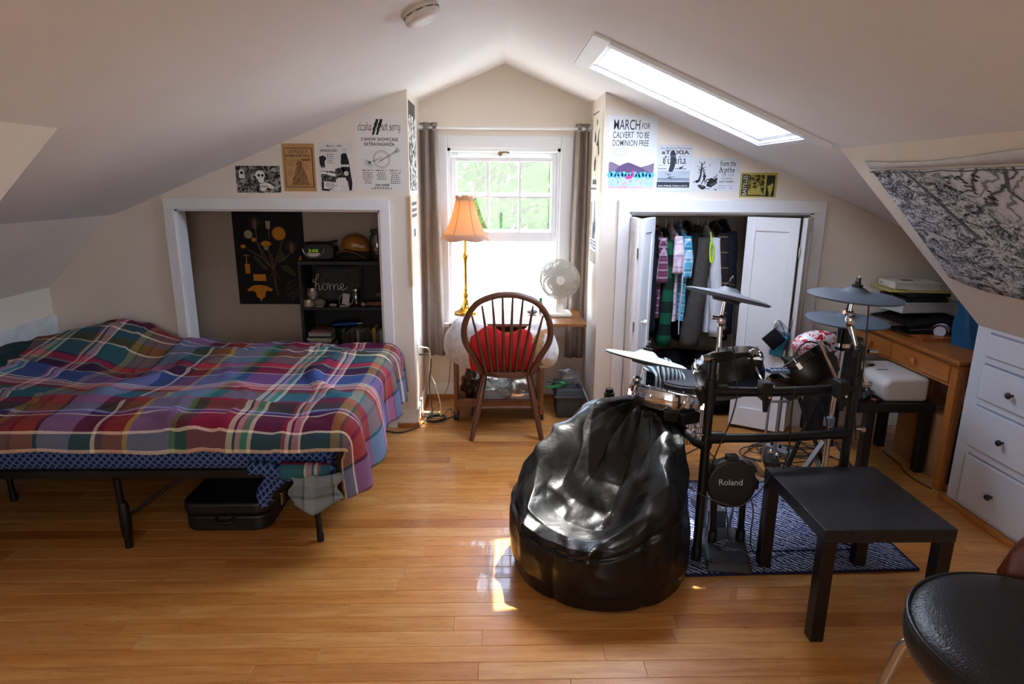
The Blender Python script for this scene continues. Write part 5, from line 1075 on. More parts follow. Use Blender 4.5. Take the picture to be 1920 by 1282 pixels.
# outlet, plugs, cords
oz = thing('wall_outlet', 'white double outlet with two plugs on the left side of the dormer', 'outlet', (-.525, 4.25, .42)); MB().bx(-.528, -.522, 4.215, 4.285, .415, .53).build('cover_plate', M('e3ddd0', .4), oz, bev=.002)
def cord(label, pts, r, col, cat='cord', name='extension_lead', plug=None):
    t = thing(name, label, cat, pts[-1]); MB().tube(bez(pts, 8), r, 6).build('cable', M(col, .5), t, smooth=180)
    if plug: MB().cyl(plug[0], plug[1], .010, .007, 10).build('plug', M(col, .5), t, smooth=50)
    return t
cord('white lamp cord running from the upper socket down to the cord pile', [(-.50, 4.25, .50), (-.46, 4.24, .495), (-.445, 4.235, .44), (-.45, 4.23, .33), (-.40, 4.22, .2), (-.375, 4.2, .06), (-.39, 4.19, .012), (-.44, 4.2, .008)], .0042, 'd9d2c4', plug=((-.522, 4.25, .50), (-.495, 4.25, .50)))
cord('dark cord running from the lower socket down behind the cord pile', [(-.50, 4.25, .45), (-.46, 4.245, .455), (-.44, 4.23, .40), (-.455, 4.22, .25), (-.445, 4.22, .1), (-.44, 4.23, .03), (-.46, 4.21, .01)], .0042, '3c3836', plug=((-.522, 4.25, .452), (-.495, 4.25, .452)))
cord('dark extension cord coiled on the floor by the dormer corner and running under the bed', [(-.285, 4.19, .02), (-.35, 4.16, .007), (-.43, 4.12, .007), (-.47, 4.16, .009), (-.43, 4.22, .009), (-.36, 4.20, .012), (-.35, 4.13, .012), (-.42, 4.09, .012), (-.48, 4.12, .016), (-.46, 4.19, .018), (-.38, 4.22, .02), (-.34, 4.17, .02), (-.40, 4.10, .022), (-.47, 4.10, .02), (-.52, 4.02, .007), (-.62, 3.93, .006), (-.70, 3.95, .006), (-.80, 4.0, .006), (-.95, 3.98, .006)], .0048, '2f2c2a')
cord('thin brown cord looping from the cord pile up to the desk', [(-.47, 4.13, .03), (-.43, 4.2, .06), (-.39, 4.22, .10), (-.33, 4.25, .22), (-.31, 4.27, .40), (-.32, 4.3, .5)], .003, '7a6a58')
cord('grey cord lying in loops over the cord pile', [(-.49, 4.17, .03), (-.42, 4.15, .03), (-.37, 4.17, .03), (-.35, 4.22, .03), (-.31, 4.24, .06), (-.30, 4.22, .02), (-.29, 4.19, .01)], .003, '5a5450')
MB_ = MB(); MB_.bx(-.505, -.40, 4.235, 4.275, .004, .030); tag(MB_.build('power_strip', M('cfc6b4', .5), bev=.004), 'cream power strip on the floor in the sunlit dormer corner', 'power strip')
# ================= RIGHT CLOSET =================
def leaf(name, hx, hy, tx, ty, z0, z1, par=None, knob=None, right=False):
    """one bifold leaf from hinge point (hx,hy) to (tx,ty): stiles, rails and a recessed panel"""
    d = Vector((tx-hx, ty-hy, 0)); L = d.length; d.normalize(); n = Vector((-d.y, d.x, 0)); t = .028
    if n.y > 0: n = -n
    def bxx(a0, a1, b0, b1, n0, n1):
        p = lambda a, nn, z: Vector((hx, hy, z))+d*a+n*nn
        return [p(a0,n0,b0), p(a1,n0,b0), p(a1,n1,b0), p(a0,n1,b0), p(a0,n0,b1), p(a1,n0,b1), p(a1,n1,b1), p(a0,n1,b1)]
    s = min(.055, L*.2); f = MB()
    f.hexa(bxx(0, s, z0, z1, 0, t)); f.hexa(bxx(L-s, L, z0, z1, 0, t)); f.hexa(bxx(s, L-s, z1-.085, z1, 0, t)); f.hexa(bxx(s, L-s, z0, z0+.13, 0, t)); 
    r = f.build('leaf_frame', WHITE, par, bev=.002)
    MB().hexa(bxx(s, L-s, z0+.13, z1-.085, .006, t-.009)).build('panel', WHITE, r)
    if knob is not None:
        c = Vector((hx, hy, knob[1]))+d*knob[0]+n*t; MB().lathe([(.006, 0), (.006, .014), (.017, .02), (.019, .028), (.013, .036), (0, .038)], c, n, n=16).build('knob', M('efe9dd', .35), r, smooth=60)
    return r, d, n
d1 = struct('door_1', (.86, 4.0, 0)); leaf('leaf', .848, 4.045, .842, 3.79, .02, 1.40, d1); leaf('leaf', .852, 3.787, .978, 4.03, .02, 1.40, d1, knob=(.05, .775))
h = MB()
for z in (.35, .75, 1.20): h.cyl((.846, 3.785, z-.03), (.846, 3.785, z+.03), .006, n=8)
ho = h.build('hinges', STEEL, d1, smooth=40); ho['kind'] = 'stuff'
d2 = struct('door_2', (1.8, 3.95, 0)); leaf('leaf', 1.600, 4.055, 1.862, 3.893, .025, 1.405, d2, knob=(.235, .755)); leaf('leaf', 1.875, 3.893, 1.988, 4.05, .025, 1.405, d2)
h = MB()
for z in (.35, .75, 1.20): h.cyl((1.868, 3.884, z-.03), (1.868, 3.884, z+.03), .006, n=8)
ho = h.build('hinges', STEEL, d2, smooth=40); ho['kind'] = 'stuff'
MB().bx(RX0+.014, RX1-.014, YF+.02, YF+.05, OZ-.024, OZ-.012).build('bifold_track', STEEL, d2)
# clothes rod and garments
rdx = thing('closet_rod', 'round wooden clothes rod across the right closet', 'rod', (1.5, 4.38, 1.40)); MB().cyl((.76, 4.38, 1.40), (2.29, 4.38, 1.40), .015, n=14).build('pole', wood('8a6a48', '9c7a54', .5), rdx, smooth=50)
def pl(nm, a, b, p=.09): return plaid(nm, a, b, p, p, 'Object', ax=(1, 2))
PL_RED = pl('red_plaid', [(3,'6d3350'),(1,'d8c6cf'),(2,'3d2440'),(1,'cbb4c0')], [(3,'7d4a66'),(1,'2d1c30'),(2,'c7b0bd'),(1,'5a2a44')], .05)
PL_PINK = pl('pink_plaid', [(4,'e0c4d3'),(1,'a887a6'),(3,'f0e0e8'),(1,'b99cb8')], [(4,'e6cfdb'),(1,'9c7a9c'),(3,'efe2ea')], .075)
PL_BLUE = pl('blue_plaid', [(4,'4aa3c4'),(1,'d9ecf2'),(2,'2f7fa3'),(1,'cfe4ec')], [(4,'4fa8c8'),(1,'e0f0f4'),(2,'2a6f94'),(1,'9ccbd9')], .07)
PL_GRN = pl('green_plaid', [(6,'0f5a3a'),(6,'1d2a2c')], [(6,'14704a'),(6,'17211f')], .155)
PL_BRN = pl('brown_plaid', [(8,'33272a'),(1,'a8946f'),(7,'2a2024')], [(7,'30252a'),(1,'b39f78'),(8,'261e22')], .10)
NAVY = fabric('171a26'); BLKF = fabric('141416'); GRYF = fabric('45423f'); WHTF = fabric('d3d6dc', .04); BRNF = fabric('3c322c')
GRP = None
def garment(label, x, zt, zb, y0, y1, th, mat, sleeve=None, cat='shirt', name='hanging_shirt', sd=0, lean=0.0, slx=0.0):
    g = thing(name, label, cat, (x, (y0+y1)/2, zb), GRP)
    def P(u, v):
        a = 2*pi*u; z = zb+(zt-zb)*v; sh = 1 if v < .84 else max(.16, 1-((v-.84)/.16)**1.3*.84)
        wy = (y1-y0)/2*(1.02-.10*v)*sh; t = th/2*(1.15-.35*v)*(1 if v < .97 else .6); c, s_ = cos(a), sin(a)
        cx_ = x+lean*(1-v); yy = (y0+y1)/2+wy*(abs(c)**.7)*(1 if c > 0 else -1)
        xx = cx_+t*(abs(s_)**.8)*(1 if s_ > 0 else -1)+.010*sin(yy*38+sd)*(1-.6*v)+.006*nz(yy*9, z*4, sd)
        return (xx, yy, z)
    m_ = MB(); m_.grid(P, 40, 20, closed_u=True); m_.build('body', mat, g, smooth=180)
    if sleeve:
        zl, w_ = sleeve; yb = y0+.01
        def Q(u, v):
            a = 2*pi*u; z = (zt-.07)+(zl-(zt-.07))*v; r = w_*(.75+.35*v)
            return (x+slx*v+lean*.4*v+r*cos(a)*(1+.08*sin(z*30+sd)), yb-.03*v-.02*sin(pi*v)+r*.72*sin(a)+.006*nz(z*12, a, sd), z)
        m_ = MB(); m_.grid(Q, 20, 14, closed_u=True); m_.build('sleeve', mat, g, smooth=180, thick=.003)
    MB().tube(bez([(x, 4.38, zt-.01), (x, 4.38, 1.385-.012), (x, 4.395, 1.42), (x, 4.38, 1.428), (x, 4.363, 1.418)], 5), .002, 6).build('hanger_hook', STEEL, g, smooth=180)
    sh_ = MB(); sh_.tube(bez([(x, y0+.04, zt-.05), (x, 4.38, zt-.005), (x, y1-.04, zt-.05)], 6), .006, 6); sh_.build('hanger', M('5d5148', .5), g, smooth=180); return g
garment('dark navy jacket hanging leftmost in the closet behind the folded door', 1.03, 1.35, .50, 4.20, 4.58, .075, NAVY, (.62, .045), 'jacket', 'hanging_jacket', 1)
garment('red and white plaid shirt with a short sleeve, next to the navy jacket', 1.105, 1.33, .72, 4.20, 4.58, .045, PL_RED, (.965, .034), sd=2)
garment('long green and black buffalo plaid flannel hanging low in the closet', 1.165, 1.31, .52, 4.215, 4.58, .055, PL_GRN, (.53, .042), sd=3, slx=-.02)
garment('pale pink plaid shirt between the red plaid and blue plaid shirts', 1.205, 1.34, .70, 4.185, 4.57, .045, PL_PINK, (1.03, .037), sd=4)
garment('light blue plaid short-sleeved shirt in the closet', 1.265, 1.34, .70, 4.19, 4.57, .045, PL_BLUE, (1.0, .036), sd=5)
garment('black hooded garment hanging right of the blue plaid shirt', 1.315, 1.36, .52, 4.21, 4.58, .05, BLKF, (.62, .04), 'jacket', 'hanging_jacket', sd=6)
garment('long charcoal grey work coat in the middle of the closet', 1.385, 1.33, .50, 4.20, 4.58, .07, GRYF, (.53, .062), 'coat', 'hanging_coat', sd=7, slx=-.07)
garment('white long-sleeved shirt right of the grey coat', 1.452, 1.33, .62, 4.20, 4.57, .05, WHTF, (.60, .045), sd=8, slx=.05)
garment('dark brown windowpane plaid shirt right of the white shirt', 1.503, 1.36, .62, 4.20, 4.58, .05, PL_BRN, (.62, .040), sd=9, slx=.045)
garment('black navy overcoat hanging rightmost among the clothes', 1.562, 1.37, .56, 4.21, 4.58, .08, fabric('12151f'), (.62, .05), 'coat', 'hanging_coat', sd=10)
nl = thing('neon_lanyard', 'neon yellow loop of strap hanging between the grey coat and white shirt', 'lanyard', (1.415, 4.16, 1.1)); MB().tube(bez([(1.418, 4.17, 1.26), (1.405, 4.155, 1.2), (1.412, 4.145, 1.11), (1.424, 4.145, 1.12), (1.430, 4.155, 1.2), (1.415, 4.165, 1.235), (1.408, 4.175, 1.30)], 6), .006, 6).build('strap', M('bfe52a', .5), nl, smooth=180)
cl = thing('white_drawstring', 'thin white drawstring dangling beside the green flannel', 'cord', (1.21, 4.14, .6)); MB().tube(bez([(1.235, 4.15, 1.02), (1.232, 4.135, .9), (1.228, 4.135, .75), (1.232, 4.135, .62)], 5), .004, 6).build('drawstring', WHTF, cl, smooth=180)
# bags on the closet floor
lump('black_duffel', 'large black duffel bag slumped on the right closet floor below the clothes', 'bag', (1.42, 4.36, .215), (.40, .19, .21), '131315', (0, .08, 0), .18, 4, .7)
lump('dark_clothes_pile', 'dark heap of folded clothes at the left of the right closet floor', 'clothes', (1.0, 4.40, .17), (.17, .16, .17), '1c1b20', (0, 0, 0), .25, 6, .8)
# masks on the right door knob
kx, ky, kz = 1.792, 3.918, .755
def mask(label, dx, dy, z, w_, hh, col, rot, sd):
    t = thing('face_mask', label, 'mask', (kx+dx, ky+dy, z)); R = Euler((0, rot, -.45)).to_matrix(); c = Vector((kx+dx, ky+dy, z+hh/2))
    m_ = MB(); m_.grid(lambda u, v: c+R @ Vector(((u-.5)*w_, -.018*sin(pi*u)*sin(pi*v)-.006*abs(sin(v*9)), (v-.5)*hh)), 14, 14); m_.build('mask_cloth', fabric(col), t, smooth=180, thick=.0025)
    a, b = c+R @ Vector((-.5*w_, 0, .4*hh)), c+R @ Vector((.5*w_, 0, .4*hh)); k_ = Vector((kx-.004, ky-.030-.004*sd, kz+.017))
    MB().tube(bez([a, (a+k_)/2+Vector((-.008, -.004, 0)), k_, (b+k_)/2+Vector((.008, -.004, 0)), b], 5), .0018, 5).build('ear_loop', fabric(col), t, smooth=180)
    a, b = c+R @ Vector((-.5*w_, 0, .2*hh)), c+R @ Vector((-.45*w_, 0, -.4*hh)); MB().tube(bez([a, (a+b)/2+Vector((-.02, -.012, -.03)), b], 5), .0018, 5).build('ear_loop', fabric(col), t, smooth=180); return t
mask('grey cloth face mask hanging behind the blue one on the white door knob', .035, -.030, .575, .085, .125, '5b5a64', .05, 0)
mask('blue pleated face mask hanging between the others on the white door knob', .006, -.046, .540, .075, .14, '3f9fc0', .18, 1)
mask('black pointed face mask hanging at the front of the white door knob', -.035, -.062, .605, .10, .105, '17171b', .75, 2)
# striped laundry hamper before the closet
hx_, hy_ = 1.235, 3.87
hm_ = base('hamper_stripe', None, .9, 0, .1); t_ = NT(hm_); tc = t_.new('ShaderNodeTexCoord'); sx_ = t_.new('ShaderNodeSeparateXYZ'); t_.ln(tc.outputs['UV'], sx_.inputs[0]); t_.ln(t_.ramp(t_.math('FRACT', t_.math('MULTIPLY', sx_.outputs[0], 56)), [(0, lin('d6d2cc')), (.58, lin('6e6c72'))], 'CONSTANT'), t_.b.inputs['Base Color'])
hp_ = thing('laundry_hamper', 'round fabric laundry hamper with thin vertical grey stripes behind the drums', 'hamper', (hx_, hy_, 0))
def hamp(u, v):
    a = 2*pi*u; r = .145+.012*v+.006*nz(cos(a)*2, sin(a)*2, v*3); return (hx_+r*cos(a), hy_+r*sin(a), .002+.36*v)
m_ = MB(); m_.grid(hamp, 61, 8, uvf=lambda u, v: (u, v)); m_.build('hamper_wall', hm_, hp_, smooth=180, thick=.004)
MB().lathe([(0, 0), (.144, 0)], (hx_, hy_, .004), n=40, cap=False).build('hamper_floor', M('cfcac2', .9), hp_)
MB().ball((hx_, hy_, .30), (.14, .14, .09), 24, 12).build('laundry', fabric('25262a'), hp_, smooth=180)
# ================= ELECTRONIC DRUM KIT =================
RACK = M('0d0e10', .42, .1, .08, 20, 0, 120, .45); RUB = M('4c5560', .62, 0, .06, 14); RUBD = M('23262b', .6, 0, .1, 20)
rk = thing('drum_rack', 'black tubular drum rack with uprights and two crossbars behind the side table', 'rack', (1.2, 2.6, 0))
UL, UR, UB = (.878, 2.45), (1.503, 2.50), (.565, 2.98)
def upright(x, y, z1, collar): 
    u = MB().cyl((x, y, .03), (x, y, z1), .019, n=18).build('upright', RACK, rk, smooth=50); MB().lathe([(.022, 0), (.023, .05), (.0205, .06)], (x, y, .0125), n=16).build('foot_cap', BLKP, u, smooth=50)
    MB().cyl((x, y, collar), (x, y, collar+.10), .0255, n=18).build('collar', BLKP, u, smooth=50); return u
upright(*UL, .835, .735); upright(*UR, .86, .735); upright(*UB, .62, .50)
def bar(a, b, z, sag=.0):
    A, B = Vector((a[0], a[1], z)), Vector((b[0], b[1], z)); d = (B-A).normalized(); n = Vector((d.y, -d.x, 0))
    pts = [A+d*((B-A).length*k/10)+n*sag*sin(pi*k/10) for k in range(11)]; o = MB().tube(pts, .0195, 16).build('crossbar', RACK, rk, smooth=60)
    for P_ in (A+d*.04, B-d*.04): MB().cyl(P_-d*.035, P_+d*.03, .0255, n=16).build('tee_sleeve', BLKP, o, smooth=50)
    return o
bar(UL, UR, .782, .03); bar(UL, UR, .578, .02); wb_ = MB().tube(bez([(.878, 2.45, .545), (.846, 2.52, .545), (.832, 2.64, .545), (.81, 2.79, .545), (.70, 2.92, .545), (.565, 2.98, .545)], 6), .0195, 16).build('crossbar', RACK, rk, smooth=60); MB().cyl((.882, 2.44, .545), (.853, 2.505, .545), .0255, n=16).build('tee_sleeve', BLKP, wb_, smooth=50)
def clampb(x, y, z, ang=0):
    c = MB(); c.box((x, y-.006, z), (.042, .060, .075), (0, 0, ang)); c.hexa([(x-.012,y-.04,z-.085),(x+.006,y-.04,z-.085),(x+.006,y-.03,z-.085),(x-.012,y-.03,z-.085),(x-.018,y-.042,z-.03),(x+.014,y-.042,z-.03),(x+.014,y-.026,z-.03),(x-.018,y-.026,z-.03)])
    o = c.build('clamp', BLKP, rk, bev=.006); MB().cyl((x+.006, y-.045, z-.02), (x+.006, y-.036, z-.02), .006, n=10).build('bolt', CHROME, o, smooth=40); return o
clampb(1.085, 2.418, .80); clampb(1.40, 2.43, .80)
for x, y, z in ((.850, 2.44, .80), (.852, 2.435, .64), (.855, 2.432, .60), (1.53, 2.49, .80), (1.53, 2.49, .60)): MB().lathe([(.006, 0), (.006, .02), (.013, .022), (.011, .034), (.004, .036)], (x, y, z), (-1 if x < 1 else 1, -.3, 0), n=8).build('wing_nut', CHROME, rk, smooth=40)
MB().tube([Vector(p_) for p_ in ((.846, 2.44, .60), (.826, 2.425, .61), (.81, 2.42, .625))], .005, 8).build('wing_lever', CHROME, rk, smooth=60)
MB().hexa([(.835,2.43,.735),(.858,2.43,.735),(.858,2.45,.735),(.835,2.45,.735),(.800,2.425,.80),(.845,2.425,.815),(.845,2.44,.815),(.800,2.44,.80)]).build('wing_lever', BLKP, rk, bev=.004)
# --- pads
def drumpad(name, label, c, n, r, depth, hoopm, headm, shellm, sd=0):
    n = Vector(n).normalized(); c = Vector(c); t = thing(name, label, 'drum pad', c-n*depth*.5)
    x, y, _ = frame_from(n)
    MB().lathe([(r*.55, -depth), (r*.82, -depth*.92), (r*.95, -depth*.55), (r*.965, -.022)], c, n, n=44).build('shell', shellm, t, smooth=40)
    MB().lathe([(r*.975, -.030), (r, -.028), (r*1.005, -.012), (r*.995, .004), (r*.955, .008), (r*.94, .002), (r*.94, -.012)], c, n, n=52, cap=False).build('hoop', hoopm, t, smooth=40)
    MB().lathe([(0, .002), (r*.5, .0012), (r*.945, -.002)], c, n, n=44, cap=False).build('head', headm, t, smooth=60)
    for k in range(6):
        a = 2*pi*k/6+sd; q = c+(x*cos(a)+y*sin(a))*r*.995; lug = MB().box(q-n*.032, (.022, .022, .034), Matrix((x*cos(a)+y*sin(a), y*cos(a)-x*sin(a), n)).transposed()); lo = lug.build('lug', CHROME, t, bev=.003); MB().cyl(q-n*.03, q+n*.012, .0032, n=8).build('tension_rod', CHROME, lo)
    return t, x, y, n
HEAD = M('c9ccd1', .5, 0, .03, 20, .05, 400); HEADB = M('2a2c30', .55, 0, .08, 20)
GLB = M('0a0a0c', .22, 0, .1, 20, 0, 120, .5, .15); SHL = M('060608', .36, 0, .12, 20, 0, 120, .35)
sn, *_ = drumpad('snare_pad', 'silver-hooped snare drum pad tilted flat behind the bean bag top', (.795, 2.78, .668), (.20, .23, 1), .166, .085, CHROME, HEAD, CHROME, .3)
MB().box((.86, 2.635, .595), (.10, .035, .05), (0, 0, .4)).build('mount_block', BLKP, sn, bev=.008); MB().box((.775, 2.63, .605), (.07, .03, .05), (0, 0, .1)).build('jack_box', BLKP, sn, bev=.006)
t1, *_ = drumpad('tom_pad', 'black tom drum pad with chrome hoop left of centre above the crossbar', (1.062, 2.79, .812), (-.10, .66, .80), .158, .155, M('c8ccd2', .18, 1.0), HEADB, SHL, .1)
MB().box((1.128, 2.665, .842), (.085, .045, .052), (.1, .12, 0)).build('mount_block', BLKP, t1, bev=.010); MB().cyl((1.132, 2.640, .846), (1.132, 2.652, .846), .013, n=16).build('mount_hole', M('050506', .6), t1); MB().box((1.045, 2.70, .825), (.03, .03, .05)).build('lug_plate', CHROME, t1, bev=.004)
t2, *_ = drumpad('tom_pad', 'glossy black tom drum pad tilted to the left, right of the other tom', (1.385, 2.79, .812), (-.50, .50, .72), .158, .145, GLB, HEADB, SHL, .4)
MB().box((1.47, 2.70, .815), (.05, .05, .06), (.1, -.5, .2)).build('mount_block', M('6a7078', .4, .3), t2, bev=.008)
def rod(pts, par, r=.0078, m=CHROME, name='arm_rod'): return MB().tube(bez(pts, 5) if len(pts) > 2 else pts, r, 12).build(name, m, par, smooth=60)
rod([(1.125, 2.66, .905), (1.128, 2.665, .86), (1.14, 2.60, .80), (1.128, 2.50, .782)], t1); rod([(1.10, 2.42, .83), (1.085, 2.405, .78)], t1, .009, BLKP, 'rod_socket')
rod([(1.39, 2.62, .955), (1.435, 2.60, .86), (1.478, 2.57, .765), (1.478, 2.52, .735), (1.44, 2.45, .755)], t2)
def cymbal(name, label, c, n, r, stem_top=.03, mat=RUB):
    n = Vector(n).normalized(); c = Vector(c); t = thing(name, label, 'cymbal', c)
    MB().lathe([(0, -.010), (r*.55, -.010), (r*.96, -.008), (r, -.004), (r, .0), (r*.9, .0065), (r*.62, .012), (r*.34, .0175), (r*.27, .022), (r*.20, .034), (r*.10, .040), (0, .041)], c, n, n=64, cap=False).build('pad_top', mat, t, smooth=50)
    MB().lathe([(r*.30, -.024), (r*.34, -.012)], c, n, n=32).build('sensor_housing', RUBD, t, smooth=40)
    MB().lathe([(.022, .038), (.022, .050), (.013, .052), (.012, .062)], c, n, n=18).build('felt_washer', BLKP, t, smooth=40)
    x, y, _ = frame_from(n); MB().box(c+n*.070, (.026, .012, .020), Matrix((x, y, n)).transposed()).build('wing_nut', BLKP, t, bev=.003); MB().cyl(c+n*.05, c+n*.088, .0035, n=8).build('threaded_rod', CHROME, t); return t
cr1 = cymbal('cymbal_pad', 'grey rubber crash cymbal pad held high at the left of the rack', (.968, 2.60, 1.148), (.235, .12, 1), .176)
rod([(.960, 2.598, 1.14), (.950, 2.595, 1.052)], cr1, .007); MB().ball((.948, 2.59, 1.045), (.020, .016, .026), 14, 10).build('tilter', CHROME, cr1, smooth=180); rod([(.945, 2.59, 1.055), (.905, 2.585, 1.062)], cr1, .009, CHROME, 'tilter_knob')
MB().tube([(.945, 2.588, 1.02), (.942, 2.575, .96), (.938, 2.565, .78)], [.012, .0105, .0105], 14).build('stand_tube', CHROME, cr1, smooth=60)
MB().cyl((.965, 2.50, .918), (.885, 2.47, .916), .022, n=16).build('tube_clamp', BLKP, cr1, smooth=50); rod([(.885, 2.47, .915), (.855, 2.465, .915)], cr1, .007); MB().cyl((.865, 2.465, .915), (.838, 2.463, .915), .016, n=14).build('clamp_knob', STEEL, cr1, smooth=40); MB().cyl((.878, 2.45, .82), (.885, 2.465, .91), .017, n=14).build('rack_post', BLKP, cr1, smooth=50); MB().cyl((.942, 2.566, .90), (.93, 2.49, .915), .014, n=12).build('clamp_block', BLKP, cr1)
hh = cymbal('cymbal_pad', 'pale sunlit cymbal pad at the far left, tilted behind the bean bag', (.690, 2.80, .822), (.225, .17, 1), .188)
rod([(.685, 2.80, .815), (.665, 2.80, .735)], hh, .0075); MB().ball((.658, 2.80, .72), (.022, .018, .022), 14, 10).build('tilter', CHROME, hh, smooth=180); MB().tube([(.656, 2.80, .70), (.640, 2.80, .60)], .008, 12).build('stand_tube', STEEL, hh, smooth=60); MB().cyl((.65, 2.79, .598), (.60, 2.79, .598), .012, n=12).build('clamp_knob', M('d9d4c8', .4), hh, smooth=50)
rod([(.640, 2.80, .60), (.60, 2.87, .575), (.566, 2.975, .56)], hh, .010, RACK, 'support_arm')
rd = cymbal('cymbal_pad', 'grey-blue ride cymbal pad, the higher of the two at right', (1.545, 2.66, 1.140), (.045, -.02, 1), .190)
rod([(1.535, 2.66, 1.14), (1.528, 2.655, 1.06)], rd, .0075); MB().ball((1.53, 2.645, 1.035), (.024, .02, .034), 14, 10).build('tilter', CHROME, rd, smooth=180); rod([(1.53, 2.64, 1.065), (1.492, 2.635, 1.075)], rd, .010, CHROME, 'tilter_knob')
MB().tube([(1.533, 2.64, 1.01), (1.548, 2.61, .93), (1.60, 2.58, .76)], [.014, .010, .0095], 14).build('boom_tube', CHROME, rd, smooth=60); MB().cyl((1.503, 2.50, .84), (1.503, 2.505, .93), .014, n=12).build('rack_post', BLKP, rd, smooth=50); MB().cyl((1.49, 2.50, .925), (1.57, 2.60, .918), .018, n=12).build('tube_clamp', BLKP, rd, smooth=50); MB().cyl((1.575, 2.56, .922), (1.615, 2.56, .92), .010, n=10).build('clamp_knob', CHROME, rd, smooth=50)
hs = cymbal('cymbal_pad', 'grey-blue hi-hat cymbal pad, the lower one on a chrome pedal stand at right', (1.745, 3.05, .953), (.03, -.03, 1), .192)
MB().cyl((1.748, 3.06, .80), (1.745, 3.05, .945), .034, n=24).build('motion_sensor', GLB, hs, smooth=50); MB().cyl((1.748, 3.06, .815), (1.748, 3.06, .835), .037, n=24).build('sensor_ring', CHROME, hs, smooth=50)
MB().tube([(1.748, 3.06, .80), (1.745, 3.07, .40)], .0125, 14).build('stand_tube', CHROME, hs, smooth=60); MB().lathe([(.0125, 0), (.020, .015), (.020, .06), (.015, .075), (.015, .34)], (1.745, 3.07, .08), n=16).build('lower_tube', CHROME, hs, smooth=50); MB().box((1.72, 3.04, .42), (.05, .035, .05), (0, 0, .4)).build('clutch_block', M('8fa0b4', .3, .8), hs, bev=.006)
for a in (200, 320, 80):
    d = Vector((cos(radians(a)), sin(radians(a)), 0)); B0 = Vector((1.745, 3.07, 0)); s_ = Vector((-d.y, d.x, 0))*.013
    p0_, p1_ = B0+d*.03+V(0, 0, .30), B0+d*.27+V(0, 0, .012)
    MB().hexa([p0_-s_, p0_+s_, p1_+s_, p1_-s_]+[q+V(0, 0, .006)+d*.004 for q in (p0_-s_, p0_+s_, p1_+s_, p1_-s_)]).build('tripod_leg', M('70747c', .35, .8), hs); p0_, p1_ = B0+d*.025+V(0, 0, .09), B0+d*.16+V(0, 0, .14); MB().hexa([p0_-s_, p0_+s_, p1_+s_, p1_-s_]+[q+V(0, 0, .005) for q in (p0_-s_, p0_+s_, p1_+s_, p1_-s_)]).build('leg_brace', M('70747c', .35, .8), hs)
# kick pad on its tower
kp = thing('kick_pad', 'round black kick drum pad with white maker lettering on a two-post base', 'drum pad', (1.03, 2.43, 0)); KC = Vector((1.005, 2.46, .367)); KN = Vector((-.03, -1, .10)).normalized()
def kb(u, v): return (0, 0, 0)
KB = [(.895, 2.365), (1.075, 2.335), (1.135, 2.58), (1.125, 2.62), (.965, 2.63), (.94, 2.60)]
m_ = MB(); m_.hexa([(.893,2.352,.009),(1.085,2.330,.009),(1.155,2.62,.009),(.948,2.635,.009),(.903,2.372,.045),(1.078,2.352,.045),(1.135,2.60,.075),(.962,2.615,.075)]); m_.build('base', M('2b2f35', .6, 0, .06, 30, .1, 300), kp, bev=.012, seg=3, smooth=60)
for x in (.965, 1.092): MB().cyl((x+.0, 2.515, .06), (x-.018, 2.49, .34), .0155, n=14).build('post', RACK, kp, smooth=50); MB().lathe([(.021, 0), (.021, .05), (.018, .055)], (x, 2.515, .062), n=14).build('post_boot', BLKP, kp, smooth=50)
MB().lathe([(.104, -.045), (.108, -.02), (.106, .006), (.097, .014), (.092, .014)], KC, KN, n=40, cap=False).build('rim', M('15161a', .5), kp, smooth=50); MB().lathe([(0, .012), (.094, .011), (.100, -.04), (0, -.045)], KC, KN, n=40, cap=False).build('pad_face', M('101114', .55, 0, .1, 40, .1, 300), kp, smooth=40)
for s_ in (-1, 1): MB().box(KC+Vector((s_*.108, .018, -.01)), (.030, .04, .045)).build('ear', BLKP, kp, bev=.008)
for a in (35, 90, 145): MB().box(KC+Vector((.112*cos(radians(a)), .022, .112*sin(radians(a)))), (.05, .035, .022), (0, -radians(a-90), 0)).build('rim_tab', M('22252a', .6), kp, bev=.006)
def letters3(txt, o, ux, uy, w, h, mat, par, bold=.02, shear=0, name='lettering', d=.0008):
    v, f = text2d(txt, bold, shear); x0 = min(p[0] for p in v); x1 = max(p[0] for p in v); y0 = min(p[1] for p in v); y1 = max(p[1] for p in v); ux, uy = Vector(ux).normalized(), Vector(uy).normalized(); n = ux.cross(uy)
    m_ = MB(); m_.add([Vector(o)+ux*((a-x0)/(x1-x0)*w)+uy*((b-y0)/(y1-y0)*h)+n*d for a, b in v], f); q = m_.build(name, mat, par); q['kind'] = 'stuff'; return q
kx_ = Vector((1, 0, 0))-KN*KN.x; ku = KN.cross(kx_)*-1
if ku.z < 0: ku = -ku
letters3('Roland', KC+KN*.0125-kx_.normalized()*.056+ku*-.004, kx_, ku, .100, .026, M('c9ccd0', .5), kp, .008)
bt = Vector((0, 2.60-2.352, .030)).normalized(); letters3('V-Drums', (.985, 2.44, .058), (1, -.10, 0), (.02, 1, .12), .085, .020, M('8e9196', .5), kp, .0, .3, d=.0035)
lg = MB()
for pts in ([(.962,2.478,.0625),(.985,2.492,.0645),(1.01,2.478,.063),(.99,2.466,.0615),(.965,2.478,.0625)], [(.985,2.492,.0645),(1.03,2.505,.067),(1.06,2.495,.066)], [(1.0,2.480,.0635),(1.03,2.497,.066),(1.045,2.482,.064)]): lg.tube([Vector(p_)+V(0, 0, .004) for p_ in pts], .0012, 4)
q_ = lg.build('logo_lines', M('8e9196', .5), kp); q_['kind'] = 'stuff'
for x in (.925, 1.058): MB().lathe([(.009, 0), (.009, .006)], (x, 2.372 if x < 1 else 2.352, .046), (0, -.3, 1), n=14).build('screw_cap', STEEL, kp, smooth=40)
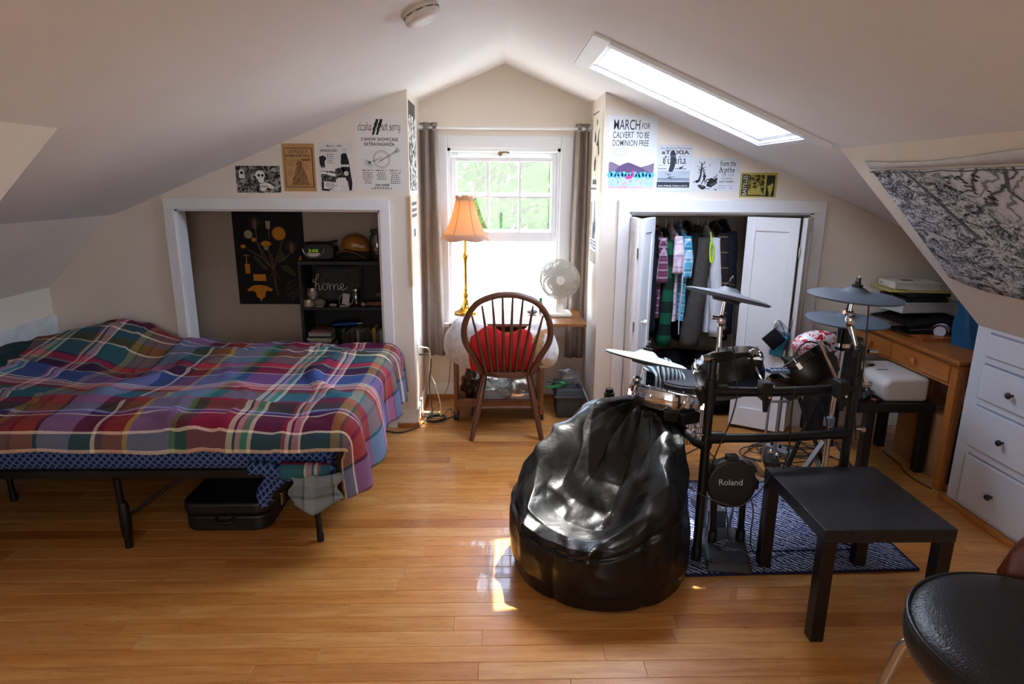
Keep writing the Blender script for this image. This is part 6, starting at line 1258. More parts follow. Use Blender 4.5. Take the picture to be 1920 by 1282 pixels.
# bass pedal behind the kick tower
bp = thing('bass_pedal', 'chrome bass drum pedal standing on the rug behind the kick pad', 'pedal', (1.06, 2.75, 0)); 
for x in (.985, 1.115): MB().tube([(x, 2.70, .012), (x+.004, 2.695, .12), (x+.006, 2.69, .235)], .009, 10).build('pedal_post', STEEL, bp, smooth=50)
MB().cyl((.955, 2.69, .232), (1.16, 2.69, .232), .010, n=12).build('axle', CHROME, bp, smooth=50)
for x in (1.02, 1.05, 1.075): MB().cyl((x, 2.69, .232), (x+.016, 2.69, .232), .019, n=14).build('cam', CHROME, bp, smooth=50)
MB().hexa([(1.01,2.70,.012),(1.10,2.70,.012),(1.10,2.98,.012),(1.01,2.98,.012),(1.01,2.71,.10),(1.10,2.71,.10),(1.10,2.98,.03),(1.01,2.98,.03)]).build('footboard', M('6f737a', .35, .7), bp, bev=.004); MB().cyl((1.055, 2.69, .235), (1.045, 2.60, .35), .005, n=8).build('beater_rod', CHROME, bp); MB().ball((1.043, 2.585, .36), (.022, .03, .022), 12, 8).build('beater', M('8d8a84', .9), bp, smooth=180); MB().tube([(1.16, 2.69, .232), (1.24, 2.71, .25), (1.30, 2.73, .25)], .008, 10).build('drive_shaft', STEEL, bp, smooth=60)
# hi-hat foot pedal seen past the door
fp = thing('foot_pedal', 'chrome and black foot pedal on a stand behind the upper crossbar', 'pedal', (1.665, 3.43, 0)); MB().hexa([(1.56,3.36,.012),(1.64,3.33,.012),(1.72,3.60,.012),(1.64,3.63,.012),(1.56,3.36,.05),(1.64,3.33,.05),(1.72,3.60,.022),(1.64,3.63,.022)]).build('footboard', BLKP, fp, bev=.004)
for k in range(7): a = k*.9; MB().ball((1.62+.022*cos(a), 3.40+.02*sin(a), .075+.006*k), .016, 10, 8).build('chain_drum', CHROME, fp, smooth=180) if k < 5 else None
MB().tube([(1.63, 3.41, .05), (1.632, 3.412, .40)], .011, 12).build('pedal_post', STEEL, fp, smooth=50); MB().cyl((1.56, 3.41, .40), (1.70, 3.41, .40), .008, n=10).build('pedal_yoke', STEEL, fp, smooth=50); MB().tube([(1.565, 3.41, .03), (1.568, 3.41, .395)], .007, 10).build('pedal_post', STEEL, fp, smooth=50)
# throne with striped cloth
th = thing('drum_throne', 'round dark grey drum throne on a chrome tripod behind the snare', 'stool', (1.06, 3.34, 0)); TX, TY = 1.06, 3.34
MB().lathe([(.0, 0), (.15, 0), (.163, .012), (.165, .05), (.158, .066), (.13, .074), (0, .078)], (TX, TY, .50), n=44, cap=False).build('seat', M('33373c', .6, 0, .08, 20), th, smooth=50); MB().tube([(TX+.165*cos(2*pi*k/44), TY+.165*sin(2*pi*k/44), .555) for k in range(44)], .0035, 6, closed=True).build('piping', M('6b7076', .5), th)
MB().cyl((TX, TY, .12), (TX, TY, .50), .014, n=14).build('post', CHROME, th, smooth=50); MB().cyl((TX, TY, .22), (TX, TY, .27), .022, n=14).build('post_collar', STEEL, th, smooth=50)
for a in (250, 10, 130):
    d = Vector((cos(radians(a)), sin(radians(a)), 0)); B0 = Vector((TX, TY, 0))
    for o_ in (-.008, .008): MB().cyl(B0+d*.02+V(-d.y, d.x, 0)*o_+V(0, 0, .26), B0+d*.26+V(-d.y, d.x, 0)*o_+V(0, 0, .018), .0055, n=8).build('tripod_leg', CHROME, th, smooth=50)
    MB().cyl(B0+d*.26+V(0, 0, .012), B0+d*.285+V(0, 0, .012), .012, n=10).build('rubber_foot', BLKP, th)
    MB().cyl(B0+d*.02+V(0, 0, .10), B0+d*.13+V(0, 0, .15), .005, n=8).build('leg_brace', CHROME, th)
STR = stripes('striped_jersey', 0, ['a9b4b8', '3b4448'], .022)
sc = thing('striped_shirt', 'grey and white striped shirt draped over the drum throne', 'shirt', (.93, 3.30, .5))
MB().grid(lambda u, v: (.915+.17*(u-.5)+.015*sin(5*v), 3.20+.26*v, .585+.012*sin(9*u)+.06*exp_(-((v-.75)/.22)**2)*sin(pi*u)) if True else 0, 18, 16).build('shirt_cloth', STR, sc, smooth=180, thick=.006) if False else None
def shirt(u, v):
    x = .845+.17*u; z = .588+.075*sin(pi*u)*math.exp(-((v-.62)/.25)**2)+.008*sin(11*u+4*v)
    y = 3.17+.30*v
    if v < .35: z -= (.35-v)*.62; y = 3.17+.30*.35-(.35-v)*.05
    return (x+.02*sin(4*v), y, z)
MB().grid(shirt, 22, 22).build('shirt_cloth', STR, sc, smooth=180, thick=.006)
# rug
def rugm():
    m = base('blue_woven_rug', None, .95, 0, .1); t = NT(m); v = t.coord('Object'); w_ = t.new('ShaderNodeTexWave', wave_type='BANDS', bands_direction='DIAGONAL'); w_.inputs['Scale'].default_value = 23; w_.inputs['Distortion'].default_value = 6; w_.inputs['Detail'].default_value = 2; t.ln(v, w_.inputs['Vector'])
    n = t.noise(v, 110, 3, .7); f = t.math('ADD', t.math('MULTIPLY', w_.outputs['Fac'], .30), t.math('MULTIPLY', n, .80))
    t.ln(t.ramp(f, [(.48, lin('20284f')), (.56, lin('4a5585')), (.66, lin('a9adbd'))]), t.b.inputs['Base Color']); t.bump(f, .5, .006); return m
rg = thing('woven_rug', 'dark blue and white woven rug on the floor beneath the drum kit', 'rug', (1.28, 2.77, 0))
MB().grid(lambda u, v: (.77+(1.045+.02*v)*u, 2.335+.03*u+.86*v, .004+.0025*abs(nz(u*4, v*3, 2))), 24, 18).build('rug_field', rugm(), rg, smooth=180, thick=.006)
for a, b in (((.77, 2.337), (1.815, 2.367)), ((1.815, 2.367), (1.835, 3.225)), ((.77, 2.337), (.77, 3.195)), ((.77, 3.195), (1.835, 3.225))): MB().cyl((a[0], a[1], .006), (b[0], b[1], .006), .0058, n=8).build('bound_edge', fabric('1a2040'), rg, smooth=60)
ink = MB()
for a, b in (((.95, 2.50), (1.66, 2.52)), ((1.66, 2.52), (1.66, 3.05)), ((1.55, 2.62), (1.64, 2.53))): ink.cyl((a[0], a[1], .0095), (b[0], b[1], .0095), .0035, n=6)
q_ = ink.build('woven_border_line', fabric('161a33'), rg); q_['kind'] = 'stuff'
# plastic sheet and stomp box
m_ = MB(); m_.grid(lambda u, v: (1.28+.24*u+.06*v*(u-.5), 3.50-.28*(1-v)-.02*u, .006+.010*abs(nz(u*6, v*6, 1))+.10*math.exp(-((u-.45)/.4)**2)*math.exp(-((v-.3)/.35)**2)), 22, 18); tag(m_.build('plastic_wrap', clear_glass('dusty_plastic', (.55, .55, .58, 1), .12, .25, (.5, .5, .53, 1)), smooth=180), 'rumpled clear plastic sheet lying on the floor behind the kick pad', 'plastic sheet')
sb = thing('stomp_box', 'small silver metal switch box with knobs on the floor among black cables', 'effects pedal', (1.735, 3.57, 0)); ALU = M('b2b4b8', .35, .8, .06, 20)
MB().box((1.735, 3.565, .026), (.155, .085, .045), (0, 0, radians(-63))).build('enclosure', ALU, sb, bev=.003)
for x, y in ((1.705, 3.61), (1.735, 3.565), (1.765, 3.52)): MB().cyl((x, y, .048), (x, y, .066), .010, .008, 12).build('knob', BLKP, sb, smooth=50)
def cable(label, pts, r=.0035, col='141416'):
    t = thing('audio_cable', label, 'cable', pts[-1]); MB().tube(bez(pts, 8), r, 6).build('cable_run', M(col, .5), t, smooth=180); return t
r_ = random.Random(21)
for k, lab in enumerate(('outermost black cable loop on the floor around the silver switch box', 'black cable coil crossing behind the silver switch box', 'tight black cable coil right of the silver switch box', 'loose black cable squiggle in front of the hi-hat stand legs')):
    cx_, cy_ = ((1.72, 3.55), (1.80, 3.62), (1.90, 3.55), (1.86, 3.42))[k]; rx_ = (.22, .20, .13, .17)[k]; pts = [(cx_+rx_*cos(a*.8)*(1+.2*r_.uniform(-1, 1)), cy_+rx_*.62*sin(a*.8)*(1+.2*r_.uniform(-1, 1)), .008+.004*k+.004*(a % 2)) for a in range(14)]
    cable(lab, pts)
cable('black cable hanging from the crash cymbal down past the left of the rack', [(1.005, 2.60, 1.13), (.995, 2.58, 1.05), (.985, 2.53, .95), (.985, 2.44, .80), (.960, 2.41, .68), (.925, 2.405, .58), (.905, 2.41, .51), (.897, 2.42, .45), (.893, 2.43, .40)], .003)
cable('black cable hanging from the ride cymbal down the right upright', [(1.595, 2.64, 1.13), (1.595, 2.63, 1.05), (1.585, 2.60, .92), (1.565, 2.56, .80), (1.53, 2.52, .70), (1.535, 2.49, .55)], .003)
cable('black cable dropping from the upper crossbar to the side table corner', [(1.21, 2.42, .80), (1.20, 2.40, .70), (1.205, 2.40, .60), (1.21, 2.41, .52), (1.20, 2.42, .455)], .003)
cable('black cable running from behind the door pedal up to the middle crossbar', [(1.30, 2.44, .765), (1.36, 2.46, .70), (1.42, 2.52, .60), (1.46, 2.60, .50)], .003)
cable('pair of black cables drooping across the kick pad to the left', [(1.165, 2.43, .452), (1.115, 2.38, .405), (1.06, 2.355, .355), (1.0, 2.35, .318), (.94, 2.36, .325), (.88, 2.385, .34), (.80, 2.41, .38)], .003, '2a2a2c')
cable('thin black cable from the kick pad down to its base', [(.975, 2.43, .30), (.985, 2.41, .22), (1.0, 2.42, .13), (1.05, 2.40, .085), (1.09, 2.38, .06)], .0028)
cable('black cable hanging under the right of the kick pad down to the rug', [(1.085, 2.45, .33), (1.10, 2.43, .25), (1.095, 2.42, .15), (1.115, 2.44, .07), (1.17, 2.45, .012), (1.28, 2.48, .012)], .003)
cable('black cable dangling from the hi-hat pad at left to the snare', [(.755, 2.79, .80), (.75, 2.74, .76), (.77, 2.69, .70), (.79, 2.66, .64)], .003)
cable('black cable looping behind the second tom near the closet trim', [(1.50, 3.0, .70), (1.50, 3.02, .80), (1.56, 3.05, .84), (1.62, 3.06, .83)], .004)
# module and gaming-shaped helmet behind the toms
md = thing('drum_module', 'small blue-silver drum module mounted behind the crossbar between the toms', 'module', (1.27, 2.62, .80)); MB().box((1.245, 2.66, .806), (.085, .06, .018), (-.1, 0, 0)).build('module_body', M('7890b5', .35, .5), md, bev=.004); 
for k in range(4): MB().cyl((1.215+.02*k, 2.65, .813), (1.215+.02*k, 2.65, .826), .008, n=10).build('knob', STEEL, md, smooth=50)
MB().box((1.245, 2.60, .797), (.025, .09, .02)).build('module_mount', BLKP, md, bev=.004)
# ================= RIGHT SIDE : DRESSER, DESK AND CLUTTER =================
DW = M('d2d6e0', .5, 0, .02, 4, .03, 60)
dr = thing('built_in_dresser', 'white built-in dresser with black knobs below the sloped right wall', 'dresser', (2.55, 2.3, 0)); DY0, DY1 = 1.55, ND+.0
DROWS = ((.805, .925), (.595, .775), (.345, .565), (.045, .312))
m_ = MB(); m_.bx(2.388, 2.76, DY0, DY1, .0, .938); m_.build('carcass', DW, dr)
fr = MB(); fr.bx(2.37, 2.39, 2.905, DY1, .03, .94); fr.bx(2.37, 2.39, DY0, DY0+.02, .03, .94)
for z0, z1 in ((.0301, .045), (.312, .345), (.565, .595), (.775, .805), (.925, .94)): fr.bx(2.37, 2.39, DY0, 2.905, z0, z1)
fr.build('face_frame', DW, dr)
for i, (z0, z1) in enumerate(DROWS):
    for y0, y1 in ((2.485, 2.905), (1.58, 2.455)):
        d = MB().bx(2.358, 2.388, y0+.002, y1-.002, z0+.004, z1-.010).build('drawer', DW, dr, bev=.004)
        MB().bx(2.372, 2.389, y0, y1, z1-.010, z1).build('drawer_gap', M('8d909a', .7), d)
        if i: 
            for yk in ([2.695] if y0 > 2 else [1.8, 2.25]): MB().lathe([(.006, 0), (.006, .014), (.014, .018), (.015, .026), (.010, .032), (0, .033)], (2.358, yk, (z0+z1)/2-.01+(.03 if i == 3 else 0)*0), (-1, 0, 0), n=18).build('knob', M('131315', .4), d, smooth=50)
# pine desk
PINE = wood('9a5a24', 'b8742f', .4, (10, 1.2, 10), 4, .15); PINED = wood('8a4e20', 'a86628', .4, (10, 1.2, 10), 4)
pd = thing('pine_desk', 'old honey-pine desk with two drawers set behind the white dresser', 'desk', (2.7, 3.55, 0)); PY0, PY1, PX0, PX1 = 3.085, 4.035, 2.385, 2.98
MB().bx(PX0-.03, PX1+.02, PY0-.03, 4.045, .712, .736).build('desk_top', PINED, pd, bev=.006)
MB().bx(PX0-.012, PX0, PY0-.01, PY1, .700, .712).build('top_moulding', PINE, pd, bev=.004)
for x, y in ((PX0, PY0), (PX1-.05, PY0), (PX0, PY1-.05), (PX1-.05, PY1-.05)): 
    MB().hexa([(x+.006,y+.006,.001),(x+.05,y+.006,.001),(x+.05,y+.05,.001),(x+.006,y+.05,.001),(x,y,.70),(x+.055,y,.70),(x+.055,y+.055,.70),(x,y+.055,.70)]).build('leg', PINE, pd, bev=.003)
MB().bx(PX0+.005, PX0+.02, PY0+.055, PY1-.05, .578, .592).build('front_rail', PINE, pd); MB().bx(PX0+.004, PX0+.02, PY0+.055, PY1-.05, .70, .7115).build('front_rail', PINE, pd)
MB().bx(PX0+.055, PX1-.05, PY0+.01, PY0+.03, .578, .711).build('side_apron', PINE, pd); MB().bx(PX0+.3, PX1-.05, PY1-.03, PY1-.01, .578, .711).build('side_apron', PINE, pd); MB().bx(PX0+.004, PX0+.02, 3.640, 3.655, .592, .70).build('drawer_divider', PINE, pd)
for y0, y1 in ((PY0+.058, 3.638), (3.657, PY1-.053)):
    d = MB().bx(PX0-.002, PX0+.016, y0+.003, y1-.003, .595, .698).build('drawer', PINE, pd, bev=.003); MB().lathe([(.008, 0), (.007, .010), (.016, .018), (.017, .024), (.010, .030), (0, .031)], (PX0-.002, (y0+y1)/2+.02, .645), (-1, 0, 0), n=18).build('knob', PINE, d, smooth=50)
    MB().bx(PX0+.016, PX0+.40, y0+.01, y1-.01, .60, .68).build('drawer_box', PINED, d)
DZ = .7365
# things on the pine desk
MB_ = MB().bx(2.45, 2.78, 3.48, 3.74, DZ, DZ+.018); tag(MB_.build('wooden_board', wood('8a4b22', 'a05a2a', .35), bev=.002), 'flat reddish wooden board lying on the pine desk', 'board')
lpb = thing('black_case', 'floppy black zipped case lying across the pine desk under the book stack', 'case', (2.6, 3.78, DZ+.019)); m_ = MB()
def cse(u, v): 
    x = 2.42+.42*u; y = 3.58+.40*v; return (x, y, DZ+.0185+.085*(.55+.45*sin(pi*min(1, u*.9+.1)))*(1-.25*abs(2*v-1))+.012*nz(x*9, y*9, 2)+.02*u)
m_.grid(cse, 20, 14); m_.grid(lambda u, v: (2.42+.42*u, 3.58+.40*v, DZ+.0185), 20, 14)
m_.add([], []); b_ = m_
for i in range(19): b_.f.append((i, 280+i, 280+i+1, i+1))
m_.build('case_shell', fabric('0f0f11'), lpb, smooth=60); MB().tube([(2.425, 3.577, DZ+.045), (2.55, 3.572, DZ+.05), (2.70, 3.572, DZ+.058), (2.83, 3.575, DZ+.062)], .003, 6).build('zipper', M('8f9298', .35, .8), lpb)
rs = thing('record_sleeves', 'fan of old record sleeves and papers at the far left of the pine desk', 'papers', (2.40, 3.90, DZ)); 
for k, c in enumerate(('8a7a64', 'a89a84', '6d5a4c', 'b9b2a6', '7a6a5a', '9a8a76')): MB().box((2.50-.006*k, 3.92-.006*k, DZ+.0055+.0085*k+.0), (.30, .22, .006), (0, 0, .08*k-.2)).build('sleeve', M(c, .75, 0, .2, 20), rs)
ZB = .862
def stackitem(name, label, cat, z, h, col, x0, x1, y0, y1, rz, extra=None):
    t = thing(name, label, cat, ((x0+x1)/2, (y0+y1)/2, z)); MB().bx(x0, x1, y0, y1, z, z+h).build('body', M(col, .55, 0, .06, 20), t, bev=.003); t.rotation_euler = (0, 0, rz); return t
stackitem('white_binder', 'thick white binder above the black case in the desk stack', 'binder', ZB, .055, 'b9bcc2', 2.41, 2.74, 3.68, 3.97, .1)
stackitem('grey_folder', 'pale grey folder lying right on top of the white binder', 'folder', ZB+.056, .010, 'a5a8ae', 2.43, 2.80, 3.66, 3.95, .05)
for k, (lab, z) in enumerate((('lower black ring binder in the desk stack', .0675), ('upper black ring binder in the desk stack', .097))):
    t = thing('ring_binder', lab, 'binder', (2.56, 3.80, ZB+z)); MB().bx(2.43+.02*k, 2.69+.01*k, 3.66, 3.92, ZB+z, ZB+z+.026).build('binder_cover', M('121216', .5), t, bev=.004); MB().bx(2.44+.02*k, 2.695+.01*k, 3.665, 3.915, ZB+z+.006, ZB+z+.020).build('pages', M('5d5f68', .8), t); MB().tube([(2.432+.02*k+.0, 3.68+.02*j, ZB+z+.013+.008*cos(j*1.05)) for j in range(7)], .003, 6).build('rings', STEEL, t)
stackitem('yellow_pad', 'yellow legal pad sticking out below the white book', 'notepad', ZB+.124, .010, 'b0a358', 2.36, 2.70, 3.66, 3.93, -.12); stackitem('loose_paper', 'loose pale papers fanned on the yellow pad', 'papers', ZB+.135, .004, 'c9bfb6', 2.46, 2.76, 3.68, 3.92, .08)
wb = thing('white_book', 'thick white hardback book topping the desk stack', 'book', (2.53, 3.79, ZB+.140)); z = ZB+.1395
for nm, a in (('back_cover', (2.40, 2.665, 3.70, 3.90, z, z+.003)), ('front_cover', (2.40, 2.665, 3.70, 3.90, z+.036, z+.039)), ('spine', (2.398, 2.402, 3.70, 3.90, z, z+.039))): MB().bx(*a).build(nm, M('d9d2c8', .5), wb)
MB().bx(2.403, 2.66, 3.704, 3.896, z+.003, z+.036).build('page_block', M('b5b2a8', .9, 0, .12, 120), wb); MB().bx(2.48, 2.55, 3.78, 3.84, z+.039, z+.0395).build('cover_picture', M('6b4a42', .6), wb)
letters3('alba', (2.3975, 3.885, z+.012), (0, -1, 0), (0, 0, 1), .035, .014, M('5a5650', .6), wb)
wb.rotation_euler = (0, 0, -.10)
# blue tote and paper tube
BT_ = M('0d4f7a', .5, 0, .1, 20); tt_ = thing('blue_tote_bag', 'bright blue reusable tote bag standing on the pine desk against the slope', 'bag', (2.68, 3.36, DZ))
def tote(u, v):
    a = 2*pi*u; c, s_ = cos(a), sin(a); e = .38; k = 1-.10*v+.03*sin(5*a+6*v)
    return (2.685+.105*k*(abs(c)**e)*(1 if c > 0 else -1)+.008*nz(u*9, v*4, 2), 3.37+.085*(1-.35*v)*k*(abs(s_)**e)*(1 if s_ > 0 else -1)+.05*v, DZ+.001+.30*v+.008*sin(a*3)*v)
m_ = MB(); m_.grid(tote, 56, 18, closed_u=True); m_.f.append(tuple(range(55, -1, -1))); m_.build('bag_body', BT_, tt_, smooth=60, thick=.003)
MB().tube(bez([(2.63, 3.36, DZ+.29), (2.63, 3.38, DZ+.35), (2.70, 3.39, DZ+.36), (2.74, 3.38, DZ+.29)], 6), .006, 6).build('handle', BT_, tt_, smooth=60)
pt = thing('paper_tube', 'roll of white paper lying on the pine desk against the blue bag', 'tube', (2.63, 3.60, DZ)); MB().lathe([(.041, 0), (.042, .002), (.042, .30), (.041, .302), (.030, .302), (.030, 0)], (2.585, 3.545, DZ+.0425), (.55, .6, 0), n=28, cap=False).build('tube_wall', M('d6cfda', .7), pt, smooth=50); MB().lathe([(0, .004), (.031, .004)], (2.585, 3.545, DZ+.0425), (.55, .6, 0), n=28, cap=False).build('end_disc', M('c6bfce', .7), pt)
# small black table with printer
lt = thing('low_table', 'small black table tucked beside the pine desk with a printer on top', 'table', (2.2, 3.5, 0)); T2 = (2.01, 2.36, 3.30, 3.74)
MB().bx(2.01, 2.462, 3.30, 3.74, .375, .42).build('table_top', M('151517', .45, 0, .1, 20), lt, bev=.002); MB().bx(2.012, 2.46, 3.302, 3.738, .3701, .3749).build('top_underside', BLKP, lt)
for x in (2.085, 2.412):
    for y in (3.31, 3.685): MB().bx(x, x+.048, y, y+.048, 0, .374).build('leg', M('120f10', .5), lt, bev=.002)
PRW = M('c9c4c0', .55, 0, .03, 6)
pr = thing('white_printer', 'white rounded printer box standing on the low black table under the pine desk', 'printer', (2.3, 3.5, .42)); m_ = MB()
m_.prism([(2.185, 3.33, .4215), (2.43, 3.33, .4215), (2.43, 3.33, .560), (2.20, 3.33, .560), (2.165, 3.33, .52)], 'y', (0, .39, 0)); m_.build('printer_body', PRW, pr, bev=.022, seg=4, smooth=60); MB().bx(2.17, 2.185, 3.42, 3.64, .445, .455).build('paper_slot', M('4a4846', .6), pr); MB().bx(2.225, 2.29, 3.50, 3.512, .560, .563).build('top_seam', M('6a6866', .6), pr)
ck = thing('black_clip', 'small black memory stick lying on the printer lid', 'clip', (2.24, 3.58, .5605)); MB().box((2.235, 3.585, .566), (.045, .018, .010), (0, 0, .5)).build('clip_body', BLKP, ck, bev=.002); MB().box((2.206, 3.570, .5645), (.022, .012, .006), (0, 0, .5)).build('metal_tip', STEEL, ck)
hd = thing('headphones', 'black over-ear headphones lying at the front of the low black table', 'headphones', (2.08, 3.37, .42))
for x, y, a in ((2.06, 3.35, .2), (2.125, 3.40, .9)): MB().lathe([(.012, -.012), (.034, -.010), (.037, 0), (.034, .010), (.020, .016)], (x, y, .458), (cos(a-1.4), sin(a-1.4), .25), n=22).build('ear_cup', M('131315', .4), hd, smooth=50); MB().lathe([(.0, .017), (.018, .017)], (x, y, .458), (cos(a-1.4), sin(a-1.4), .25), n=18, cap=False).build('cup_disc', M('7f979c', .25, .6), hd)
MB().tube(bez([(2.06, 3.36, .485), (2.075, 3.42, .50), (2.11, 3.45, .50), (2.125, 3.41, .485)], 6), .006, 8).build('headband', M('131315', .4), hd, smooth=60)
kn = thing('folding_knife', 'small dark tool with an orange band on the low black table', 'tool', (2.15, 3.33, .42)); MB().box((2.135, 3.325, .432), (.06, .022, .02), (0, 0, .2)).build('tool_body', BLKP, kn, bev=.004); MB().box((2.115, 3.322, .433), (.014, .024, .021), (0, 0, .2)).build('orange_band', M('b5532a', .5), kn)
# speaker boxes, cardboard, panels
sp = thing('black_speaker', 'tall black speaker box standing on the floor right of the closet trim', 'speaker', (2.16, 3.97, 0)); MB().bx(2.075, 2.245, 3.86, 4.02, .002, .62).build('cabinet', M('101012', .6), sp, bev=.004); MB().bx(2.085, 2.235, 3.853, 3.861, .02, .60).build('grille', M('1a1a1c', .9, 0, .3, 400), sp)
am = thing('practice_amp', 'black amplifier cube standing at the back of the low black table', 'amplifier', (2.1, 3.64, .42)); MB().bx(2.015, 2.155, 3.56, 3.73, .4215, .735).build('cabinet', M('121214', .6), am, bev=.005); MB().bx(2.022, 2.148, 3.554, 3.561, .435, .68).build('grille', M('1c1c1e', .9, 0, .3, 400), am); MB().bx(2.022, 2.148, 3.553, 3.561, .69, .728).build('control_panel', M('3a3c40', .5), am)
for k in range(5): MB().cyl((2.035+.025*k, 3.553, .709), (2.035+.025*k, 3.543, .709), .007, n=10).build('knob', STEEL, am, smooth=50)
cb = thing('cardboard_box', 'brown cardboard box standing on the floor under the pine desk', 'box', (2.55, 3.45, 0)); CARD = M('9a6a40', .85, 0, .06, 10); MB().bx(2.47, 2.72, 3.22, 3.62, .002, .365).build('box_body', CARD, cb, bev=.002); MB().bx(2.4695, 2.72, 3.40, 3.43, .3655, .3665).build('packing_tape', M('b59466', .4), cb)
bp_ = thing('black_board', 'black flat panel leaning beside the cardboard box under the pine desk', 'board', (2.6, 3.19, 0)); MB().bx(2.46, 2.75, 3.165, 3.20, .002, .40).build('panel_board', M('0f0f11', .6), bp_, bev=.002)
cable('dark cord trailing on the floor from under the pine desk', [(2.40, 3.60, .006), (2.39, 3.42, .006), (2.36, 3.33, .006), (2.35, 3.22, .006), (2.37, 3.10, .006)], .004, '3a2a20')
# helmet with flames on the amplifier side
fh = thing('flame_helmet', 'white helmet with red flame stripes behind the right tom', 'helmet', (1.72, 3.25, .66))
def flame_mat():
    m = base('flame_paint', None, .3, 0, .5, .3); t = NT(m); v = t.coord('Object', (9, 4, 18)); n = t.noise(v, 1.6, 2, .5, 1.5); t.ln(t.ramp(n, [(0, lin('b01f2c')), (.47, lin('e4e2e2')), (.58, lin('c22636')), (.63, lin('e4e2e2'))], 'CONSTANT'), t.b.inputs['Base Color']); return m
SP_ = thing('keyboard_stand', 'black folding stand holding the flame helmet behind the right tom', 'stand', (1.72, 3.28, 0)); 
for a, b in (((1.60, 3.22, .006), (1.86, 3.32, .665)), ((1.86, 3.20, .006), (1.60, 3.34, .665))): MB().cyl(a, b, .012, n=10).build('stand_leg', RACK, SP_, smooth=50)
MB().bx(1.58, 1.88, 3.20, 3.36, .666, .682).build('stand_shelf', BLKP, SP_, bev=.003)
m_ = MB(); m_.ball((1.73, 3.27, .765), (.135, .075, .082), 30, 18); m_.v = [(a, b, max(c, .6835)) for a, b, c in m_.v]; m_.build('shell', flame_mat(), fh, smooth=180); m_ = MB(); m_.tube(bez([(1.66, 3.185, .72), (1.72, 3.17, .70), (1.80, 3.18, .74), (1.85, 3.21, .78)], 6), .016, 10).build('chin_guard', M('c9cdd2', .3), fh, smooth=180)
# ================= SMOKE DETECTOR =================
sm = thing('smoke_detector', 'round white smoke detector on the ceiling near the top of the photo', 'detector', on(.0, 2.66, 0)); n_ = Vector((SL, 0, -1)).normalized(); c_ = Vector((-.287, 2.66, zc(-.287)))
MB().lathe([(.074, 0), (.076, .008), (.076, .013), (.070, .014)], c_, n_, n=48).build('mounting_plate', M('cfcac4', .5), sm, smooth=40); MB().lathe([(.066, .013), (.070, .015), (.071, .034), (.062, .042), (.03, .046), (0, .047)], c_, n_, n=48, cap=False).build('housing', M('d9d5cf', .5), sm, smooth=40)
x_, y_, _ = frame_from(n_)
for k in range(10): a = 2*pi*k/10; MB().box(c_+n_*.0145+(x_*cos(a)+y_*sin(a))*.0695, (.004, .026, .004), Matrix((x_*cos(a)+y_*sin(a), y_*cos(a)-x_*sin(a), n_)).transposed()).build('vent_slot', M('3a3632', .8), sm)
q_ = c_+n_*.0455+Vector((-.035, -.01, -.014)); MB().lathe([(.012, 0), (.012, .003)], c_+n_*.043-x_*.034, n_, n=16).build('test_button', M('e3dfd9', .5), sm, smooth=40)
# ================= OUTSIDE THE WINDOW =================
def leafm(c1, c2):
    m = bpy.data.materials.new('foliage'); m.use_nodes = True; n = m.node_tree.nodes; n.clear(); L = m.node_tree.links
    oi = n.new('ShaderNodeTexCoord'); no = n.new('ShaderNodeTexNoise'); no.inputs['Scale'].default_value = 3; L.new(oi.outputs['Object'], no.inputs['Vector']); r = n.new('ShaderNodeValToRGB'); r.color_ramp.elements[0].color = lin(c1); r.color_ramp.elements[1].color = lin(c2); r.color_ramp.elements[0].position = .35; r.color_ramp.elements[1].position = .65; L.new(no.outputs['Fac'], r.inputs[0])
    d = n.new('ShaderNodeBsdfDiffuse'); t = n.new('ShaderNodeBsdfTranslucent'); x = n.new('ShaderNodeMixShader'); x.inputs[0].default_value = .45; o = n.new('ShaderNodeOutputMaterial'); L.new(r.outputs[0], d.inputs[0]); L.new(r.outputs[0], t.inputs[0]); L.new(d.outputs[0], x.inputs[1]); L.new(t.outputs[0], x.inputs[2]); L.new(x.outputs[0], o.inputs[0]); return m
GZ = -2.9
gr_ = MB().bx(-40, 40, 5.2, 90, GZ-.1, GZ); tag(gr_.build('lawn', M('a8a88e', .95, 0, .2, 2)), 'pale sunlit lawn far below outside the window', 'lawn', kind='stuff')
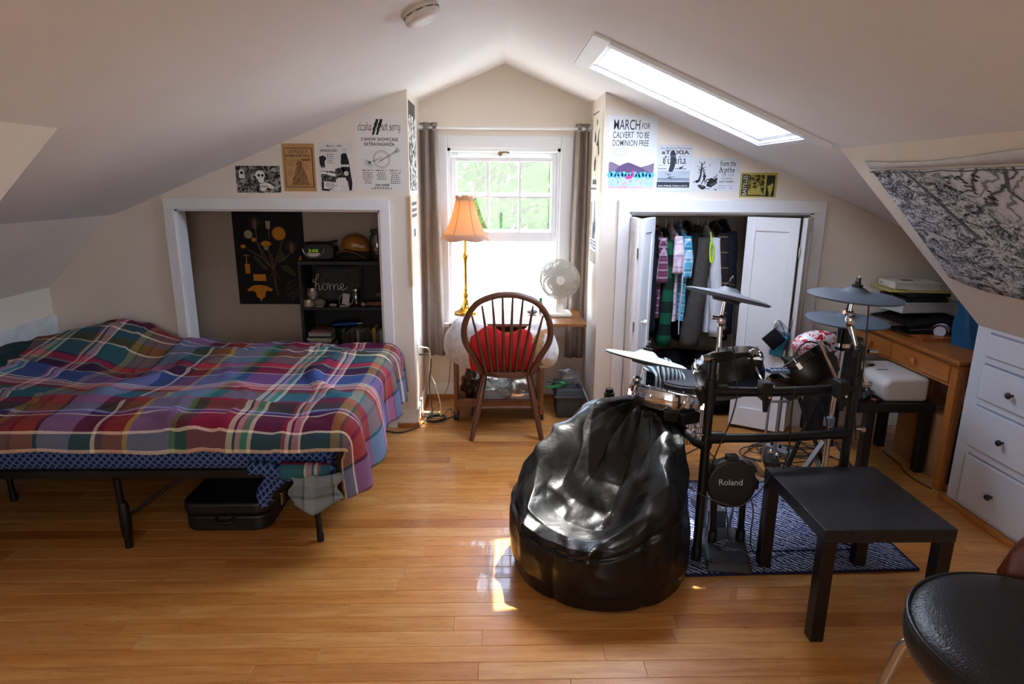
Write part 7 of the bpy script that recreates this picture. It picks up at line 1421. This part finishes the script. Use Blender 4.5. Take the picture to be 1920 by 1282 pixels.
def tree(label, x, y, h, r, c1, c2, sd, n=2600):
    t = thing('garden_tree', label, 'tree', (x, y, GZ)); MB().tube(bez([(x, y, GZ), (x+.1, y, GZ+h*.3), (x-.05, y+.1, GZ+h*.6), (x, y, GZ+h*.85)], 5), [.18-.0085*k for k in range(16)], 8).build('trunk', M('4a3a2c', .9, 0, .2, 8), t, smooth=60)
    rr = random.Random(sd); m_ = MB()
    bl = [(x+rr.uniform(-.75, .75)*r, y+rr.uniform(-.6, .6)*r, GZ+h*.62+rr.uniform(-.38, .38)*h, r*rr.uniform(.35, .6)) for _ in range(14)]
    for k in range(n):
        b = bl[k % 14]; a = rr.uniform(0, 6.28); c = rr.uniform(-1, 1); q = b[3]*rr.uniform(.6, 1.0)**.5; s = sqrt(1-c*c); p = Vector((b[0]+q*s*cos(a), b[1]+q*s*sin(a), b[2]+q*c)); u = Vector((rr.uniform(-1, 1), rr.uniform(-1, 1), rr.uniform(-1, 1))).normalized()*rr.uniform(.07, .15); w_ = u.orthogonal()*.55
        m_.add([p-u, p+w_, p+u, p-w_], [(0, 1, 2, 3)])
    f_ = m_.build('foliage', leafm(c1, c2), t); f_['kind'] = 'stuff'; return t
tree('bright green leafy tree outside the window at left', -1.3, 10.5, 6.2, 1.7, '0d300b', '2c5c1f', 1); tree('tall pale green tree outside the window at right', 1.6, 11.5, 6.6, 1.9, '12380f', '366a26', 2); tree('darker green tree further back outside the window centre', .2, 16, 7.5, 2.6, '0b280b', '224a1a', 3, 3000); tree('distant tree at the far left outside the window', -4.5, 17, 7.5, 2.8, '0e300d', '2a5620', 4); tree('distant tree at the far right outside the window', 5, 17, 7.5, 2.8, '0e300d', '2e5c22', 5)
hs_ = thing('neighbour_house', 'pale neighbouring house with a grey roof outside the lower window', 'house', (1.8, 20, GZ)); MB().bx(.5, 6, 19, 24, GZ, GZ+2.2).build('house_wall', M('d9dbe0', .8), hs_); MB().prism([(.2, 18.6, GZ+2.2), (6.3, 18.6, GZ+2.2), (6.3, 21.5, GZ+3.6), (.2, 21.5, GZ+3.6)], 'z', (0, 0, .12)).build('house_roof', M('6d7a92', .8), hs_)
for x in (1.4, 3.4): MB().bx(x, x+.9, 18.96, 19.0, GZ+.8, GZ+1.7).build('house_window', M('3f4a55', .2), hs_)

pr_ = thing('bounce_roof', 'pale flat roof added below the window to bounce sunlight up inside', 'roof', (0, 6.2, GZ))  # added reflector, throws sunlight up through the window onto the ceiling
for k in range(14): MB().bx(-2.2+.32*k, -2.2+.32*k+.312, 4.80, 7.6, -.42, -.38).build('bounce_board', M('cbc9c3', .85, 0, .05, 4), pr_)
for x in (-2.1, 2.1): MB().bx(x-.06, x+.06, 7.4, 7.5, GZ, -.42).build('post', WHITE, pr_)
